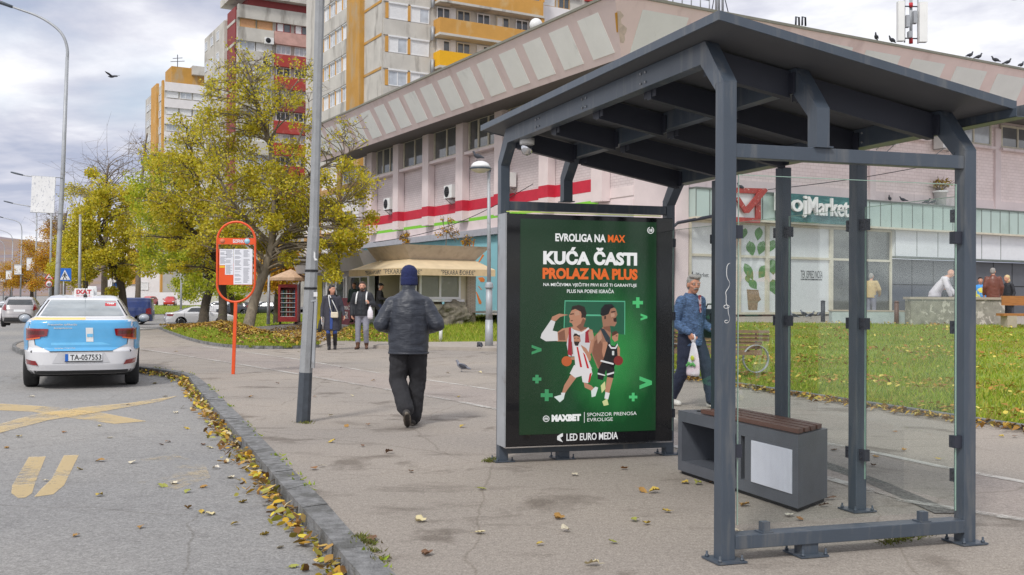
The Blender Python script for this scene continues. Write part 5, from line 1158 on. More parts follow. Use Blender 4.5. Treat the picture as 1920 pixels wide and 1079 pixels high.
# neighbouring block at the far end
nb_ = thing('office_block', 'white panelled block with ochre bands behind the tree at the end of the pink building', 'building', LP(26.5,0), world=True)
M['whpl'] = mat('white_plaster', s2l(222, 218, 218), .8, var=.05, scale=1.); M['ochre'] = mat('ochre_band', s2l(178, 140, 88), .8)
mb = MB(); mb.fbox(LP(26.4, 0, -8), da*10, nL*8.3, ZV*9); mb.build('wall', M['whpl'], nb_)
mb = MB()
for z in (2.9, 4.95, 7.7): mb.fbox(LP(26.3, z, .3), da*10, nL*.08, ZV*.38)
for s in (29.2, 33): mb.fbox(LP(s, 0, .3), da*.7, nL*.1, ZV*9)
mb.build('timber_band', M['ochre'], nb_)
for z in (5.5, 8.2): window(nb_, LP(28.8, z-.1, .3), -da, nL, 1.6, 1.1, 'two')
# ------------------------------------------------------------------ bakery kiosk
bk = thing('bakery_kiosk', 'small bakery kiosk with flared concrete roof and cream lettered awning', 'kiosk', P(769, 560, 37.8), world=True)
B0 = P(769, 560, 37.8); B0.z = 0
def KR(t, z, out=0): return B0+db*t+nR*out+ZV*z          # right face
def KL(s, z, out=0): return B0+da*s+nL*out+ZV*z          # left face
M['kconc'] = mat('kiosk_concrete', s2l(178, 165, 150), .85, var=.1, scale=4., col2=s2l(150, 138, 125), c2pos=(.55,.75), c2scale=2.5)
LR, LL = 2.72, 3.3
mb = MB(); o_ = .42; z0, z1 = 2.78, 3.32
i0 = [KL(LL, z0, 0), B0+ZV*z0, KR(LR, z0, 0)]; i1 = [KL(LL+.1, z1, o_), B0+(nL+nR)*o_+ZV*z1, KR(LR+.45, z1, o_)]
mb.poly([i0[0], i0[1], i1[1], i1[0]]); mb.poly([i0[1], i0[2], i1[2], i1[1]]); mb.poly([i0[2], KR(LR, z0, -3), KR(LR+.45, z1, -3), i1[2]]); mb.poly(i1+[KR(LR+.45, z1, -3), KL(LL+.1, z1, -3)]); mb.build('roof', M['kconc'], bk)
M['awn'] = mat('cream_awning', s2l(214, 194, 160), .8, var=.08, scale=3., stretch=(1,1,1)); M['awn2'] = mat('cream_valance', s2l(205, 182, 145), .8, var=.08)
ao, az0, az1, vz = 1.0, 2.79, 2.42, 2.17
mb = MB()
c0 = B0+(nL+nR)*.03+ZV*az0; c1 = B0+(nL+nR)*ao+ZV*az1
mb.poly([KL(LL, az0, .03), c0, c1, KL(LL+.5, az1, ao)]); mb.poly([c0, KR(LR, az0, .03), KR(LR+.35, az1, ao), c1]); mb.poly([KR(LR, az0, .03), KR(LR+.3, az1, .1), KR(LR+.35, az1, ao)])
aw = mb.build('awning', M['awn'], bk)
mb = MB(); mb.fbox(KL(LL+.5, vz, ao), -da*(LL+.5+ao), nL*.012, ZV*(az1-vz)); mb.fbox(B0+(nL+nR)*ao+ZV*vz, db*(LR+.35+ao), nR*.012, ZV*(az1-vz)); mb.build('valance', M['awn2'], aw)
zt = (vz+az1)/2
text('lettering', '"PEKARA ĐORĐE"', aw, M['dkink'], KR((tx:=hit(859,508,B0+nR*ao,nR)-B0).dot(db), zt, ao+.013), db, ZV, 1.42, .18, .003, .0)
text('lettering', '"PEKARA ĐORĐE"', aw, M['dkink'], KR((hit(755,505,B0+nR*ao,nR)-B0).dot(db), zt, ao+.013), db, ZV, 1.5, .18, .003, .0)
text('lettering', '"PEKARA ĐORĐE"', aw, M['dkink'], KL(1.2, zt, ao+.013), -da, ZV, 1.6, .16, .003, .012)
t2_k = (hit(863,530,B0,nR)-B0).dot(db)+.02
M['kwall'] = mat('kiosk_wall', s2l(205, 195, 175), .8, var=.08, scale=2.)
mb = MB(); mb.fbox(KR(0, .1, -.2), db*LR, nR*.2, ZV*1.0); mb.fbox(KR(0, 2.5, -.2), db*LR, nR*.2, ZV*.3); mb.fbox(KL(0, 2.5, -.2), da*LL, nL*.2, ZV*.3); mb.fbox(KR(t2_k+.0, 1.1, -.2), db*(LR-t2_k), nR*.2, ZV*1.4); mb.fbox(KR(LR-.1, .1, -2.5), db*.1, nR*2.3, ZV*2.7); mb.fbox(KR(-.2, .1, -2.6), db*LR, nR*.1, ZV*2.7); mb.build('wall', M['kwall'], bk)
kw = hit(790,530,B0,nR)
t1 = (hit(786,530,B0,nR)-B0).dot(db); t2 = (hit(863,530,B0,nR)-B0).dot(db)
M['blind'] = mat('window_blind', s2l(128, 130, 112), .15, var=.18, scale=1.6, spec=.7, col2=s2l(175,178,180), c2pos=(.55,.7), c2scale=1.2)
w = window(bk, KR(t1, 1.3, -.05), db, nR, t2-t1, 1.15, 'two', M['white'], M['blind'], .08, .1)
f = MB(); f.fbox(KR(t1-.1, 1.2, -.02), db*(t2-t1+.2), nR*.2, ZV*.09); f.build('sill', M['white'], w)
window(bk, KR(.1, 1.15, -.1), db, nR, t1-.2, 1.35, 'two', M['white'], M['winglass'], .07, .1)
window(bk, KL(1.0, .25, -.1), -da, nL, .9, 2.2, 'one', M['white'], M['winglass'], .07, .1)
M['stackbrick'] = brick_mat('thin_stone', s2l(198, 186, 170), s2l(150, 140, 128), bw=.22, bh=.05, bump=.8)
mb = MB(); mb.fbox(KR(LR-.38, .1, .003), db*.36, nR*.12, ZV*2.65); o = mb.build('stone_pier', M['stackbrick'], bk); uvquad(o, lambda c: (c.x+c.y*.4, c.z))
mb = MB(); mb.fbox(KL(LL, 0, -3), -da*LL, nL*3.2, ZV*.16); mb.fbox(KL(LL+2.2, 0, 0), -da*(LL+2), nL*1.3, ZV*.14); mb.build('step', M['kconc'], bk)
rk = thing('rock_planter', 'rough grey stone heap under the bakery window', 'planter', KR(2.3, 0, .6), world=True)
M['rock'] = mat('grey_tufa', s2l(118, 112, 100), .95, var=.45, scale=7., bump=1., bscale=14)
mb = MB()
for k in range(60):
    a = random.random(); mb.ell(KR(1.25+.95*random.random(), .1+1.05*random.random()**.8, .15+.3*random.random()), (.1+.1*random.random(), .1+.08*random.random(), .09+.09*random.random()), n=7, k=5)
bake(mb, 'stones', M['rock'], .05, 0, .05, 6).parent = rk; kids(rk)[0].location = -rk.location
# shop unit left of the kiosk
an = thing('shop_unit', 'low grey shop unit with white window frames between the kiosk and the grey pole', 'shop', P(640, 560, 43.5), world=True)
A0 = P(692, 560, 41.6); A0.z = 0
M['annex'] = mat('grey_render', s2l(176, 172, 172), .8, var=.06)
def AP(s, z, out=0): return A0+da*s+nL*out+ZV*z
mb = MB(); mb.prism([AP(-.6,2.45,.4), AP(-.6,3.25,.75), AP(-.6,3.25,-3), AP(-.6,2.45,-3)], da*9); mb.build('roof', M['annex'], an)
mb = MB(); mb.fbox(AP(0,.0,-3), da*8.4, nL*2.2, ZV*2.45); mb.fbox(AP(0,2.25,-.7), da*8.4, nL*.7, ZV*.2); mb.fbox(AP(0,.0,-.8), da*8.4, nL*.8, ZV*.32); mb.build('wall', M['annex'], an)
for s in (0, 2.6, 3.9, 5.2, 6.6): mb = MB(); mb.fbox(AP(s,.32,-.25), da*.22, nL*.25, ZV*1.93); mb.build('pillar', M['white'], an)
for s0, s1, gl in ((.22, 2.6, 'winglass'), (2.82, 3.9, 'winglass'), (4.12, 5.2, 'winlight'), (5.42, 6.6, 'winglass')): window(an, AP(s1, .4, -.2), -da, nL, s1-s0, 1.85, 'two', M['white'], M[gl], .07, .08)
M['maroon'] = mat('maroon_sign', s2l(128, 44, 62), .5)
bo = thing('sandwich_board', 'maroon advertising board with white lettering behind the bearded man', 'sign', AP(2.2, .15, .35), world=True)
mb = MB(); mb.fbox(AP(2.9,.16,.3), -da*2.4, nL*.05, ZV*1.15); mb.build('panel', M['maroon'], bo)
text('lettering', 'DOMAĆI', bo, M['plastic_white'], AP(1.75, .92, .352), -da, ZV, 1.0, .24, .004, .02); text('lettering', 'PEK', bo, M['plastic_white'], AP(1.75, .58, .352), -da, ZV, .6, .3, .004, .02)
mb = MB(); mb.fbox(AP(2.9,.14,.28), -da*2.4, nL*.09, ZV*.03); mb.build('base_rail', M['white'], bo)
yb = thing('yellow_board', 'tall yellow board half hidden by the grey utility pole', 'sign', P(597, 560, 40), world=True)
p_ = P(594.5, 590, 40.); mb = MB(); mb.fbox((p_.x, p_.y, .1), (.18,0,0), (0,.1,0), (0,0,2.1)); mb.build('panel', mat('yellow_panel', s2l(205, 190, 40), .5), yb); f = MB(); f.fbox((p_.x-.03, p_.y-.02, .03), (.24,0,0), (0,.14,0), (0,0,.06)); f.build('base', M['steel'], yb)
# ------------------------------------------------------------------ towers
M['tconc'] = mat('tower_concrete', s2l(190, 186, 178), .85, var=.14, scale=.5, col2=s2l(118, 112, 104), c2pos=(.53, .72), c2scale=.7, streak=(1,1,.25))
M['torange'] = mat('tower_orange', s2l(196, 146, 72), .8, var=.10, scale=.6, col2=s2l(200, 175, 130), c2pos=(.55, .72), c2scale=.6, streak=(1,1,.5))
M['tyellow'] = mat('tower_yellow', s2l(226, 170, 25), .8, var=.04)
M['tred'] = mat('tower_red', s2l(170, 62, 55), .8, var=.10, scale=.6, col2=s2l(190, 120, 110), c2pos=(.55, .72), c2scale=.7)
M['tmaroon'] = mat('tower_maroon', s2l(135, 60, 60), .8, var=.1); M['tbrick'] = mat('tower_terracotta', s2l(196, 150, 110), .85, var=.1)
M['tochre'] = mat('tower_ochre_streaks', s2l(184, 138, 64), .8, var=.12, scale=.6, col2=s2l(168, 150, 122), c2pos=(.5, .7), c2scale=.6, streak=(1,1,.4))
def tfun(C0):
    return (lambda t, z, o=0: C0+db*t+nR*o+ZV*z), (lambda s, z, o=0: C0+da*s+nL*o+ZV*z)
def rz_(fn): pass
def blk(par, name, p, ex, ey, z0, z1, mt):
    mb = MB(); mb.fbox(p+ZV*0, ex, ey, ZV*(z1-z0)); return mb.build(name, mt, par)
random.seed(11)
# yellow tower
C0 = P(712, 560, 84); C0.z = 0
TR_, TLf = tfun(C0)
ty = thing('apartment_tower', 'yellow and grey concrete apartment tower rising behind the pink building', 'apartment building', C0, world=True)
top = 38.
mb = MB(); mb.fbox(C0, db*30-ZV*0, da*20, ZV*top); mb.v = [(x, y, z) for x, y, z in mb.v]; mb.build('wall', M['tconc'], ty)
blk(ty, 'corner_strip', TLf(3.95, 0, .0), da*3.2, nL*.45, 0, top, M['tochre'])
nfl = 7; z00 = 16.2
for k in range(nfl):
    zb = z00+2.8*k                      # window sill level
    f = MB(); f.fbox(TLf(.0, zb-1.5, .002), da*3.9, nL*.05, ZV*.22); f.build('slab_band', M['tochre'], ty)
    blk(ty, 'spandrel', TLf(7.3, zb-1.38, .0), da*7.2, nL*.28, 0, 1.3, M['tconc'])
    for j in range(4):
        s1 = 7.35+1.72*(j+1); w = window(ty, TLf(s1-.08, zb, .02), -da, nL, 1.5, 1.3, random.choice(['half','two','shutter','two']), M['white'], M['winlight'], .08, .1)
        f = MB(); f.fbox(TLf(s1-.08, zb, .02), da*.2, nL*.15, ZV*1.3); f.build('orange_jamb', M['torange'], w)
        f = MB(); f.fbox(TLf(s1-1.58, zb+1.3, .02), da*1.5, nL*.2, ZV*.14); f.build('shutter_box', M['white'], w)
    blk(ty, 'spandrel', TR_(.12, zb-1.38, .0), db*4.3, nR*.12, 0, 1.34, M['tconc'])
    for j in range(2):
        w = window(ty, TR_(.55+2.0*j, zb, .03), db, nR, 1.75, 1.28, ['half','two','half','shutter'][(k+j) % 4], M['white'], M['winlight'], .08, .08)
        f = MB(); f.fbox(TR_(.3+2.0*j, zb, .03), db*.25, nR*.12, ZV*1.3); f.build('orange_jamb', M['torange'], w)
        f = MB(); f.fbox(TR_(.55+2.0*j, zb+1.28, .03), db*1.75, nR*.16, ZV*.14); f.build('shutter_box', M['white'], w)
    # loggia with projecting parapet
    mt = M['tyellow'] if k == 2 else M['torange']
    blk(ty, 'balcony', TR_(4.75, zb-.85, .0), db*10.2, nR*1.3, 0, 1.28, mt)
    blk(ty, 'balcony_slab', TR_(4.7, zb-1.05, .0), db*10.4, nR*1.35, 0, .2, M['tconc'])
    for j in range(5):
        w = window(ty, TR_(5.0+1.95*j, zb+.2, .03), db, nR, 1.3, 1.45, random.choice(['two','two','half']), M['cream'] if j % 2 else M['white'], M['winglass'], .09, .08)
    blk(ty, 'loggia_wall', TR_(6.35, zb+.4, .0), db*.5, nR*.05, 0, 1.4, M['white'])
    blk(ty, 'balcony_post', TR_(14.75, zb+.43, .9), db*.35, nR*.35, 0, 1.32, M['torange'])
    blk(ty, 'spandrel', TR_(15.3, zb-1.2, .0), db*4.4, nR*.2, 0, 1.7, M['whpl'])
    w = window(ty, TR_(15.5, zb+.5, .03), db, nR, 1.5, 1.05, 'shutter', M['ochre'], M['winglass'], .08, .06); window(ty, TR_(17.3, zb+.5, .03), db, nR, 1.2, 1.05, 'two', M['ochre'], M['winglass'], .08, .06)
    blk(ty, 'red_panel', TR_(20.2, zb-1.2, .0), db*2.5, nR*.3, 0, 2.2, M['tred'])
    mb = MB(); mb.tube([TR_(4.55, zb-1.4, .3), TR_(4.55, zb-.2, .3)], .16, 8); mb.build('duct', M['galv'], ty)
aircon(TR_(18.8, z00+2.8*3+.1-.9, .2), db, nR, 'white air conditioner high on the yellow tower', 1.1)
gl_ = thing('globe_lamp', 'white globe lamp on the pink building roof edge', 'lamp', HL(1005, 62, 2.9), world=True)
p_ = HL(1005, 47, 2.6); mb = MB(); mb.ell(p_, .24, n=18, k=12); mb.build('globe', M['plastic_white'], gl_); mb = MB(); mb.tube([p_-ZV*.2, p_-ZV*.75], .04, 8); mb.build('stem', M['steel'], gl_)
# red tower
C1 = P(440, 560, 122); C1.z = 0; TR1, TL1 = tfun(C1)
tr = thing('apartment_tower', 'red and grey concrete apartment tower behind the big tree', 'apartment building', C1, world=True)
ztop = 36.6
mb = MB(); mb.fbox(C1, db*24, da*16, ZV*(ztop-.6)); mb.build('wall', M['tconc'], tr)
blk(tr, 'red_recess', TL1(.25, 0, .0), da*3.9, nL*.15, 0, ztop-.2, M['tmaroon'])
for k in range(10): mb = MB(); mb.fbox(TL1(.25, ztop-2.1-2.74*k, .0), da*3.9, nL*.2, ZV*.35); mb.build('slab_band', M['tconc'], tr)
mb = MB(); mb.fbox(TL1(4.2, 0, 0), da*10.8, nL*.5, ZV*(ztop-1.)); mb.build('wing_wall', M['tconc'], tr)
for k in range(9):
    zb = ztop-2.74*(k+1)-.0
    blk(tr, 'parapet', TR1(0, zb+1.1, .0), db*(10.6 if k == 0 else 4.4), nR*.55, 0, 1.62, M['tconc'])
    if k == 0:
        for j in range(2): window(tr, TR1(.3+2.1*j, zb+.05, .1), db, nR, 1.9, 1.05, 'shutter', M['ochre'], M['tbrick'], .08, .1).data.materials[2] = M['tbrick']
    else:
        for j in range(2): window(tr, TR1(.2+2.1*j, zb, .1), db, nR, 1.95, 1.12, random.choice(['half','two','shutter']), M['white'], M['winlight'], .08, .1)
    mt = [M['tbrick'], M['tred'], M['tred'], M['tmaroon'], M['tred'], M['tred'], M['tred'], M['tred'], M['tred']][k]
    if k: blk(tr, 'balcony', TR1(4.45, zb+1.2, .0), db*10, nR*.65, 0, 1.5, [None, mat('faded_pink_red', s2l(190, 150, 140), .8, var=.2, scale=1.), M['tred'], M['tred'], M['tmaroon'], M['tred'], M['tred'], M['tred'], M['tred']][k])
    for j in range(4): window(tr, TR1(4.8+2.3*j, zb+.05, .1), db, nR, 1.8, 1.12, random.choice(['two','half','two','three']), M['white'] if k else M['tmaroon'], M['winglass'] if k % 2 == 0 else M['winlight'], .09, .1)
    for j in range(3): window(tr, TL1(14.6-3.2*j, zb-.1, .5), -da, nL, 1.4, 1.2, 'two', M['white'], M['winlight'], .09, .06)
blk(tr, 'penthouse', TR1(1.2, ztop, -5), db*13, da*0+nR*5.3, 0, 2.2, M['tmaroon']); blk(tr, 'penthouse_roof', TR1(-.6, ztop+.9, -6), db*16, nR*7.4, 0, .9, M['tconc'])
for (tt, kk, lab) in ((3.7, 2, 'upper white air conditioner on the red tower'), (3.4, 3, 'white air conditioner one floor lower on the red tower')): aircon(TR1(tt, ztop-2.74*kk+.95, .55), db, nR, lab, 1.25)
aircon(TR1(10.3, ztop-2.74*3+1.0, .65), db, nR, 'white air conditioner on the red balcony beside the grey pole', 1.25)
# left tower
C2 = P(305, 560, 170); C2.z = 0; TR2, TL2 = tfun(C2)
t2_ = thing('apartment_tower', 'farthest concrete apartment tower with an ochre corner strip', 'apartment building', C2, world=True)
zt2 = 37.4
mb = MB(); mb.fbox(C2, db*26, da*18, ZV*(zt2-.2)); mb.build('wall', M['tconc'], t2_)
blk(t2_, 'corner_strip', TL2(5, 0, 0), da*5.2, nL*.4, 0, zt2+.5, M['torange'])
blk(t2_, 'corner_strip', TL2(.2, 0, 0), da*1.0, nL*.3, 0, zt2+.2, M['torange'])
for k in range(9):
    zb = zt2-2.8*(k+1)
    blk(t2_, 'parapet', TR2(0, zb+1.2, 0), db*20, nR*.4, 0, 1.45, M['whpl'])
    for j in range(6): window(t2_, TR2(.3+2.2*j, zb+.1, .05), db, nR, 1.9, 1.1, random.choice(['shutter','half','two','shutter']), M['white'], M['winlight'], .09, .1)
    for j in range(2): window(t2_, TL2(16.5-3.3*j, zb, .02), -da, nL, 2.6, 1.25, 'two', M['white'], M['winlight'], .1, .1)
    window(t2_, TL2(4.6, zb, .02), -da, nL, 2.8, 1.25, 'two', M['white'], M['winlight'], .1, .1)
blk(t2_, 'penthouse', TR2(1.2, zt2-.2, -6), db*14, nR*5.5, 0, 3.0, M['tochre']); blk(t2_, 'penthouse_roof', TR2(4.5, zt2+1.6, -7), db*14, nR*7.4, 0, 1.5, M['tconc'])
at = thing('roof_aerial', 'thin television aerial on the farthest tower roof', 'aerial', TR2(5, zt2+2.5, -3), world=True)
p_ = P(333, 124, C2.y+2); mb = MB(); mb.tube([p_-ZV*1.5, P(333, 103, C2.y+2)], .07, 6); mb.build('mast', M['steel_dark'], at); mb = MB()
for y, w in ((109, 9), (115, 13)): mb.tube([P(333-w, y+1, C2.y+2), P(333+w, y, C2.y+2)], .05, 6)
mb.build('crossbar', M['steel_dark'], at)
# low white block beyond the side street
lowb = thing('apartment_block', 'low white apartment block with ochre strips behind the parked red cars', 'apartment building', P(340, 560, 135), world=True)
L0 = P(200, 560, 172); L0.z = 0
def LB_(t, z, o=0): return L0+Vector((1,.05,0))*t+Vector((0,-1,0))*o+ZV*z
ex = Vector((1,.05,0))
mb = MB(); mb.fbox(L0-ZV*1.2, ex*30, Vector((0,10,0)), ZV*13); mb.build('wall', M['whpl'], lowb)
for t_ in (3.5, 10.6, 17.5, 23): blk(lowb, 'ochre_strip', LB_(t_, 3.2, .0), ex*1.3, Vector((0,-.3,0)), 0, 6, M['torange'])
for k in range(3):
    for j in range(6): window(lowb, LB_(.8+4.2*j, 2.2+2.9*k, .02), ex, Vector((0,-1,0)), 2.0, 1.4, ['two','shutter','half'][(j+k) % 3], M['white'], M['winglass'], .15, .1)
blk(lowb, 'garden_wall', LB_(-4, -1.2, 4), ex*34, Vector((0,.3,0)), 0, 3.0, M['whpl'])
# rooftop antenna group + railing + mast
an_ = thing('cell_antenna', 'white panel antenna cluster on the pink building roof', 'antenna', RP(11, 11, 0), world=True)
pm = lambda x, y: hit(x, y, W0+nR*(-1.2), nR)
Ya = pm(1708, 80).y
for x0_, x1_, y0_, y1_ in ((1682, 1694, 4, 78), (1722, 1737, 6, 80)):
    a, b_ = P(x0_, y1_, Ya-.3), P(x1_, y0_, Ya-.3); mb = MB(); mb.box((a.x, Ya-.45, a.z), (b_.x, Ya-.2, b_.z)); mb.build('panel_antenna', M['pgrey'], an_)
for x, y0_, y1_, r_ in ((1708, 82, -8, .07), (1696, 80, -6, .035), (1721, 82, -4, .035)): mb = MB(); mb.tube([P(x, y0_, Ya), P(x, y1_, Ya)], r_, 8); mb.build('mast', M['galv'], an_)
for x, y0_, y1_ in ((1700, 30, 52), (1714, 22, 45), (1705, 60, 72)): a, b_ = P(x-3, y1_, Ya-.2), P(x+4, y0_, Ya-.2); mb = MB(); mb.box((a.x, Ya-.35, a.z), (b_.x, Ya-.1, b_.z)); mb.build('radio_unit', M['galv'], an_)
for y in (12, 72): mb = MB(); mb.tube([P(1690, y, Ya-.1), P(1729, y+1, Ya-.1)], .03, 6); mb.build('cross_arm', M['steel_dark'], an_)
mb = MB(); mb.tube([P(1708, 82, Ya-.08), P(1708, 72, Ya-.08)], .09, 8); mb.tube([P(1708, 14, Ya-.08), P(1708, 6, Ya-.08)], .09, 8); mb.build('red_band', M['red'], an_)
ml = thing('lattice_mast', 'small lattice mast above the peak of the shelter roof', 'mast', RP(3, 11, -3), world=True)
Ym = hit(1348, 10, W0-nR*3, nR).y
mb = MB()
for x in (1343, 1348, 1355): mb.tube([P(x, 32, Ym), P(x, -60, Ym)], .05, 6)
mb.build('mast', M['galv'], ml); mb = MB(); mb.tube([P(1333, 30, Ym), P(1341, -15, Ym)], .02, 6); mb.tube([P(1366, 26, Ym), P(1356, -15, Ym)], .02, 6); mb.build('stay_wire', M['steel_dark'], ml)
ra = thing('roof_upstand', 'grey rooftop upstand with a thin railing behind the pink fascia corner', 'roof structure', RP(0, 11.3, -6), world=True)
pu = lambda x, y: hit(x, y, W0-nR*3, nR)
a, b_ = pu(1190, -2), pu(1330, 22); mb = MB(); mb.fbox(Vector((a.x, a.y, 10.9)), Vector((b_.x-a.x, b_.y-a.y, 0)), -nR*3, ZV*(a.z-10.9)); mb.build('upstand', M['rust'], ra)
mb = MB(); zt3 = a.z
for i in range(9): q = a.lerp(b_, i/8); mb.tube([Vector((q.x, q.y, zt3)), Vector((q.x, q.y, zt3+.9))], .025, 6)
for h in (.5, .9): mb.tube([Vector((a.x, a.y, zt3+h)), Vector((b_.x, b_.y, zt3+h))], .025, 6)
mb.build('railing', M['galv'], ra)
for px in (1495, 1507):
    h_ = thing('roof_hoop', 'pair of small metal access hoops on the pink roof edge', 'hoop', HR(px, 50, 2.5), world=True, group='access hoops on the roof edge')
    mb = MB(); mb.tube([HR(px-3, 48, 2.5), HR(px-2.5, 32, 2.5), HR(px+3, 33, 2.5), HR(px+3.4, 49, 2.5)], .035, 6); mb.build('hoop', M['steel_dark'], h_)
# ================================================================== CARS
def crom(xs, ys, x):
    i = int(np.clip(np.searchsorted(xs, x)-1, 0, len(xs)-2)); t = (x-xs[i])/max(xs[i+1]-xs[i], 1e-9); t = min(max(t, 0), 1)
    t2 = t*t*(3-2*t)*.35+t*.65
    return ys[i]+(ys[i+1]-ys[i])*t2
class Car:
    """body as stacked plan outlines: z -> rear y, front y, half width; every patch follows the same surface"""
    def __init__(s, prof, n=5.):
        s.z = [p[0] for p in prof]; s.yr = [p[1] for p in prof]; s.yf = [p[2] for p in prof]; s.w = [p[3] for p in prof]; s.n = n
    def at(s, z): return crom(s.z, s.yr, z), crom(s.z, s.yf, z), crom(s.z, s.w, z)
    def rear(s, x, z, off=0):
        a, b, w = s.at(z); c, l = (a+b)/2, (b-a)/2; q = min(abs(x)/w, .9995)
        return Vector((x, c-l*(1-q**s.n)**(1/s.n)-off, z))
    def front(s, x, z, off=0):
        a, b, w = s.at(z); c, l = (a+b)/2, (b-a)/2; q = min(abs(x)/w, .9995)
        return Vector((x, c+l*(1-q**s.n)**(1/s.n)+off, z))
    def side(s, y, z, sg, off=0):
        a, b, w = s.at(z); c, l = (a+b)/2, (b-a)/2; q = min(abs(y-c)/l, .9995)
        return Vector((sg*(w*(1-q**s.n)**(1/s.n)+off), y, z))
    def body(s, mt, par, name='body', steps=70):
        zs = np.unique(np.concatenate([np.linspace(s.z[0], s.z[-1], steps), s.z])); N = 160; mb = MB(); vs = []
        for z in zs:
            a, b, w = s.at(z); c, l = (a+b)/2, (b-a)/2
            for j in range(N):
                th = 2*math.pi*j/N; co, si = math.cos(th), math.sin(th)
                vs.append((w*abs(co)**(2/s.n)*(1 if co >= 0 else -1), c+l*abs(si)**(2/s.n)*(1 if si >= 0 else -1), z))
        k = len(zs); fs = [(i*N+j, i*N+(j+1) % N, (i+1)*N+(j+1) % N, (i+1)*N+j) for i in range(k-1) for j in range(N)]
        fs += [tuple(range(N))[::-1], tuple((k-1)*N+j for j in range(N))]
        mb.add(vs, fs, 0, True); o = mb.build(name, mt, par)
        return o
    def patch(s, name, quad, fn, mt, par, off=.004, nu=10, nv=6, poly=None, smooth=True):
        nu = max(nu, 26) if abs(quad[1][0]-quad[0][0]) > .15 else nu; nv = max(nv, 14) if abs(quad[2][1]-quad[1][1]) > .08 else nv; off += .003
        (ax, az), (bx, bz), (cx, cz), (dx_, dz) = quad; mb = MB(); vs = []
        for j in range(nv+1):
            for i in range(nu+1):
                u, v = i/nu, j/nv; x = (ax*(1-u)+bx*u)*(1-v)+(dx_*(1-u)+cx*u)*v; z = (az*(1-u)+bz*u)*(1-v)+(dz*(1-u)+cz*u)*v
                vs.append(fn(x, z, off))
        mb.add(vs, [(j*(nu+1)+i, j*(nu+1)+i+1, (j+1)*(nu+1)+i+1, (j+1)*(nu+1)+i) for j in range(nv) for i in range(nu)], 0, smooth)
        return mb.build(name, mt, par)
M['tyre'] = mat('tyre', (.02,.02,.021), .8, var=.2, scale=20.); M['rim'] = mat('alloy_rim', (.4,.41,.43), .3, .6)
M['carglass'] = mat('car_glass_reflection', s2l(150, 158, 162), .06, var=.35, scale=1.1, spec=1.); M['cardark'] = mat('car_dark_glass', (.035,.04,.045), .05, var=.3, scale=1.5, spec=1.)  # taxi glass is pale because reflections are painted into its base colour
M['lampred'] = mat('tail_lamp_red', s2l(128, 14, 20), .15, coat=1., var=.3, scale=14.); M['lamporange'] = mat('lamp_orange', s2l(225, 110, 60), .2); M['lampwhite'] = mat('lamp_white', (.7,.7,.7), .15)
M['bumperblack'] = mat('bumper_plastic', (.03,.03,.032), .6); M['plate'] = mat('number_plate', s2l(228, 230, 232), .4, var=.03); M['under'] = mat('underbody', (.012,.012,.012), .9)
def wheel(par, x, y, r=.31, wd=.2, sg=1, turn=0):
    mb = MB(); ax = Vector((1,0,0)); c = Vector((x, y, r))
    h = wd/2; mb.lathe(c, [(r*.62,-h),(r*.9,-h),(r*.985,-h*.75),(r,-h*.4),(r,h*.4),(r*.985,h*.75),(r*.9,h),(r*.62,h)], axis=ax, n=28)
    w = mb.build('wheel', M['tyre'], par)
    f = MB(); o = c+ax*sg*(h-.02); f.lathe(o, [(r*.66,0),(r*.66,.022*sg),(r*.6,.024*sg),(r*.58,.0)], axis=ax, n=28, cap=False)
    f.lathe(c+ax*sg*(h-.05), [(r*.6,0),(r*.6,.005*sg)], axis=ax, n=24, mi=1)
    for i in range(5):
        a = 2*math.pi*i/5+.3; d = Vector((0, math.cos(a), math.sin(a))); f.bar(o-ax*sg*.005, o+d*r*.6-ax*sg*.005, r*.2, .02, up=ax)
    f.lathe(o, [(r*.16,-.01),(r*.16,.014*sg)], axis=ax, n=12); f.build('rim', [M['rim'], M['under']], w); return w
def mirror(par, x, y, z, mt, sg):
    mb = MB(); mb.ell((x, y, z), (.115, .07, .085), n=14, k=9); o = mb.build('wing_mirror', mt, par)
    f = MB(); f.lathe((x, y-.062, z), [(.001,-.002),(.065,0),(.068,.012)], axis=(0,-1,0), n=16); f.v = [(x+(vx-x)*1.35, vy, vz) for vx, vy, vz in f.v]; f.build('mirror_glass', M['winlight'], o)
    g_ = MB(); g_.bar((x, y, z-.03), (x-sg*.15, y+.05, z-.06), .05, .05); g_.build('mirror_arm', M['bumperblack'], o); return o
def arch(par, car, y, r, sg):
    mb = MB(); N = 20; vs = []; 
    for i in range(N+1):
        a = math.pi*i/N
        for rr in (r*1.0, r*1.16):
            z = .30+rr*math.sin(a); vs.append(car.side(y+rr*math.cos(a), max(z, car.z[0]), sg, .004))
    fs = [(2*i, 2*i+2, 2*i+3, 2*i+1) for i in range(N)]; c = len(vs); vs.append(car.side(y, .45, sg, .003)); 
    fs += [(c, 2*i, 2*i+2) for i in range(N)]
    mb.add(vs, fs, 0, True); mb.build('wheel_arch', M['under'], par)
def rect(cx, cz, w, h, sk=0): return ((cx-w/2, cz-h/2), (cx+w/2, cz-h/2), (cx+w/2+sk, cz+h/2), (cx-w/2+sk, cz+h/2))
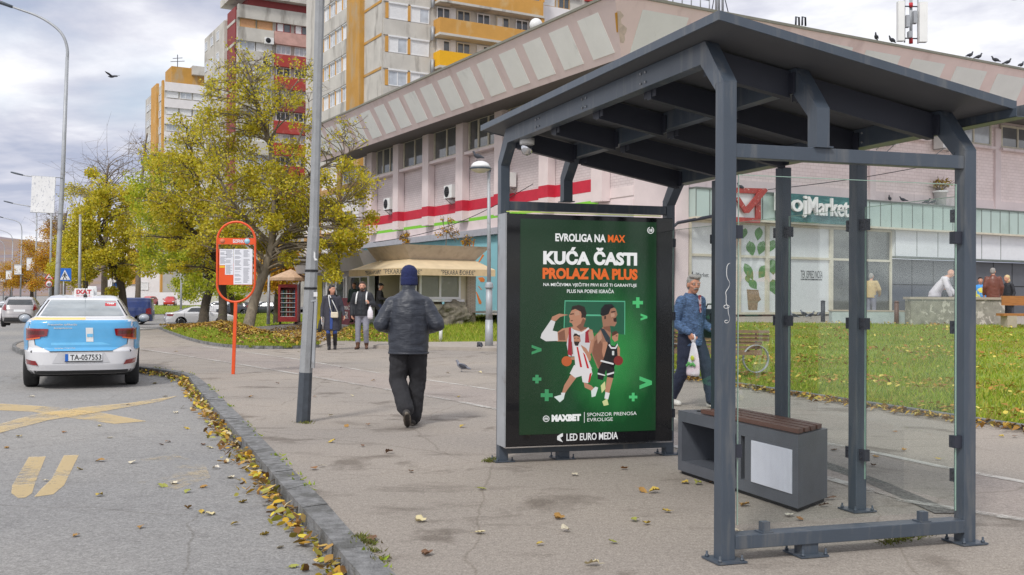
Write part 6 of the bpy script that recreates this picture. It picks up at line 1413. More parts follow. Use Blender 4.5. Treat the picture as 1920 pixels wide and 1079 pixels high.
# ---- taxi
M['cwhite'] = mat('white_car_paint', (.70,.70,.72), .3, var=.02, coat=1.); M['cblue'] = mat('taxi_blue_film', s2l(84, 166, 216), .35, var=.06, coat=.6); M['cblue2'] = mat('taxi_pale_blue', s2l(110, 190, 235), .35, coat=.5); M['cyellow'] = mat('taxi_yellow_film', s2l(245, 205, 110), .4)
tb = G(152, 731, RZ)
hd_ = math.atan2(.37, .93)
tx = thing('taxi', 'white taxi with blue rear film and roof taxi sign stopped at the kerb', 'car', tb, hd_)
ca = Car([(.24,.10,4.25,.80),(.30,.03,4.32,.85),(.40,.0,4.35,.875),(.60,.0,4.36,.885),(.66,.05,4.33,.88),(.80,.07,4.25,.89),(.95,.075,3.95,.885),(1.06,.09,3.3,.84),(1.10,.13,3.15,.80),(1.125,.40,3.05,.755),(1.14,.47,3.02,.735),(1.25,.72,2.75,.68),(1.36,.98,2.50,.615),(1.42,1.14,2.36,.575),(1.465,1.40,2.24,.53),(1.49,1.65,2.12,.42)], 5.5)
ca.body(M['cwhite'], tx)
rear = lambda x, z, o: ca.rear(x, z, o)
ca.patch('rear_window', ((-.63,1.15),(.63,1.15),(.50,1.405),(-.50,1.405)), rear, M['carglass'], tx, .006)
lid = ca.patch('boot_lid', ((-.66,.70),(.66,.70),(.80,1.09),(-.80,1.09)), rear, M['cblue'], tx, .006, 16, 10)
ca.patch('film_lower', ((-.45,.61),(.45,.61),(.655,.70),(-.655,.70)), rear, M['cblue'], lid, .006, 12, 3)
ca.patch('film_edge', ((-.80,1.092),(.05,1.092),(.05,1.125),(-.76,1.125)), rear, M['cyellow'], lid, .006, 8, 3)
ca.patch('film_edge', ((-.44,.70),(.44,.70),(.30,.74),(-.44,.74)), rear, M['cblue2'], lid, .008, 8, 2)
mb = MB()
for x in np.linspace(-.64, .64, 30): pass
ca.patch('lid_gap', ((-.46,.597),(.46,.597),(.46,.606),(-.46,.606)), rear, M['under'], tx, .007, 10, 1)
ca.patch('lid_gap', ((-.70,.86),(-.69,.86),(-.665,.70),(-.675,.70)), rear, M['under'], tx, .009, 1, 4); ca.patch('lid_gap', ((.69,.86),(.70,.86),(.675,.70),(.665,.70)), rear, M['under'], tx, .009, 1, 4)
for sg in (-1, 1):
    tl = ca.patch('tail_light', (((.50,.845),(.87,.785),(.85,.965),(.48,.955)) if sg > 0 else ((-.87,.785),(-.50,.845),(-.48,.955),(-.85,.965))), rear, M['lampred'], tx, .022, 12, 6)
    ca.patch('lamp_edge', (((.60,.808),(.87,.762),(.87,.785),(.60,.829)) if sg > 0 else ((-.87,.762),(-.60,.808),(-.60,.829),(-.87,.785))), rear, M['lamporange'], tl, .02, 8, 1)
    ca.patch('lamp_cell', rect(sg*.66, .895, .24, .055), rear, mat('tail_lamp_dark', s2l(88, 10, 16), .15, coat=1.), tl, .026, 6, 2)
    ca.patch('reflector', (((.62,.385),(.80,.40),(.82,.475),(.66,.455)) if sg > 0 else ((-.80,.40),(-.62,.385),(-.66,.455),(-.82,.475))), rear, M['lampred'], tx, .012, 6, 3)
    ca.patch('rear_pillar', (((.665,1.15),(.69,1.15),(.54,1.405),(.52,1.405)) if sg > 0 else ((-.69,1.15),(-.665,1.15),(-.52,1.405),(-.54,1.405))), rear, M['under'], tx, .004, 2, 6)
    mirror(tx, sg*1.0, 2.75, 1.07, M['bumperblack'], sg)
    for y, r in ((.85, .32), (3.45, .32)):
        arch(tx, ca, y, .33, sg); wheel(tx, sg*.76, y, .325, .215, sg)
    sd = lambda y, z, o, sg=sg: ca.side(y, z, sg, o)
    ca.patch('side_window', ((1.05,1.15),(2.7,1.15),(2.32,1.40),(1.35,1.40)), sd, M['carglass'], tx, .005)
    ca.patch('side_film', ((.3,.62),(3.6,.62),(3.3,1.0),(.3,1.06)), sd, M['cblue'], tx, .006, 20, 4)
    for x, z in ((sg*.72, .60), (sg*.28, .47)): f = MB(); f.lathe(ca.rear(x, z, -.003), [(.018,0),(.018,.006)], axis=(0,-1,0), n=10); f.build('parking_sensor', M['bumperblack'], tx)
ca.patch('bumper_recess', ((-.42,.42),(.42,.42),(.33,.59),(-.33,.59)), rear, mat('white_recess', (.55,.55,.57), .35), tx, .003, 8, 4)
ca.patch('lower_valance', ((-.78,.243),(.78,.243),(.80,.30),(-.80,.30)), rear, M['bumperblack'], tx, .004, 10, 2)
np_ = ca.patch('number_plate', rect(.035, .505, .54, .125), rear, M['plate'], tx, .014, 4, 2)
ca.patch('plate_band', rect(-.212, .505, .045, .12), rear, M['signblue'], np_, .018, 2, 2)
ca.patch('plate_frame', rect(.035, .447, .55, .014), rear, M['bumperblack'], np_, .018, 4, 1)
text('lettering', 'TA-057553', np_, M['signblack'], (.065, -.0185, .51), (1,0,0), ZV, .45, .085, .003, .012)
text('lettering', 'Preuzmite aplikaciju', lid, M['plastic_white'], (-.28, ca.rear(-.28, 1.02, .012).y, 1.02), (1,0,0), ZV, .42, .04, .004, .01)
text('lettering', 'besplatno', lid, M['plastic_white'], (-.27, ca.rear(-.27, .965, .012).y, .965), (1,0,0), ZV, .26, .03, .004, .01)
ca.patch('phone_picture', rect(.12, .86, .105, .22, -.01), rear, M['plastic_white'], lid, .012, 3, 3); ca.patch('phone_screen', rect(.12, .85, .085, .05), rear, M['cblue2'], lid, .015, 2, 2)
ca.patch('number_sticker', rect(.42, 1.345, .17, .075), rear, M['red'], tx, .009, 4, 2)
p_ = ca.rear(.42, 1.345, .014); text('lettering', '08', tx, M['plastic_white'], p_, (1,0,0), Vector((0, .9, .42)), .11, .06, .003, .03)
f = MB(); f.box((-.60, 1.52, .26), (.60, 3.9, .34)); f.box((-.7, .3, .2), (.7, 3.9, .25)); f.build('underbody', M['under'], tx)
f = MB(); f.lathe((.02, 1.36, 1.462), [(.035,0),(.03,.025),(.012,.045)], n=12); f.tube([(.02,1.36,1.49),(.02,1.22,1.85)], .005, 6); f.build('aerial', M['bumperblack'], tx)
ts = MB(); ts.prism([(-.17,1.72,1.485),(.15,1.72,1.485),(.14,1.72,1.60),(-.16,1.72,1.60)], (0,.16,0)); so2 = ts.build('roof_sign', M['plastic_white'], tx, .01)
text('lettering', 'IXAT', so2, M['red'], (-.01, 1.7195, 1.543), (1,0,0), ZV, .24, .075, .004, .04)
f = MB(); f.prism([(.04,1.9,1.47),(.20,1.9,1.47),(.19,1.9,1.64),(.05,1.9,1.64)], (0,.08,0)); f.build('roof_sign', M['plastic_white'], tx, .01)
text('lettering', 'www.taxi.ba', lid, M['plastic_white'], (-.24, ca.rear(-.24, .655, .012).y, .655), (1,0,0), ZV, .3, .03, .004)
# ---- generic rear-seen cars
def car(name, label, loc, rz, prof, paint, n=5., rearwin=None, sidewin=None, lamps=None, wheels=((.75, 3.3)), tw=.74, plate=True, group=None, bumper=None, box=False, frontlamps=False):
    t = thing(name, label, 'car' if name != 'van' else 'van', loc, rz, group); c = Car(prof, n); c.body(paint, t, steps=60)
    rr = lambda x, z, o: c.rear(x, z, o)
    if rearwin: c.patch('rear_window', rearwin, rr, M['cardark'], t, .006)
    for sg in (-1, 1):
        sd = lambda y, z, o, sg=sg: c.side(y, z, sg, o)
        for q in sidewin or []: c.patch('side_window', q, sd, M['cardark'], t, .006)
        if lamps:
            q = lamps if sg > 0 else tuple((-x, z) for x, z in (lamps[1], lamps[0], lamps[3], lamps[2])); c.patch('tail_light', q, rr, M['lampred'], t, .02, 8, 5)
        for y in wheels: arch(t, c, y, .33, sg); wheel(t, sg*tw, y, .325, .2, sg)
        for y in (1.15, 2.1): c.patch('door_gap', ((y,.45),(y+.012,.45),(y+.012,1.0),(y,1.0)), sd, M['under'], t, .004, 1, 6)
        mirror(t, sg*(prof[len(prof)//2][3]+.12), wheels[1]-.75, 1.05, paint, sg)
        if frontlamps: c.patch('headlight', ((sg*.5,.62),(sg*.78,.64),(sg*.78,.76),(sg*.5,.74)), lambda x, z, o: c.front(x, z, o), M['lampwhite'], t, .015, 5, 3)
    if bumper: c.patch('bumper', bumper, rr, M['bumperblack'], t, .012, 10, 3)
    if plate: p = c.patch('number_plate', rect(0, plate if plate is not True else .75, .5, .11), rr, M['plate'], t, .012, 3, 2)
    return t, c
hatch = [(.22,.12,3.9,.78),(.32,.02,3.95,.84),(.5,.0,3.97,.86),(.62,.03,3.95,.865),(.85,.10,3.6,.86),(.98,.15,2.95,.83),(1.05,.20,2.85,.80),(1.2,.32,2.6,.72),(1.36,.50,2.3,.62),(1.43,.75,2.1,.56),(1.46,1.0,1.9,.45)]
M['csilver'] = mat('silver_car_paint', s2l(172, 168, 168), .3, .5, var=.03, coat=1.)
t, c = car('parked_car', 'silver hatchback waiting at the side street beyond the taxi', GR(36, 614), R(22), hatch, M['csilver'], 5., ((-.58,1.08),(.58,1.08),(.50,1.33),(-.50,1.33)), [((.75,1.03),(2.6,1.05),(2.2,1.34),(.95,1.30))], ((.58,.80),(.80,.86),(.66,1.12),(.62,1.10)), (.7, 3.2), .73, .80, None, ((-.70,.26),(.70,.26),(.66,.46),(-.66,.46)))
suv = [(.25,.12,4.3,.80),(.4,.0,4.4,.88),(.7,.0,4.42,.90),(.95,.08,4.2,.89),(1.05,.14,3.4,.86),(1.15,.22,3.1,.82),(1.4,.45,2.6,.72),(1.55,.65,2.4,.64),(1.60,.95,2.2,.5)]
t, c = car('parked_car', 'white car carrying a black roof box beyond the silver hatchback', GR(14, 607), R(20), suv, M['cwhite'], 5., ((-.62,1.15),(.62,1.15),(.54,1.48),(-.54,1.48)), [((.7,1.12),(2.7,1.12),(2.3,1.48),(.95,1.45))], ((.6,.85),(.86,.88),(.80,1.08),(.62,1.05)), (.8, 3.4), .76, .7)
rb = thing('roof_box', 'black roof box on the white car at the left photo edge', 'roof box', GR(14, 607)+ZV*1.66, R(20)); f = MB(); f.loft([((0,1.7,0),.34,.9),((0,1.7,.1),.4,1.0),((0,1.7,.22),.38,.98),((0,1.7,.3),.28,.8)], 20); f.build('shell', M['bumperblack'], rb); f = MB()
for y in (1.2, 2.1): f.box((-.5,y,-.07),(.5,y+.06,0))
f.build('crossbar', M['galv'], rb)
vanp = [(.25,.05,4.7,.85),(.4,.0,4.8,.94),(.7,.0,4.82,.96),(1.0,.02,4.6,.96),(1.2,.04,3.9,.95),(1.6,.08,3.5,.90),(1.85,.14,3.2,.84),(1.93,.3,3.0,.74)]
M['cnavy'] = mat('navy_van_paint', s2l(40, 58, 110), .3, var=.03, coat=1.)
t, c = car('van', 'dark blue panel van turning in the side street behind the taxi', GR(287, 609.5)+Vector((-.3,1.0,0)), R(103), vanp, M['cnavy'], 7., None, [((3.2,1.15),(3.75,1.15),(3.4,1.6),(3.2,1.6))], ((.78,.75),(.93,.75),(.92,1.2),(.80,1.2)), (.95, 3.8), .84, False)
for sg in (-1, 1): c.patch('side_panel', ((.3,1.15),(2.9,1.15),(2.9,1.68),(.4,1.68)), lambda y, z, o, sg=sg: c.side(y, z, sg, o), mat('navy_van_panel', s2l(48, 66, 120), .3, coat=1.), t, .006)
coupe = [(.2,.1,4.6,.80),(.3,.02,4.7,.86),(.5,.0,4.75,.88),(.7,.05,4.65,.89),(.85,.07,4.2,.88),(.93,.16,3.6,.85),(.98,.7,3.2,.78),(1.1,1.0,2.9,.70),(1.25,1.4,2.55,.60),(1.34,1.75,2.3,.54),(1.37,2.0,2.15,.42)]
t, c = car('parked_car', 'white coupe passing behind the tree trunks', GR(311, 612.5)+Vector((-.2,.3,0)), R(-62), coupe, M['cwhite'], 5., ((-.62,1.0),(.62,1.0),(.50,1.30),(-.50,1.30)), [((1.35,1.0),(2.3,1.0),(2.25,1.27),(1.65,1.26)),((2.4,1.0),(3.0,1.0),(2.6,1.25),(2.35,1.27))], ((.48,.72),(.80,.70),(.82,.84),(.52,.86)), (.95, 3.6), .77, .62)
M['cred'] = mat('red_car_paint', s2l(190, 40, 48), .3, coat=1.); M['cdark'] = mat('dark_car_paint', s2l(48, 52, 60), .3, coat=1.)
far = [(290, 577, 160, 8, 'cred', 'red hatchback parked by the white block behind the blue van'), (322, 578, 158, -12, 'cred', 'second red hatchback parked right of the blue van'), (440, 592, 112, 95, 'cwhite', 'pale car just behind the white coupe roof'), (474, 594, 108, 80, 'cdark', 'dark car parked behind the trunk beside the orange post'), (502, 590, 118, 85, 'cwhite', 'pale car seen behind the bus stop post'), (530, 592, 110, 88, 'cdark', 'black car parked behind the pale slender post')]
for px, py, Y, rz, mt, lab in far:
    p = P(px, 560, Y); p.z = GZ(p.x, p.y)
    t, c = car('parked_car', lab, p+Vector((0,0,.02)), R(180-rz) if mt == 'cred' else R(rz), hatch, M[mt], 5., ((-.58,1.08),(.58,1.08),(.50,1.33),(-.50,1.33)), [((.75,1.03),(2.6,1.05),(2.2,1.34),(.95,1.30))], ((.58,.80),(.80,.86),(.66,1.12),(.62,1.10)), (.7, 3.2), .73, .7, 'cars parked by the white block', None, False, True)
# ================================================================== TREES
M['bark'] = mat('dark_bark', s2l(74, 66, 56), .95, var=.35, scale=9., bump=.9, bscale=22, stretch=(1,1,.3), col2=s2l(98, 108, 62), c2pos=(.58,.72), c2scale=1.5)
M['bark2'] = mat('grey_bark', s2l(126, 116, 102), .95, var=.35, scale=9., bump=1., bscale=20, stretch=(1,1,.3))
LY = [s2l(168,160,34), s2l(212,194,44), s2l(225,210,70), s2l(176,178,44), s2l(212,190,50), s2l(238,226,110), s2l(160,165,50), s2l(185,155,50)]
LG = [s2l(140,158,36), s2l(185,192,50), s2l(205,205,60), s2l(120,148,42), s2l(222,216,84), s2l(160,178,50)]
M['leafY'] = island_mat('autumn_leaf_colours', LY, .55, .5); M['leafG'] = island_mat('green_yellow_leaf_colours', LG, .55, .45)
M['leafB'] = island_mat('brown_leaf_colours', [s2l(150,130,50), s2l(170,140,60), s2l(130,100,50), s2l(190,165,60), s2l(160,150,50)], .6, .3)
M['leafO'] = island_mat('orange_leaf_colours', [s2l(190,150,40), s2l(210,170,40), s2l(170,130,40), s2l(200,120,40)], .6, .3)
M['twig'] = mat('twig_bark', s2l(118, 106, 94), .9, var=.2)
def bez(a, b, c, d, n=8): return [a*(1-t)**3+b*3*t*(1-t)**2+c*3*t*t*(1-t)+d*t**3 for t in np.linspace(0, 1, n)]
def crownleaves(cl, per, size, spread, flat=.8):
    pts = []; 
    for (c, r, dn) in cl:
        n = int(per*dn); q = rng.normal(0, 1, (n, 3)); q /= np.linalg.norm(q, axis=1)[:, None]; q *= (rng.random(n)**.45)[:, None]*r; q[:, 2] *= flat
        pts.append(q+np.array(c))
    pts = np.concatenate(pts); n = len(pts)
    s = (size[0]+(size[1]-size[0])*rng.random(n))[:, None]
    a = rng.normal(0, 1, (n, 3)); a[:, 2] = a[:, 2]*.6-.5; a /= np.linalg.norm(a, axis=1)[:, None]
    b = rng.normal(0, 1, (n, 3)); b -= a*(a*b).sum(1)[:, None]; b /= np.linalg.norm(b, axis=1)[:, None]; nr = np.cross(a, b)
    V = np.empty((n, 4, 3)); V[:, 0] = pts-a*s*.5; V[:, 1] = pts+b*s*.40+nr*s*.12; V[:, 2] = pts+a*s*.5; V[:, 3] = pts-b*s*.40+nr*s*.12
    return V.reshape(-1, 3), np.arange(n*4).reshape(-1, 4)
def tree(label, base, trunkpts, r0_, clusters, leafmat, bark, per=120, size=(.09,.17), twigs=6, name='deciduous_tree', group=None, seed=1, limb=.19, crownname='crown', twl=1.0, extra=()):
    rs = random.Random(seed); base = Vector(base); t = thing(name, label, 'tree', base, 0, group, world=True)
    tp = [Vector(p) for p in trunkpts]; k = len(tp); sp = []
    for i in range(k-1):
        p0 = tp[max(i-1, 0)]; p1 = tp[i]; p2 = tp[i+1]; p3 = tp[min(i+2, k-1)]
        for u in np.linspace(0, 1, 6)[:-1]: sp.append(.5*((2*p1)+(p2-p0)*u+(2*p0-5*p1+4*p2-p3)*u*u+(3*p1-p0-3*p2+p3)*u**3))
    sp.append(tp[-1]); m_ = len(sp)
    rad = [r0_*(1.2 if i == 0 else 1)*(1-.80*(i/(m_-1))**.9) for i in range(m_)]
    mb = MB(); mb.tube([sp[0]-ZV*.15]+sp, [r0_*1.4]+rad, 12)
    for v in range(len(mb.v)):
        x, y, z = mb.v[v]; d = mnoise.noise(Vector((x*4, y*4, z*1.5)))*r0_*.16; mb.v[v] = (x+d, y+d*.5, z)
    tr_ = mb.build('trunk', bark, t)
    lm = MB(); tw = MB(); sp = list(sp); rad = list(rad)
    for pts_, ra0, ra1 in extra:
        q = chaikin([Vector(p) for p in pts_], 2); rr_ = [lerp(ra0, ra1, i/(len(q)-1)) for i in range(len(q))]; lm.tube(q, rr_, 8); sp += q[2:]; rad += rr_[2:]
    if extra: m_ = len(sp)
    for (c, r, dn) in clusters:
        c = Vector(c); cand = [i for i in range(m_) if sp[i].z < c.z-.2 and i > 9] or [int(m_*.4)]
        i = min(cand, key=lambda i: (sp[i]-c).length+.55*abs((c.z-sp[i].z)-(Vector((c.x-sp[i].x, c.y-sp[i].y, 0)).length)*.7))
        s0 = sp[i]; L = (c-s0).length; jit = lambda q: Vector((rs.gauss(0, q), rs.gauss(0, q), rs.gauss(0, q*.6)))
        dt = (sp[min(i+1, m_-1)]-sp[max(i-1, 0)]).normalized()
        path = bez(s0, s0+dt*L*.22+(c-s0)*.18+jit(L*.06), s0.lerp(c, .68)+ZV*L*.05+jit(L*.08), c+jit(.05), 9)
        ra_ = min(rad[i]*.62, .022+limb*.055*L); lm.tube(path, [lerp(ra_, .009, (q/8)**.7) for q in range(9)], 6)
        for _ in range(twigs):
            q0 = path[rs.choice((4, 5, 6, 7, 8, 8))]; e = c+Vector((rs.gauss(0, 1), rs.gauss(0, 1), rs.gauss(.15, .8))).normalized()*r*rs.uniform(.6, 1.2)*twl
            mid = q0.lerp(e, .5)+jit(.08*r); tw.tube([q0, mid, e], [.013, .009, .004], 4, cap=False)
            for _ in range(2):
                s_ = mid.lerp(e, rs.random()); tw.tube([s_, s_+jit(r*.35*twl)+ZV*.1], [.007, .003], 3, cap=False)
    lm.build('limbs', bark, t); tw.build('twigs', M['twig'], t)
    if per:
        V, F = crownleaves(clusters, per, size, 1); o = raw_obj(crownname, V, F, leafmat, t); o.location = -t.location
    return t
def blobs(Y, list_, seed, dy=1.6):
    rs = random.Random(seed); out = []
    for (px, py, rpx, n, dn, rad) in list_:
        for _ in range(int(n*1.9)):
            a = rs.random()*6.283; q = rs.random()**.5*rpx; out.append((tuple(P(px+q*math.cos(a), py+q*math.sin(a), Y+rs.uniform(-dy, dy))), rad*.62*rs.uniform(.6, 1.25), dn*.5*rs.uniform(.4, 1.5)))
    return out
# main tree by the bus stop
Y = 38.6
cl = blobs(Y, [(520,420,70,12,1.5,.95),(580,440,70,9,1.3,.8),(650,420,48,9,1.2,.75),(635,480,45,7,1.2,.6),(430,380,70,12,1.4,.95),(500,300,70,12,1.1,.9),(590,330,70,10,.75,.8),(430,250,60,10,1.0,.9),(660,350,40,7,.55,.7),(480,190,50,9,.55,.8),(420,160,35,6,.5,.7),(545,200,50,7,.4,.8),(470,120,45,8,.34,.7),(410,440,50,7,1.3,.8),(560,150,40,5,.25,.8),(650,270,45,5,.18,.8)], 5, 2.0)
tree('broad yellow green tree with leaning trunk right of the orange stop sign', G(463,624), [G(463,624), P(476,570,Y), P(492,520,Y), P(508,470,Y), P(512,420,Y), P(515,360,Y), P(505,270,Y), P(478,180,Y), P(452,95,Y)], .225, cl, M['leafY'], M['bark2'], 330, (.06,.13), 6, seed=2, extra=[([P(509,470,Y), P(540,432,Y-.4), P(585,400,Y-.8), P(640,385,Y-1)], .11, .03), ([P(513,415,Y), P(530,340,Y+.5), P(560,265,Y+.8), P(580,205,Y+1)], .09, .025), ([P(506,455,Y), P(470,420,Y-.5), P(432,375,Y-1), P(405,320,Y-1)], .09, .025), ([P(513,380,Y), P(590,320,Y-.3), P(650,290,Y), P(690,265,Y)], .07, .018), ([P(494,240,Y), P(530,190,Y+.4), P(560,150,Y+.5)], .05, .014)])
Y = 41.5
cl = blobs(Y, [(360,400,60,9,1.4,.95),(330,330,60,8,1.2,1.0),(400,470,40,6,1.3,.8),(300,420,50,8,1.4,.9),(350,270,45,7,.9,.9),(390,330,50,7,1.2,.9),(340,470,40,6,1.3,.8)], 8, 2.2)
tree('dark trunked tree between the leaf heap and the orange post', G(416,620.5), [G(416,620.5), P(418,570,Y), P(414,520,Y), P(400,460,Y), P(380,390,Y), P(365,310,Y), P(350,240,Y)], .21, cl, M['leafY'], M['bark'], 270, (.07,.14), 5, seed=3, extra=[([P(404,470,Y), P(370,440,Y-.4), P(330,400,Y-.8), P(295,390,Y-.8)], .09, .02), ([P(384,400,Y), P(400,350,Y), P(410,290,Y)], .07, .02)])
Y = 50
cl = blobs(Y, [(320,460,50,8,1.4,1.0),(290,400,40,8,1.4,1.0),(360,500,45,8,1.4,.9),(270,350,35,6,1.2,1.0),(310,330,50,7,1.2,1.1),(300,480,30,5,1.3,.8),(400,520,30,4,1.2,.7)], 9, 2.2)
tree('tree with curved dark trunk behind the leaf heap', G(381,607.5), [G(381,607.5), P(386,570,Y), P(398,530,Y), P(408,500,Y), P(390,440,Y), P(350,370,Y), P(320,310,Y)], .27, cl, M['leafG'], M['bark'], 260, (.075,.15), 4, seed=4)
g = 'street trees along the left road'
rowt = [(236, 565, 60, [(180,430,50,10,1.5,1.25),(230,380,40,8,1.3,1.2),(250,470,45,8,1.4,1.2),(180,350,35,6,.8,1.1),(150,470,35,6,1.4,1.2),(200,510,40,6,1.3,1.0)], 'leafY', 'spreading yellow tree above the round bicycle sign'),
        (165, 560, 80, [(140,460,35,8,1.5,1.5),(150,380,30,6,1.0,1.4),(130,510,35,8,1.4,1.2),(175,500,25,5,1.4,1.2)], 'leafY', 'yellow tree behind the slim pole and crossing sign'),
        (100, 560, 110, [(90,480,22,8,1.5,1.7),(100,430,18,5,1.0,1.6),(80,520,24,7,1.4,1.5),(115,505,18,5,1.4,1.4)], 'leafO', 'orange yellow tree behind the road hump sign'),
        (60, 560, 140, [(52,500,22,8,1.5,1.9),(62,465,16,5,1.1,1.8),(40,525,20,6,1.3,1.5)], 'leafO', 'small distant orange tree among the far lamps'),
        (20, 560, 170, [(18,520,22,9,1.5,2.0),(-10,525,18,5,1.5,1.8)], 'leafO', 'most distant brownish tree at the left photo edge'),
        (520, 570, 68, [(520,520,25,8,1.2,1.3),(545,480,30,6,1.2,1.3),(490,510,30,6,1.2,1.3),(560,500,25,5,1.2,1.2)], 'leafO', 'orange leaved tree behind the drinks cooler'),
        (440, 575, 85, [(400,530,35,9,1.4,1.3),(350,540,25,6,1.4,1.2),(450,540,25,6,1.3,1.2)], 'leafG', 'darker green tree before the low white block')]
for i, (px, py, Y, bl, lm_, lab) in enumerate(rowt):
    b = P(px, 560, Y); b.z = GZ(b.x, b.y); c0 = bl[0]
    tree(lab, b, [b, P(px+2, 555-0, Y).lerp(P(c0[0], c0[1], Y), .25), P(c0[0]+6, c0[1]+10, Y), P(c0[0]+12, c0[1]-55*60/Y, Y)], .30, blobs(Y, bl, 20+i, 2.5), M[lm_], M['bark'], 420, (.09,.20), 3, group=g, seed=30+i)
# bare trees
for px, Y, bl, lab in ((195, 64, [(190,335,35,5,.2,2.0),(212,305,40,5,.2,2.0),(165,350,30,4,.2,1.8),(238,315,30,3,.3,1.6)], 'bare branched tree rising over the yellow street trees'), (118, 88, [(112,420,14,6,.2,1.8),(95,410,12,5,.2,1.6)], 'thin bare tree beside the big white banner'), (258, 84, [(262,275,14,5,.6,1.2),(285,290,14,5,.6,1.2)], 'half bare tree before the farthest tower')):
    b = P(px, 560, Y); b.z = GZ(b.x, b.y); c0 = bl[0]
    tree(lab, b, [b, P(px+2, 480, Y), P(px+4, 400, Y), P(c0[0]+8, c0[1]+20, Y), P(c0[0]+14, c0[1]-25, Y)], .24, blobs(Y, bl, 50+px, 2.), M['leafB'], M['twig'], 12, (.12,.22), 4, 'bare_tree', seed=px, twl=1.7, limb=.12)
# wall plants on the kiosk roof, pot plant on the shop canopy
for px, py, top, lab in ((836, 459, 402, 'scrubby yellow sapling growing on the bakery roof'), (760, 457, 438, 'tiny brown weed on the bakery roof corner'), (876, 462, 440, 'small yellow sapling on the bakery roof by the mural')):
    Yk = 39.5; b = P(px, py+2, Yk); tree(lab, b, [b, P(px+2, (py+top)/2, Yk), P(px+4, top, Yk)], .018, blobs(Yk, [(px, (py+top)/2, (py-top)*.42, 7, .5, .28)], px, .3), M['leafO'], M['twig'], 50, (.05,.1), 4, 'sapling', seed=px)
# ================================================================== PEOPLE
def V(*a): return Vector(a)
HUM = dict(hipL=V(-.095,0,.90), hipR=V(.095,0,.90), kneeL=V(-.10,.03,.49), kneeR=V(.10,.03,.49), ankL=V(-.10,0,.085), ankR=V(.10,0,.085),
           toeL=V(-.115,.17,.035), toeR=V(.115,.17,.035), shL=V(-.185,0,1.405), shR=V(.185,0,1.405), elL=V(-.25,-.04,1.13), elR=V(.25,-.04,1.13),
           wrL=V(-.26,.08,.89), wrR=V(.26,.08,.89), chest=V(0,0,0), head=V(0,.02,0), hyaw=0., hpitch=0., handL=None, handR=None, curl=.5)
def hand(mb, w, d, pn, k=1., curl=.5, thumb=1):
    """palm, four unequal bent fingers and a thumb from the palm's side"""
    d = d.normalized(); pn = (pn-d*pn.dot(d)).normalized(); s = d.cross(pn)
    c = w+d*.05*k
    for q in (-.026, -.009, .009, .026): mb.cap(w+d*.012*k+s*q*.7*k, w+d*.088*k+s*q*k, .0165*k, .0135*k, 8)
    for q, L in ((-.030, .062), (-.010, .075), (.010, .08), (.030, .072)):
        a = w+d*.088*k+s*q*k; d1 = (d*math.cos(curl)+pn*math.sin(curl)).normalized(); d2 = (d*math.cos(curl*2.1)+pn*math.sin(curl*2.1)).normalized(); d3 = (d*math.cos(curl*3.1)+pn*math.sin(curl*3.1)).normalized()
        p1 = a+d1*L*.48*k; p2 = p1+d2*L*.32*k; p3 = p2+d3*L*.22*k
        mb.cap(a, p1, .0098*k, .0092*k, 7); mb.cap(p1, p2, .0092*k, .0085*k, 7); mb.cap(p2, p3, .0085*k, .0075*k, 7)
    a = w+d*.025*k+s*thumb*.028*k; p1 = a+(d*.6+s*thumb*.7+pn*.35).normalized()*.038*k; p2 = p1+(d*.85+s*thumb*.2+pn*.5).normalized()*.03*k
    mb.cap(a, p1, .0135*k, .0115*k, 7); mb.cap(p1, p2, .0115*k, .009*k, 7)
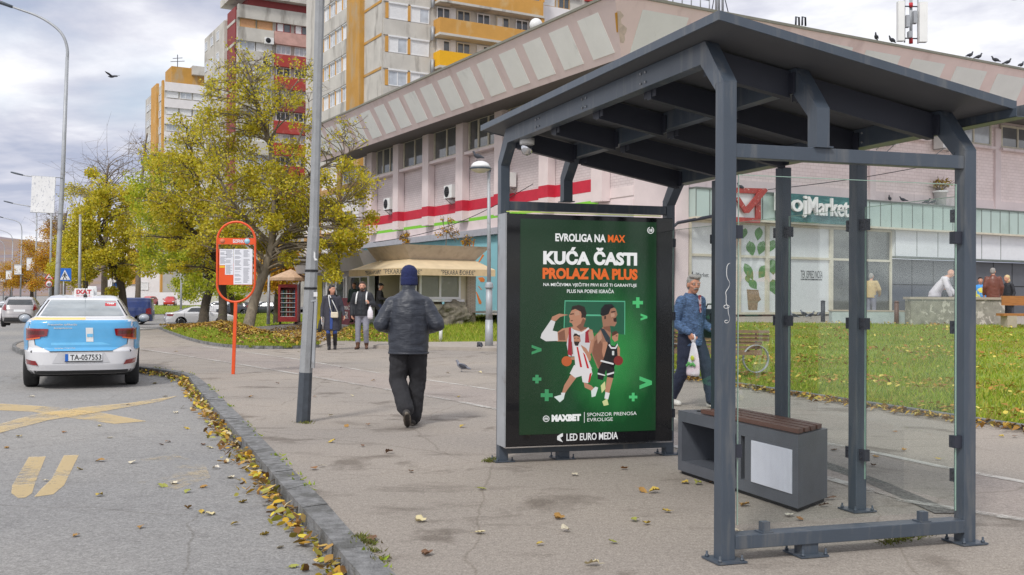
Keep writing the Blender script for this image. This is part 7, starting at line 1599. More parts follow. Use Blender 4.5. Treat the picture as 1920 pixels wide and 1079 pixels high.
def person(label, loc, rz, h, pose, wear, fine=False, group=None):
    J = dict(HUM); J.update(pose); k = h/1.75; t = thing('person', label, 'person', loc, rz, group)
    for q in list(J):
        if isinstance(J[q], Vector): J[q] = J[q]*k
    vx = .0095 if fine else .018
    ch = J['chest']; hd = V(0, .015, 1.615)*k+ch*1.25+J['head']; nb = V(0, -.01, 1.44)*k+ch
    shL, shR = J['shL']+ch, J['shR']+ch
    mb = MB()
    # body: torso, neck, limbs, head, hands in one surface
    mb.loft([((0,0,.86*k),.14*k,.10*k), (V(0,0,.97*k)+ch*.15,.15*k,.105*k), (V(0,0,1.12*k)+ch*.45,.135*k,.095*k), (V(0,0,1.28*k)+ch*.8,.155*k,.11*k), (V(0,0,1.40*k)+ch,.155*k,.09*k), (V(0,-.005,1.455*k)+ch,.07*k,.06*k)], 18)
    mb.cap(nb, hd+V(0,-.015,-.07)*k, .058*k, .052*k)
    Rm = Matrix.Rotation(J['hyaw'], 3, 'Z') @ Matrix.Rotation(J['hpitch'], 3, 'X')
    def H(x, y, z): return hd+Rm @ (V(x, y, z)*k)
    mb.ell(H(0,-.008,.025), (.076*k,.096*k,.098*k), Rm); mb.ell(H(0,.018,-.045), (.060*k,.074*k,.068*k), Rm); mb.ell(H(0,.045,-.085), (.036*k,.038*k,.030*k), Rm)
    mb.cap(H(0,.088,.012), H(0,.108,-.022), .011*k, .0155*k, 8); mb.cap(H(-.014,.096,-.028), H(.014,.096,-.028), .010*k, .010*k, 7)
    mb.cap(H(-.05,.070,.028), H(.05,.070,.028), .017*k, .017*k, 8)
    mb.cap(H(-.022,.083,-.056), H(.022,.083,-.056), .0095*k, .0095*k, 7); mb.cap(H(-.045,.05,-.015), H(-.03,.065,-.03), .024*k, .02*k, 8); mb.cap(H(.045,.05,-.015), H(.03,.065,-.03), .024*k, .02*k, 8)
    for sg in (-1, 1): mb.ell(H(sg*.080,-.008,-.005), (.012*k,.022*k,.034*k), Rm, 10, 7)
    for sd, sh_ in (('L', shL), ('R', shR)):
        e, w = J['el'+sd]+ch*.9, J['wr'+sd]+ch*.6; mb.cap(sh_, e, .046*k, .040*k); mb.cap(e, w, .041*k, .027*k)
        d = (w-e).normalized() if J['hand'+sd] is None else J['hand'+sd].normalized()
        hand(mb, w, d, V(-.8 if sd == 'R' else .8, .1, .1) if abs(d.z) > .5 else V(0,0,-1), k*1.08, J['curl'], 1 if sd == 'L' else -1)
        hp, kn, an, to = J['hip'+sd], J['knee'+sd], J['ank'+sd], J['toe'+sd]
        mb.cap(hp, kn, .078*k, .053*k); mb.cap(kn, an, .053*k, .037*k); mb.cap(an-V(0,.02,.03)*k, to, .04*k, .032*k)
    skin = wear.get('skin', M['skin']); b = bake(mb, 'body', skin, vx*.8 if fine else vx, 2, parent=t)
    # face
    if wear.get('face', True):
        for sg in (-1, 1):
            f = MB(); f.ell(H(sg*.031,.083,.010), (.0125*k,.007*k,.0075*k), Rm, 10, 7); e_ = f.build('eye', M['eyewhite'], b)
            f = MB(); f.ell(H(sg*.031,.0888,.010), (.0058*k,.003*k,.0058*k), Rm, 8, 5); f.build('iris', M['iris'], e_)
            f = MB(); f.cap(H(sg*.018,.0875,.029), H(sg*.046,.080,.031), .0055*k, .0045*k, 6); f.build('eyebrow', wear['hairmat'], b)
        f = MB(); f.cap(H(-.021,.091,-.057), H(.021,.091,-.057), .0042*k, .0042*k, 6); f.build('mouth', M['lip'], b)
        if wear.get('moustache'): f = MB(); f.cap(H(0,.100,-.043), H(-.03,.090,-.052), .0095*k, .006*k, 7); f.cap(H(0,.100,-.043), H(.03,.090,-.052), .0095*k, .006*k, 7); f.build('moustache', wear['moustache'], b)
        if wear.get('beard'):
            f = MB(); f.ell(H(0,.048,-.083), (.048*k,.050*k,.042*k), Rm); f.cap(H(-.062,.02,-.03), H(-.04,.05,-.08), .018*k, .022*k); f.cap(H(.062,.02,-.03), H(.04,.05,-.08), .018*k, .022*k); f.cap(H(-.03,.09,-.045), H(.03,.09,-.045), .008*k, .008*k); bake(f, 'beard', wear['hairmat'], .012, 1, parent=b)
    hs = wear.get('hair')
    if hs:
        f = MB()
        if hs == 'short': f.ell(H(0,-.022,.050), (.082*k,.094*k,.082*k), Rm); f.ell(H(0,-.045,.005), (.080*k,.070*k,.085*k), Rm); f.ell(H(0,.035,.092), (.06*k,.05*k,.032*k), Rm)
        if hs == 'fringe': f.ell(H(0,-.045,-.005), (.081*k,.066*k,.055*k), Rm)
        if hs == 'swept': f.ell(H(0,-.022,.055), (.086*k,.096*k,.086*k), Rm); f.ell(H(0,-.05,.0), (.084*k,.07*k,.085*k), Rm); f.ell(H(-.02,.045,.103), (.06*k,.055*k,.034*k), Rm); f.ell(H(.03,.03,.112), (.05*k,.055*k,.03*k), Rm)
        if hs == 'long':
            f.ell(H(0,-.02,.045), (.086*k,.10*k,.09*k), Rm)
            for x in (-.07, -.04, 0, .04, .07): f.cap(H(x,-.05,0), H(x*1.25-.02,-.10,-.42), .04*k, .022*k)
            f.cap(H(-.075,.0,.02), H(-.12,.03,-.40), .03*k, .02*k)
        if hs == 'bob': f.ell(H(0,-.02,.045), (.088*k,.10*k,.09*k), Rm); f.ell(H(0,-.05,-.06), (.09*k,.07*k,.09*k), Rm)
        bake(f, 'hair', wear['hairmat'], .009 if fine else .016, 1, .004 if fine else .003, 45, parent=b)
    if wear.get('beanie'):
        f = MB(); f.loft([(H(0,-.012,-.028),.086*k,.102*k),(H(0,-.012,.03),.092*k,.108*k),(H(0,-.012,.08),.09*k,.106*k),(H(0,-.014,.12),.075*k,.092*k),(H(0,-.016,.147),.045*k,.058*k),(H(0,-.016,.156),.012*k,.016*k)], 26)
        f.loft([(H(0,-.012,-.072),.088*k,.104*k),(H(0,-.012,-.062),.096*k,.112*k),(H(0,-.012,.012),.097*k,.113*k),(H(0,-.012,.02),.09*k,.106*k)], 26); bake(f, 'woolly_hat', wear['beanie'], .008, 2, .002, 50, parent=t)
    if wear.get('cap'):
        f = MB(); f.ell(H(0,-.01,.06), (.09*k,.105*k,.075*k), Rm); f.ell(H(0,.09,.05), (.06*k,.06*k,.012*k), Rm); bake(f, 'flat_cap', wear['cap'], .012, 2, parent=t)
    # trousers
    ex = wear.get('tfit', .024)*k; f = MB()
    f.loft([((0,0,.83*k),.165*k+ex*.8,.125*k+ex*.6),(V(0,0,.92*k)+ch*.08,.165*k+ex*.8,.125*k+ex*.6),(V(0,0,1.0*k)+ch*.2,.155*k+ex*.6,.118*k+ex*.5)], 20)
    for sd in 'LR':
        hp, kn, an = J['hip'+sd], J['knee'+sd], J['ank'+sd]; hem = an.lerp(kn, wear.get('hem', .04))
        f.cap(hp, kn, .083*k+ex, .056*k+ex); f.cap(kn, hem, .056*k+ex, .047*k+ex*1.1)
    bake(f, 'trousers', wear['trousers'], vx, 3, wear.get('twr', .007), 10, parent=t, wz=1.3)
    # shoes or boots
    for sd in 'LR':
        an, to = J['ank'+sd], J['toe'+sd]; f = MB(); up = (an-J['knee'+sd]).normalized(); d = (to-an); d.z = min(d.z, -.0); fw = (to-an); he = an-V(fw.x, fw.y, 0).normalized()*.05*k+up*.045*k if fw.length > 0 else an
        f.cap(he, to, .043*k, .036*k); f.cap(an, he.lerp(to, .35), .045*k, .042*k); f.cap(he.lerp(to, .6), to, .043*k, .038*k)
        if wear.get('boots'): f.cap(an, an.lerp(J['knee'+sd], wear['boots']), .052*k, .066*k)
        sh_ = bake(f, 'shoe' if not wear.get('boots') else 'boot', wear['shoes'], vx, 2, parent=t)
        sv = MB(); q = fw.normalized(); sn = up
        a = he+up*.032*k; b_ = to+up*.030*k; side = q.cross(up).normalized()
        sv.loft([((0,0,0),.040*k,.16*k),((0,0,.018*k),.043*k,.165*k)], 16); mid = (a+b_)/2; yy = (b_-a).normalized(); zz = side.cross(yy); Mx = Matrix((side, yy, zz)).transposed()
        if zz.z < 0: Mx = Matrix((-side, yy, -zz)).transposed()
        sv.v = [tuple(mid+Mx @ Vector(p_)) for p_ in sv.v]; sv.build('sole', wear.get('sole', M['black']), sh_)
    # jacket
    jz = wear.get('jz', .80); je = wear.get('jfit', .03); f = MB(); z0 = jz*k
    dz = 1.40*k-z0
    fl = wear.get('flare', 0)
    rings = [(V(0,0,z0),(.155+je+fl)*k,(.115+je+fl)*k)]
    for q in (.25, .5, .75): rings.append((V(0,0,z0+dz*q)+ch*max(0, (z0+dz*q-.9*k)/(.5*k)),(.155+je+fl*(1-q)+wear.get('bulge', .0)*math.sin(math.pi*q))*k,(.115+je+fl*(1-q))*k))
    rings += [(V(0,0,1.395*k)+ch,(.150+je*.9)*k,(.095+je*.8)*k),(V(0,-.006,1.45*k)+ch,(.10+je*.4)*k,(.075+je*.5)*k),(V(0,-.008,1.48*k)+ch,.075*k+je*.3*k,.07*k+je*.3*k)]
    f.loft(rings, 26)
    if wear.get('collar'): f.loft([(V(0,-.008,1.46*k)+ch,.078*k,.075*k),(V(0,-.008,(1.47+wear['collar'])*k)+ch,.074*k,.074*k)], 22)
    ae = wear.get('afit', je)
    for sd, sh_ in (('L', shL), ('R', shR)):
        e, w = J['el'+sd]+ch*.9, J['wr'+sd]+ch*.6; f.cap(sh_-V(0,0,.012)*k, e, (.052+ae)*k, (.044+ae)*k); f.cap(e, w, (.044+ae)*k, (.032+ae*.75)*k)
    jk = bake(f, wear.get('jname', 'jacket'), wear['jacket'], vx, 3, wear.get('jwr', .006), 9, parent=t, wz=2.0)
    return t, b, jk, H, k, J
M['eyewhite'] = mat('eye_white', (.62,.60,.58), .2); M['iris'] = mat('dark_iris', (.03,.02,.015), .15); M['lip'] = mat('lips', s2l(165,100,88), .5)
M['hgrey'] = mat('grey_hair', s2l(150,146,142), .7, var=.35, scale=60., stretch=(1,1,.3)); M['hblack'] = mat('black_hair', s2l(34,28,27), .5, var=.3, scale=60.); M['hblond'] = mat('blond_hair', s2l(205,180,135), .6, var=.2, scale=50.); M['hbrown'] = mat('brown_hair', s2l(70,52,42), .6, var=.3, scale=50.)
M['navywool'] = mat('navy_wool', s2l(34,42,86), .9, var=.22, scale=50., bump=.5, bscale=160)
M['blackjk'] = mat('dark_padded_nylon', s2l(52,56,66), .45, var=.12, scale=5., bump=.35, bscale=24, stretch=(.6,.6,2.2)); M['blacktr'] = mat('black_trousers', s2l(40,40,44), .85, var=.15, scale=8.)
M['cardigan'] = mat('mottled_blue_knit', s2l(82,106,142), .95, var=.75, scale=26., bump=.6, bscale=90, stretch=(1,1,2.5)); M['navytr'] = mat('navy_trousers', s2l(40,46,68), .85, var=.12)
M['shoewhite'] = mat('white_trainer', s2l(212,208,202), .6); M['shoedark'] = mat('dark_shoe', s2l(58,54,52), .6); M['solegrey'] = mat('grey_sole', s2l(118,110,100), .8, var=.2)
M['coat'] = mat('charcoal_coat', s2l(62,62,72), .9, var=.15); M['fur'] = mat('black_fur', (.012,.011,.012), .95, var=.5, scale=40., bump=1., bscale=60); M['jeans'] = mat('blue_jeans', s2l(52,76,140), .85, var=.15); M['bootblack'] = mat('black_boot', s2l(44,42,46), .45)
M['jkblack'] = mat('black_softshell', s2l(40,42,48), .7, var=.12); M['greytr'] = mat('grey_jeans', s2l(136,136,148), .85, var=.1); M['bootbrown'] = mat('brown_boot', s2l(92,62,44), .6)
M['brownjk'] = mat('brown_leather', s2l(112,64,50), .4, var=.15, scale=6.); M['whitejk'] = mat('white_jacket', s2l(214,206,214), .8, var=.06); M['beige'] = mat('beige_jumper', s2l(196,172,125), .9); M['bluejk'] = mat('blue_jacket', s2l(60,140,215), .7)
# man in the woolly hat, seen from behind, walking away
g = G(765,799)
t, b, jk, H, k, J = person('man in navy woolly hat and dark padded jacket walking away', g+V(0,.0,0), R(4), 1.72,
    dict(hipL=V(-.09,0,.90), hipR=V(.09,0,.90), kneeL=V(-.115,.02,.49), ankL=V(-.015,-.24,.21), toeL=V(-.005,-.13,.045), kneeR=V(.10,.09,.49), ankR=V(.055,.08,.085), toeR=V(.075,.25,.035),
         shL=V(-.178,0,1.345), shR=V(.178,0,1.345), elL=V(-.30,-.05,1.12), elR=V(.31,-.05,1.12), wrL=V(-.19,.19,1.06), wrR=V(.19,.19,1.06), curl=.7, hyaw=.05),
    dict(skin=M['skin'], beanie=M['navywool'], hairmat=M['hgrey'], hair='fringe', jacket=M['blackjk'], trousers=M['blacktr'], shoes=M['shoedark'], sole=M['solegrey'], jz=.80, jfit=.060, bulge=.012, afit=.042, tfit=.04, collar=.085, jwr=.007, twr=.010, hem=.02), True)
f = MB(); f.loft([((0,0,.792*k),.222*k,.18*k),((0,0,.812*k),.226*k,.184*k)], 30); f.build('hem_band', M['blackjk'], jk)
# man in the blue cardigan carrying a white bag
g = G(1298,764); rz_c = math.atan2(-.62, -.78)
t, b, jk, H, k, J = person('grey haired man in blue knitted cardigan carrying a white plastic bag', g+V(0,.12,0), rz_c, 1.71,
    dict(kneeR=V(.10,-.04,.49), ankR=V(.10,-.27,.10), toeR=V(.11,-.11,.035), kneeL=V(-.09,.20,.50), ankL=V(-.08,.30,.09), toeL=V(-.09,.47,.06), elR=V(.245,-.07,1.10), wrR=V(.215,.16,.985), elL=V(-.24,-.02,1.11), wrL=V(-.18,.20,1.02), handR=V(-.1,.5,-.85), handL=V(.2,.9,.1), hyaw=R(-26), hpitch=-.06, curl=.95, head=V(0,.03,-.01)),
    dict(skin=mat('tanned_skin', s2l(196,138,112), .55, var=.10, scale=16.), hairmat=M['hgrey'], hair='swept', moustache=M['hgrey'], jacket=M['cardigan'], jname='cardigan', trousers=M['navytr'], shoes=M['shoewhite'], sole=M['shoewhite'], jz=.80, jfit=.032, afit=.022, tfit=.032, collar=.03, jwr=.007, twr=.008, hem=.05), True)
f = MB(); f.prism([V(-.024,.142,1.47)*k, V(.024,.142,1.47)*k, V(.008,.158,1.24)*k, V(-.008,.158,1.24)*k], V(0,.012,0)); f.build('shirt_front', mat('red_white_shirt', s2l(205,190,195), .8, col2=s2l(150,50,60), c2pos=(.48,.52), c2scale=14.), jk)
hw = J['wrR']+V(-.012,.06,-.09)
bg = thing('plastic_bag', 'white plastic carrier bag with green and yellow print in the man\'s hand', 'bag', g+V(0,.12,0), rz_c)
f = MB(); c = hw; N = 20
for side_ in (0,):
    rr_ = [(0,.012,.012),(-.06,.035,.03),(-.14,.06,.04),(-.24,.085,.05),(-.34,.105,.06),(-.42,.11,.065),(-.455,.10,.055)]
    f.loft([(c+V(.01*math.sin(z*9), 0, z), ry*.55, rx) for z, rx, ry in rr_][::-1], 22)
for i, v in enumerate(f.v):
    q = Vector(v); n_ = mnoise.noise(Vector((q.x*22, q.y*22, q.z*7)))*.014; f.v[i] = tuple(q+V(n_, n_*.6, 0))
M['bagw'] = mat('thin_white_plastic', s2l(228,224,230), .3, var=.04, col2=s2l(222,196,206), c2pos=(.5,.7), c2scale=5.)
o = f.build('sack', M['bagw'], bg)
f = MB()
for sg in (-1, 1): f.tube([c+V(0,sg*.015,-.03), c+V(0,sg*.03,.03), c+V(0,sg*.008,.07)], [.014,.011,.009], 6)
f.build('handle', M['bagw'], bg)
for nm, col, pts in (('printed_sun', s2l(190,200,60), [(.02,-.23,.03)]), ('printed_leaves', s2l(90,165,90), [(-.035,-.30,.022),(0,-.315,.022),(.035,-.305,.022),(.06,-.32,.018),(-.06,-.325,.018)])):
    f = MB()
    for y, z, r_ in pts: f.ell(c+V(.050 if z < -.28 else .042, y, z), (.012, r_, r_*1.1), n=12, k=8)
    f.build(nm, mat(nm, col, .4), o)
fo = thing('shoulder_bag', 'black document bag held under the arm of the cardigan man', 'bag', g+V(0,.12,0), rz_c); f = MB(); f.box((-.30,-.02,.88),(-.23,.30,1.26)); f.build('case', M['blackjk'], fo, .015); f = MB(); f.tube([V(-.265,.02,1.26),V(-.265,.05,1.32),V(-.265,.2,1.32),V(-.265,.24,1.26)], .01, 6); f.build('handle', M['black'], fo)
# couple walking towards the camera
g = G(622,656); rzw = math.atan2(-.12, -.99)
t, b, jk, H, k, J = person('dark haired woman in long charcoal coat with black fur collar', g, rzw, 1.69,
    dict(kneeR=V(.09,.10,.49), ankR=V(.07,.02,.09), toeR=V(.07,.18,.035), kneeL=V(-.09,.09,.50), ankL=V(-.08,-.12,.11), toeL=V(-.08,.03,.035), elR=V(.26,-.03,1.13), wrR=V(.27,.05,.88), elL=V(-.27,-.03,1.13), wrL=V(-.32,.08,.92), hyaw=R(38), curl=.6),
    dict(hairmat=M['hblack'], hair='long', jacket=M['coat'], jname='coat', trousers=M['jeans'], tfit=.004, shoes=M['bootblack'], boots=.85, jz=.52, jfit=.022, flare=.045, afit=.014, hem=.3))
f = MB()
for i in range(11):
    a = math.pi*(.02+.96*i/10); f.cap(V(.125*math.cos(a),-.02-.09*math.sin(a),1.43)*k, V(.135*math.cos(a),-.02-.09*math.sin(a),1.38)*k, .05*k, .05*k, 8)
for sg in (-1, 1): f.cap(V(sg*.115,.0,1.42)*k, V(sg*.05,.125,1.15)*k, .05*k, .035*k)
bake(f, 'fur_collar', M['fur'], .018, 1, .012, 30, parent=jk)
f = MB(); f.prism([V(-.05,.155,1.38)*k, V(.05,.155,1.38)*k, V(.045,.175,.56)*k, V(-.02,.175,.56)*k], V(0,.012,0)); f.build('open_front', M['jeans'], jk); f = MB(); f.prism([V(-.045,.168,1.40)*k, V(.045,.168,1.40)*k, V(.03,.176,1.0)*k, V(-.03,.176,1.0)*k], V(0,.01,0)); f.build('top', mat('black_top', (.03,.03,.035), .8), jk)
hb = thing('handbag', 'small cream crossbody bag worn by the woman', 'bag', g, rzw); f = MB(); f.box((-.17,.16,.83),(.02,.235,.98)); f.build('pouch', mat('cream_leather', s2l(214,202,180), .5), hb, .025); f = MB(); f.tube([V(-.16,.19,.97), V(-.05,.18,1.2), V(.06,.14,1.42)], .012, 6); f.tube([V(.0,.19,.97), V(.05,.17,1.15), V(.09,.12,1.42)], .010, 6); f.build('strap', M['plastic_white'], hb)
db_ = thing('dark_bag', 'dark shopping bag hanging from the woman\'s hand', 'bag', g, rzw); f = MB(); f.loft([(V(.31,.08,.46),.05,.10),(V(.30,.08,.60),.055,.11),(V(.29,.07,.76),.03,.07),(V(.28,.06,.82),.015,.02)], 14); f.build('sack', M['jkblack'], db_); f = MB(); f.box((.245,.10,.66),(.26,.135,.86)); f.build('white_paper', M['white'], db_)
g = G(679,655); rzb = math.atan2(.05, -1)
t, b, jk, H, k, J = person('bearded man in black hooded jacket and grey jeans with backpack straps', g, rzb, 1.79,
    dict(kneeR=V(.10,.05,.49), ankR=V(.10,.06,.09), toeR=V(.12,.22,.035), kneeL=V(-.11,.09,.50), ankL=V(-.10,-.06,.10), toeL=V(-.13,.10,.035), elR=V(.27,-.03,1.13), wrR=V(.25,.08,.88), elL=V(-.29,-.02,1.14), wrL=V(-.22,.20,1.16), handL=V(.3,.3,.7), curl=.8, hyaw=R(4)),
    dict(hairmat=M['hbrown'], hair='short', beard=True, jacket=M['jkblack'], trousers=M['greytr'], shoes=M['bootbrown'], boots=.22, sole=M['black'], jz=.86, jfit=.045, afit=.03, tfit=.018, collar=.03, hem=.22))
f = MB(); f.ell(V(0,-.10,1.46)*k, (.14*k,.08*k,.07*k)); bake(f, 'hood', M['jkblack'], .018, 2, parent=jk)
for sg in (-1, 1): f = MB(); f.tube([V(sg*.12,.0,1.47)*k, V(sg*.125,.11,1.40)*k, V(sg*.13,.158,1.28)*k, V(sg*.14,.165,1.16)*k], .022, 6); f.build('backpack_strap', M['plastic_white'], jk)
f = MB(); f.cap(V(0,.165,1.42)*k, V(0,.178,.90)*k, .006, .006, 6); f.build('zip', M['steel'], jk)
wb = thing('white_bag', 'small white bag hanging from the bearded man\'s raised hand', 'bag', g, rzb); f = MB(); f.loft([(V(-.25,.22,.80),.06,.03),(V(-.25,.22,.86),.075,.04),(V(-.25,.22,1.0),.07,.04),(V(-.245,.22,1.12),.02,.015)], 14); f.build('sack', M['bagw'], wb); f = MB(); f.tube([V(-.27,.22,1.1),V(-.24,.23,1.2),V(-.22,.22,1.1)], .008, 6); f.build('handle', M['bagw'], wb)
# man at the bakery door
g = P(712, 611, 38.6); g.z = .16
person('man in dark coat and flat cap standing at the bakery counter', g, math.atan2(-.95, .1), 1.74, dict(elR=V(.25,.0,1.14), wrR=V(.2,.26,1.12), elL=V(-.25,.0,1.14), wrL=V(-.2,.26,1.12), hyaw=R(-15)), dict(hairmat=M['hgrey'], hair='short', cap=M['jkblack'], jacket=M['blacktr'], jname='coat', trousers=mat('dark_blue_trousers', s2l(44,52,84), .85), shoes=M['shoedark'], jz=.72, jfit=.03, flare=.01))
g = P(664, 611, 41.9); g.z = .3
person('person with red scarf standing behind the bearded man by the shop window', g, math.atan2(.3, -.95), 1.66, {}, dict(hairmat=M['hbrown'], hair='short', jacket=mat('dark_green_coat', s2l(40,60,58), .8), trousers=M['blacktr'], shoes=M['shoedark'], jz=.7, jfit=.03))
# people on the terrace
g = P(1752, 600, 31.5); g.z = .68
t, *_ = person('bald man in white jacket leaning over the terrace table', g, math.atan2(-.9, -.45), 1.78, dict(chest=V(0,.30,-.07), head=V(0,.07,-.03), hpitch=-.35, elR=V(.25,.12,1.12), wrR=V(.2,.28,.88), elL=V(-.25,.15,1.12), wrL=V(-.2,.38,.92)), dict(hairmat=M['hgrey'], jacket=M['whitejk'], trousers=M['blacktr'], shoes=M['shoedark'], jz=.78, jfit=.05, afit=.035, flare=.02))
sit = dict(hipL=V(-.1,0,.48), hipR=V(.1,0,.48))
def seated(label, g, rz, mats, hair='short', hm='hgrey'):
    d = V(0,0,-.40)
    return person(label, g+V(0,0,0), rz, 1.68, {}, dict(hairmat=M[hm], hair=hair, jacket=mats[0], trousers=mats[1], shoes=M['shoedark'], jz=.78, jfit=.035))
g = P(1770, 600, 33); g.z = .30; seated('grey haired person in dark top behind the bald man\'s table', g, math.atan2(.5, -.8), (M['jkblack'], M['blacktr']))
g = P(1862, 600, 33); g.z = .68
person('grey haired man in brown leather jacket seen from behind on the terrace', g, math.atan2(-.25, .95), 1.77, dict(hyaw=R(-25)), dict(hairmat=M['hgrey'], hair='short', jacket=M['brownjk'], trousers=M['navytr'], shoes=M['shoedark'], jz=.76, jfit=.05, afit=.03, collar=.04))
g = P(1889, 600, 33.4); g.z = .55
person('blonde woman in black top facing the man in the brown jacket', g, math.atan2(.9, -.35), 1.68, {}, dict(hairmat=M['hblond'], hair='bob', jacket=M['jkblack'], trousers=M['blacktr'], shoes=M['bootblack'], jz=.82, jfit=.012))
g = P(1838, 600, 34.5); g.z = .48
person('person in blue and yellow jacket partly behind the shelter post', g, math.atan2(.3, -.9), 1.70, {}, dict(hairmat=M['hblack'], hair='short', jacket=mat('blue_yellow_jacket', s2l(70,150,220), .7, col2=s2l(225,215,90), c2pos=(.5,.55), c2scale=3.), trousers=M['jkblack'], shoes=M['shoedark'], jz=.8, jfit=.035))
g = P(1633, 600, 36.5); g.z = .62
person('man in beige jumper standing by the dark shop window', g, math.atan2(-.6, .7), 1.72, dict(elR=V(.28,.05,1.14), wrR=V(.24,.2,.98)), dict(hairmat=M['hgrey'], hair='short', jacket=M['beige'], jname='jumper', trousers=M['greytr'], shoes=M['shoedark'], jz=.84, jfit=.035))
# ================================================================== BIRDS
M['pig'] = mat('pigeon_grey', s2l(120,122,132), .7, var=.25, scale=20.); M['pigd'] = mat('pigeon_dark', s2l(58,60,68), .7, var=.2, scale=20.); M['pigleg'] = mat('pigeon_leg', s2l(170,90,85), .7)
def pigeon(p, rz, label, peck=False, sc=1., dark=False, group='pigeons'):
    t = thing('pigeon', label, 'pigeon', p, rz, group); f = MB(); q = sc
    f.ell((0,0,.13*q), (.055*q,.105*q,.06*q), Matrix.Rotation(R(18), 3, 'X')); f.cap(V(0,.07,.155)*q, V(0,.10,.225)*q if not peck else V(0,.14,.10)*q, .04*q, .026*q); hd = V(0,.115,.245)*q if not peck else V(0,.165,.075)*q
    f.ell(hd, (.024*q,.03*q,.026*q)); f.cap(hd+V(0,.025,-.003)*q, hd+V(0,.05,-.01)*q, .008*q, .003*q); f.cap(V(0,-.08,.105)*q, V(0,-.19,.075)*q, .035*q, .02*q)
    for sg in (-1, 1): f.cap(V(sg*.025,.0,.09)*q, V(sg*.025,.01,.0)*q, .009*q, .007*q, 6); f.cap(V(sg*.025,.0,.008)*q, V(sg*.025,.045,.008)*q, .008*q, .006*q, 6)
    b = bake(f, 'body', M['pigd'] if dark else M['pig'], .011*sc, 1, parent=t)
    for sg in (-1, 1): w = MB(); w.ell(V(sg*.052,-.03,.135)*q, (.012*q,.10*q,.04*q), Matrix.Rotation(R(22), 3, 'X'), 10, 7); w.build('wing', M['pigd'], b)
    return t
pigeon(G(866,698), R(75), 'grey pigeon standing on the pavement left of the advertising panel', sc=.85)
pigeon(G(899,662)+ZV*.09, R(20), 'dark pigeon on the slab edge beside the park lamp', dark=True, peck=True, sc=.95)
tz = .72
for px, py, rz, pk, lab in ((1396,587,60,False,'dark pigeon below the printed bark pot of the shop window'),(1493,592,-40,True,'pigeon pecking nearest the left side of the white shop panel'),(1504,591,70,True,'pigeon pecking under the small print of the shop panel'),(1488,599,90,False,'pale pigeon on the paving beside the second shelter post'),(1520,598,-80,False,'grey pigeon on the paving edge near the dark bollard')):
    p = P(px, py, 1.); d = ray(px, py); tq = (tz-CAMH)/d.z; pigeon(Vector((d.x*tq, min(d.y*tq, 37.5), tz)), R(rz), lab, pk, 1.0, group='pigeons in front of the shop')
for px, rz, lab in ((1668,150,'pigeon perched leftmost on the shop canopy'),(1693,60,'second pigeon along the shop canopy edge'),(1738,-100,'pigeon on the canopy left of the pot plant pair'),(1749,-110,'pigeon on the canopy closest to the white pot')):
    p = HR(px, 400, .3); p.z = 5.46; pigeon(p, R(rz), lab, sc=1.05, dark=True, group='pigeons on the shop canopy')
p = HR(1388, 358, .66); pigeon(p+ZV*.0, R(120), 'pigeon sitting on the red tick logo', sc=1.1, dark=True)
for px, rz, lab in ((1643,150,'pigeon on the pink roof edge left of its neighbour near the antennas'),(1672,120,'pigeon on the roof edge just left of the antenna cluster'),(1819,-70,'first pigeon right of the antennas on the roof edge'),(1835,-80,'second pigeon right of the antennas on the roof edge'),(1866,90,'third pigeon right of the antennas on the roof edge'),(1889,-90,'fourth pigeon right of the antennas on the roof edge'),(1915,-60,'last pigeon on the roof edge at the photo border')):
    p = HR(px, 80, 2.93); p.z = 11.1; pigeon(p, R(rz), lab, sc=1.15, dark=True, group='pigeons on the roof edge')
pigeon(P(895, 302.5, G(917,655).y), R(60), 'pigeon perched on the half globe park lamp', sc=1.05, dark=True)
def flying(p, lab, sc):
    t = thing('flying_bird', lab, 'bird', p, R(70)); f = MB(); q = sc; f.ell((0,0,0), (.045*q,.15*q,.05*q)); f.cap(V(0,.12,.01)*q, V(0,.19,.02)*q, .03*q, .015*q); f.cap(V(0,-.12,0)*q, V(0,-.26,-.01)*q, .03*q, .025*q); b = bake(f, 'body', M['pigd'], .014*q, 1, parent=t)
    for sg in (-1, 1): w = MB(); w.prism([V(sg*.03,.08,.02)*q, V(sg*.22,.10,.10)*q, V(sg*.42,-.02,.12)*q, V(sg*.22,-.06,.08)*q, V(sg*.03,-.06,.01)*q], V(0,0,.012)); w.build('wing', M['pigd'], b)
flying(P(210,144,40), 'dark bird flying in the cloudy sky left of the towers', 1.0); flying(P(1903,-2,40), 'dark bird at the top photo edge above the pink roof', 1.1)
# ================================================================== SMALL THINGS
# drinks cooler and parasol
Yc = 48.5; a, b_ = P(521, 607, Yc), P(557, 607, Yc); zc = .02
ck = thing('drinks_cooler', 'red open fronted drinks cooler stocked with bottles under a beige parasol', 'cooler', Vector((a.x, Yc, zc)), world=True)
w_ = b_.x-a.x; x0 = a.x; M['ckred'] = mat('cooler_red', s2l(168, 50, 50), .4, var=.1); hh = 1.92
f = MB(); f.box((x0,Yc,zc+.12),(x0+.1,Yc+.7,zc+hh)); f.box((x0+w_-.1,Yc,zc+.12),(x0+w_,Yc+.7,zc+hh)); f.box((x0+.1,Yc+.62,zc+.12),(x0+w_-.1,Yc+.7,zc+hh)); f.box((x0+.1,Yc,zc+hh-.16),(x0+w_-.1,Yc+.62,zc+hh)); f.box((x0+.1,Yc,zc+.12),(x0+w_-.1,Yc+.62,zc+.36)); f.build('cabinet', M['ckred'], ck)
M['bott'] = island_mat('bottle_colours', [s2l(150,40,40), s2l(60,90,60), s2l(70,120,170), s2l(190,180,170), s2l(60,50,40), s2l(120,140,150), s2l(170,110,50)], .3)
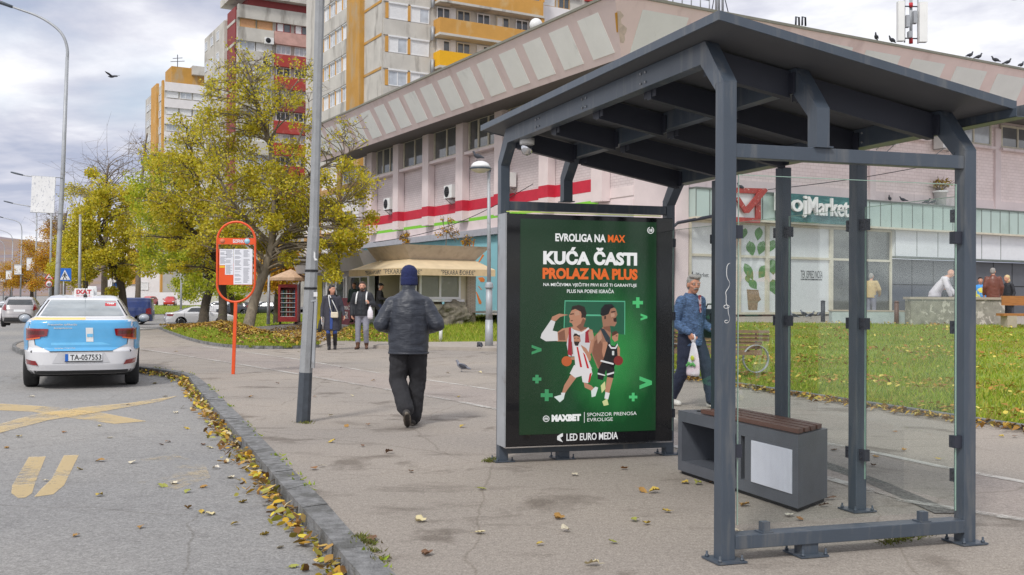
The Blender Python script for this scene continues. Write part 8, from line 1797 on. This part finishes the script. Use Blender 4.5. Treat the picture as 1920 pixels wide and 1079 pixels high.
for i in range(6):
    z = zc+.36+.22*i; f = MB(); f.box((x0+.1,Yc+.04,z),(x0+w_-.1,Yc+.6,z+.025)); s_ = f.build('shelf', M['white'], ck); f = MB()
    for j in range(9):
        f.lathe((x0+.15+j*(w_-.3)/8, Yc+.12, z+.026), [(.034,0),(.034,.11),(.014,.15),(.014,.17)], n=8)
    f.build('bottle_row', M['bott'], s_)
for q in (.08, w_-.08): f = MB(); f.lathe((x0+q-.03, Yc+.1, zc+.07), [(.07,0),(.07,.06)], axis=(1,0,0), n=12); f.build('caster', M['black'], ck)
ps = thing('parasol', 'beige parasol standing over the drinks cooler', 'parasol', Vector((x0+w_+.12, Yc+.5, zc)), world=True)
c = P(545, 505, Yc+.5); M['pcloth'] = mat('beige_parasol_cloth', s2l(205, 172, 142), .85)
f = MB(); e1 = 1.0
rimp = [Vector((c.x+e1*1.0*math.cos(R(22.5+45*i)), Yc+.5+e1*math.sin(R(22.5+45*i)), c.z-.42)) for i in range(8)]; tp0 = Vector((c.x, Yc+.5, c.z))
for i in range(8): f.poly([tp0, rimp[i], rimp[(i+1) % 8]]); f.poly([rimp[i], rimp[i]-ZV*.14, rimp[(i+1) % 8]-ZV*.14, rimp[(i+1) % 8]])
f.build('canopy', M['pcloth'], ps); f = MB(); f.tube([Vector((c.x+.45, Yc+.55, zc)), Vector((c.x+.45, Yc+.55, c.z-.1))], .035, 8); f.bar(Vector((c.x+.45,Yc+.55,c.z-.55)), tp0-ZV*.1, .03, .03); f.build('pole', M['galv'], ps); f = MB(); f.lathe((c.x+.45,Yc+.55,zc-.0), [(.3,0),(.3,.08),(.06,.12)], n=16); f.build('base', M['kconc'], ps)
# park bench with ring legs on the lawn
bl_ = thing('park_bench', 'weathered slatted park bench on steel ring legs standing on the lawn', 'bench', P(1416, 698, 16.9), world=True)
c = P(1417, 673, 16.9); ax = Vector((.96, -.27, 0)).normalized(); fy = Vector((-ax.y, ax.x, 0)); rr_ = .235
M['bslat'] = mat('weathered_slat', s2l(132, 108, 84), .85, var=.25, scale=12., stretch=(.5,.5,4))
for off in (0, -1.35):
    f = MB(); n_ = 28; o_ = c+ax*off; vs = []
    for i in range(n_):
        a = 2*math.pi*i/n_; d = (ax*.45+fy*.9).normalized() if False else None
        rd = (ax*math.cos(a)*.88+fy*math.cos(a)*.45)*rr_+ZV*math.sin(a)*rr_; nrm = (ax*.45-fy*.88)
        for q in (-.03, .03): vs += [o_+rd+nrm*q, o_+rd*.94+nrm*q]
    fs = []
    for i in range(n_):
        j = (i+1) % n_; A, B_ = 4*i, 4*j
        fs += [(A, B_, B_+2, A+2), (A+1, A+3, B_+3, B_+1), (A, A+1, B_+1, B_), (A+2, B_+2, B_+3, A+3)]
    f.add(vs, fs, 0, True); f.build('ring_leg', M['galv'], bl_)
prof_b = [(-.02,.48,0),(.02,.41,0),(.05,.345,0),(.08,.285,0),(.06,.215,0),(-.02,.16,0),(-.10,.13,0),(-.19,.115,0)]
for i, (yy, zz, _) in enumerate(prof_b):
    e1_ = .22 if i < 3 else .10; p0 = c+ax*(-1.75)+fy*yy+ZV*(zz-.03); p1 = c+ax*e1_+fy*yy+ZV*(zz-.03); f = MB(); f.bar(p0, p1, .03 if i < 5 else .055, .05 if i < 5 else .03); f.build('slat', M['bslat'], bl_)
for off in (0, -1.35):
    f = MB(); f.tube([c+ax*off+fy*yy*.98+fy*.025+ZV*(zz-.05) for yy, zz, _ in prof_b], .016, 6); f.build('slat_bracket', M['steel'], bl_)
# planter walls on the terrace, bench, bollards
M['stonew'] = mat('mosaic_stone', s2l(150, 146, 136), .8, var=.25, scale=5., col2=s2l(198, 192, 182), c2pos=(.56,.6), c2scale=5.)
a, b_ = P(1708, 608, 29.6), P(1884, 608, 30.2)
tw_ = thing('planter_wall', 'waist high mottled stone wall around the terrace tables', 'wall', Vector((a.x, a.y, .4)), world=True)
f = MB(); f.fbox(Vector((a.x,a.y,.4)), Vector((b_.x-a.x, b_.y-a.y, 0)), Vector((0,.45,0)), ZV*1.0); f.build('wall_body', M['stonew'], tw_); f = MB(); f.fbox(Vector((a.x-.04,a.y-.04,1.4)), Vector((b_.x-a.x+.08, b_.y-a.y, 0)), Vector((0,.55,0)), ZV*.07); f.build('coping', M['kconc'], tw_)
a, b_ = P(1560, 603, 31.2), P(1706, 603, 30.2)
tw2 = thing('planter_wall', 'low pale concrete wall at the lawn edge left of the terrace', 'wall', Vector((a.x, a.y, .5)), world=True)
f = MB(); f.fbox(Vector((a.x,a.y,.3)), Vector((b_.x-a.x, b_.y-a.y, 0)), Vector((0,.3,0)), ZV*.72); f.build('wall_body', mat('pale_concrete', s2l(172, 182, 180), .8, var=.1), tw2); f = MB(); f.fbox(Vector((a.x-.02,a.y-.02,1.02)), Vector((b_.x-a.x+.04, b_.y-a.y, 0)), Vector((0,.34,0)), ZV*.04); f.build('coping', M['kconc'], tw2)
for px, Y, mt, lab in ((1543, 32, 'steel_dark', 'dark square bollard beside the shop pigeons'), (1681, 30, 'slat', 'brown wooden bollard at the low pale wall')):
    p = P(px, 600, Y); t = thing('bollard', lab, 'bollard', Vector((p.x, p.y, .5)), world=True); f = MB(); f.tube([Vector((p.x,p.y,.5)), Vector((p.x,p.y,1.3))], .07, 8); f.build('shaft', M[mt], t); f = MB(); f.lathe((p.x,p.y,1.3), [(.075,0),(.075,.03),(.03,.05)], n=8); f.build('cap', M[mt], t)
wbn = thing('wooden_bench', 'varnished wooden terrace bench cut by the right photo edge', 'bench', P(1880, 600, 28.6), world=True)
a = P(1879, 560, 28.6); ex = Vector((.97,.2,0)); M['varn'] = mat('varnished_wood', s2l(168, 112, 60), .45, var=.2, scale=8., stretch=(.4,.4,3))
f = MB(); f.fbox(P(1879,573,28.6), ex*2.2, Vector((0,.05,0)), ZV*.27); f.build('backrest', M['varn'], wbn); f = MB(); f.fbox(P(1882,593,28.2), ex*2.2, Vector((0,.45,0)), ZV*.07); f.build('seat', M['varn'], wbn)
for q in (.12, 1.7): f = MB(); f.fbox(P(1882,608,28.2)+ex*q-ZV*.1, ex*.3, Vector((0,.4,0)), ZV*.33); f.build('leg', M['kconc'], wbn)
for q in (.3, 1.8): f = MB(); f.bar(P(1882,593,28.65)+ex*q, P(1882,560,28.7)+ex*q, .06, .04); f.build('back_post', M['steel_dark'], wbn)
# pot with dry plant on the canopy
pp = HR(1763, 390, .25); pp.z = 5.46
pt = thing('potted_plant', 'white pot with a dry brown plant on the shop canopy', 'plant', pp, world=True)
f = MB(); f.lathe(pp, [(.22,0),(.27,.55),(.33,.56),(.33,.64),(.28,.64)], n=18); f.build('pot', M['white'], pt)
f = MB()
for i in range(26): d = Vector((random.gauss(0,1), random.gauss(0,1), abs(random.gauss(.9,.5)))).normalized(); f.tube([pp+ZV*.6, pp+ZV*.62+d*.3, pp+ZV*.55+d*.75], [.012,.009,.005], 4)
st_ = f.build('stems', M['twig'], pt); Vv, F = crownleaves([(tuple(pp+ZV*.95), .5, 1.)], 130, (.07,.15), 1, .5); o = raw_obj('dry_leaves', Vv, F, M['leafB'], pt); o.location = -pt.location
# overhead cables
cb_ = thing('overhead_cable', 'thin dark cable slung across the pink facade', 'cable', LP(24,5.2,.6), world=True)
f = MB(); a, b_ = P(700, 455, 40), P(1000, 345, 40); f.tube([a.lerp(b_, q/14)-ZV*.45*math.sin(math.pi*q/14) for q in range(15)], .014, 5); f.build('cable', M['black'], cb_)
cb2 = thing('overhead_cable', 'thin cable running behind the glass above the shop sign', 'cable', RP(5,7,.6), world=True)
f = MB(); a, b_ = HR(1440, 356, .8), HR(1735, 312, .8); f.tube([a.lerp(b_, q/10)-ZV*.08*math.sin(math.pi*q/10) for q in range(11)], .016, 5); f.build('cable', M['black'], cb2)
# single fallen leaves
mt = bpy.data.materials.new('single_leaf'); mt.use_nodes = True; tt_ = mt.node_tree; bs = tt_.nodes['Principled BSDF']; bs.inputs['Roughness'].default_value = .7
oi = nn(tt_, 'ShaderNodeObjectInfo'); rp = nn(tt_, 'ShaderNodeValToRGB'); tt_.links.new(oi.outputs['Random'], rp.inputs[0]); rp.color_ramp.interpolation = 'CONSTANT'
cols = [s2l(206,196,172), s2l(186,160,72), s2l(140,100,60), s2l(205,192,150), s2l(150,152,72), s2l(112,82,60), s2l(216,208,192), s2l(160,122,64)]
while len(rp.color_ramp.elements) < len(cols): rp.color_ramp.elements.new(.5)
for i, c_ in enumerate(cols): rp.color_ramp.elements[i].position = i/len(cols); rp.color_ramp.elements[i].color = c4(c_)
tt_.links.new(rp.outputs[0], bs.inputs['Base Color'])
lm = []
for sd in range(5):
    rs = random.Random(sd); f = MB(); n_ = 9; vs = [(0,-.5,0)]; 
    for i in range(1, n_):
        q = i/n_; w = (.36 if sd % 2 else .42)*math.sin(math.pi*q**.8)*(1+.12*rs.uniform(-1,1)); z = .10*math.sin(q*3.1+sd)+.03*rs.random(); cu = .16+.1*rs.random()
        vs += [(-w, -.5+q, z+cu*rs.uniform(.5,1.3)), (0, -.5+q, z), (w, -.5+q, z+cu*rs.uniform(.2,1.2))]
    vs.append((0,.55,.05)); fs = [(0,2,1),(0,3,2)]
    for i in range(n_-2):
        a = 1+3*i; fs += [(a,a+1,a+4,a+3),(a+1,a+2,a+5,a+4)]
    a = 1+3*(n_-2); fs += [(a,a+1,len(vs)-1),(a+1,a+2,len(vs)-1)]
    f.add(vs, fs, 0, True); f.tube([(0,-.5,.01),(.03,-.72,.05),(.0,-.85,.04)], [.018,.014,.01], 4); lm.append(f.mesh('fallen_leaf', mt))
roadpx = [(36,820),(13,841),(85,903),(149,881),(188,866),(187,800),(249,869),(187,931),(142,1007),(264,991),(305,913),(327,908),(353,924),(382,915),(352,955),(378,962),(394,966),(315,830),(303,835),(381,835),(394,841),(432,897),(455,943),(496,1004),(525,1029),(551,1065),(206,822),(240,760),(120,812),(330,775),(350,805),(60,745),(290,720),(310,745),(405,880),(440,985)]
pavpx = [(622,829),(680,837),(603,875),(588,880),(770,885),(867,801),(1077,891),(903,918),(787,977),(1047,972),(1012,1022),(1149,1018),(1205,922),(1227,924),(1190,976),(1212,983),(697,1012),(1059,996),(1564,845),(1642,858),(1695,845),(1759,862),(1637,874),(1678,811),(1559,936),(1903,820),(1878,819),(1310,908),(1285,906),(1335,905),(1480,968),(1500,975),(1545,950),(1385,998),(1395,948),(690,798),(660,743),(700,715),(590,745),(640,690),(520,720),(470,745),(620,780),(840,700),(780,690),(540,690),(400,680),(330,660),(560,660),(860,745),(900,700),(730,850),(650,800),(1110,1060),(900,1000),(800,1040),(1170,880),(1250,960)]
def drop(px, py, z):
    p = G(px, py, z); o = bpy.data.objects.new('fallen_leaf', random.choice(lm)); COL.objects.link(o); s_ = random.uniform(.05, .088); o.scale = (s_, s_, s_*random.uniform(.4, 1.0)); o.location = (p.x, p.y, z+.008)
    o.rotation_euler = (random.gauss(0,.15), random.gauss(0,.15), random.random()*6.28)
    tag(o, 'single dry leaf lying apart on the asphalt', 'leaf', 'single leaves scattered on road and pavement')
for q in roadpx: drop(*q, RZ)
for q in pavpx: drop(*q, .006)
bpy.data.scenes.remove(WS)
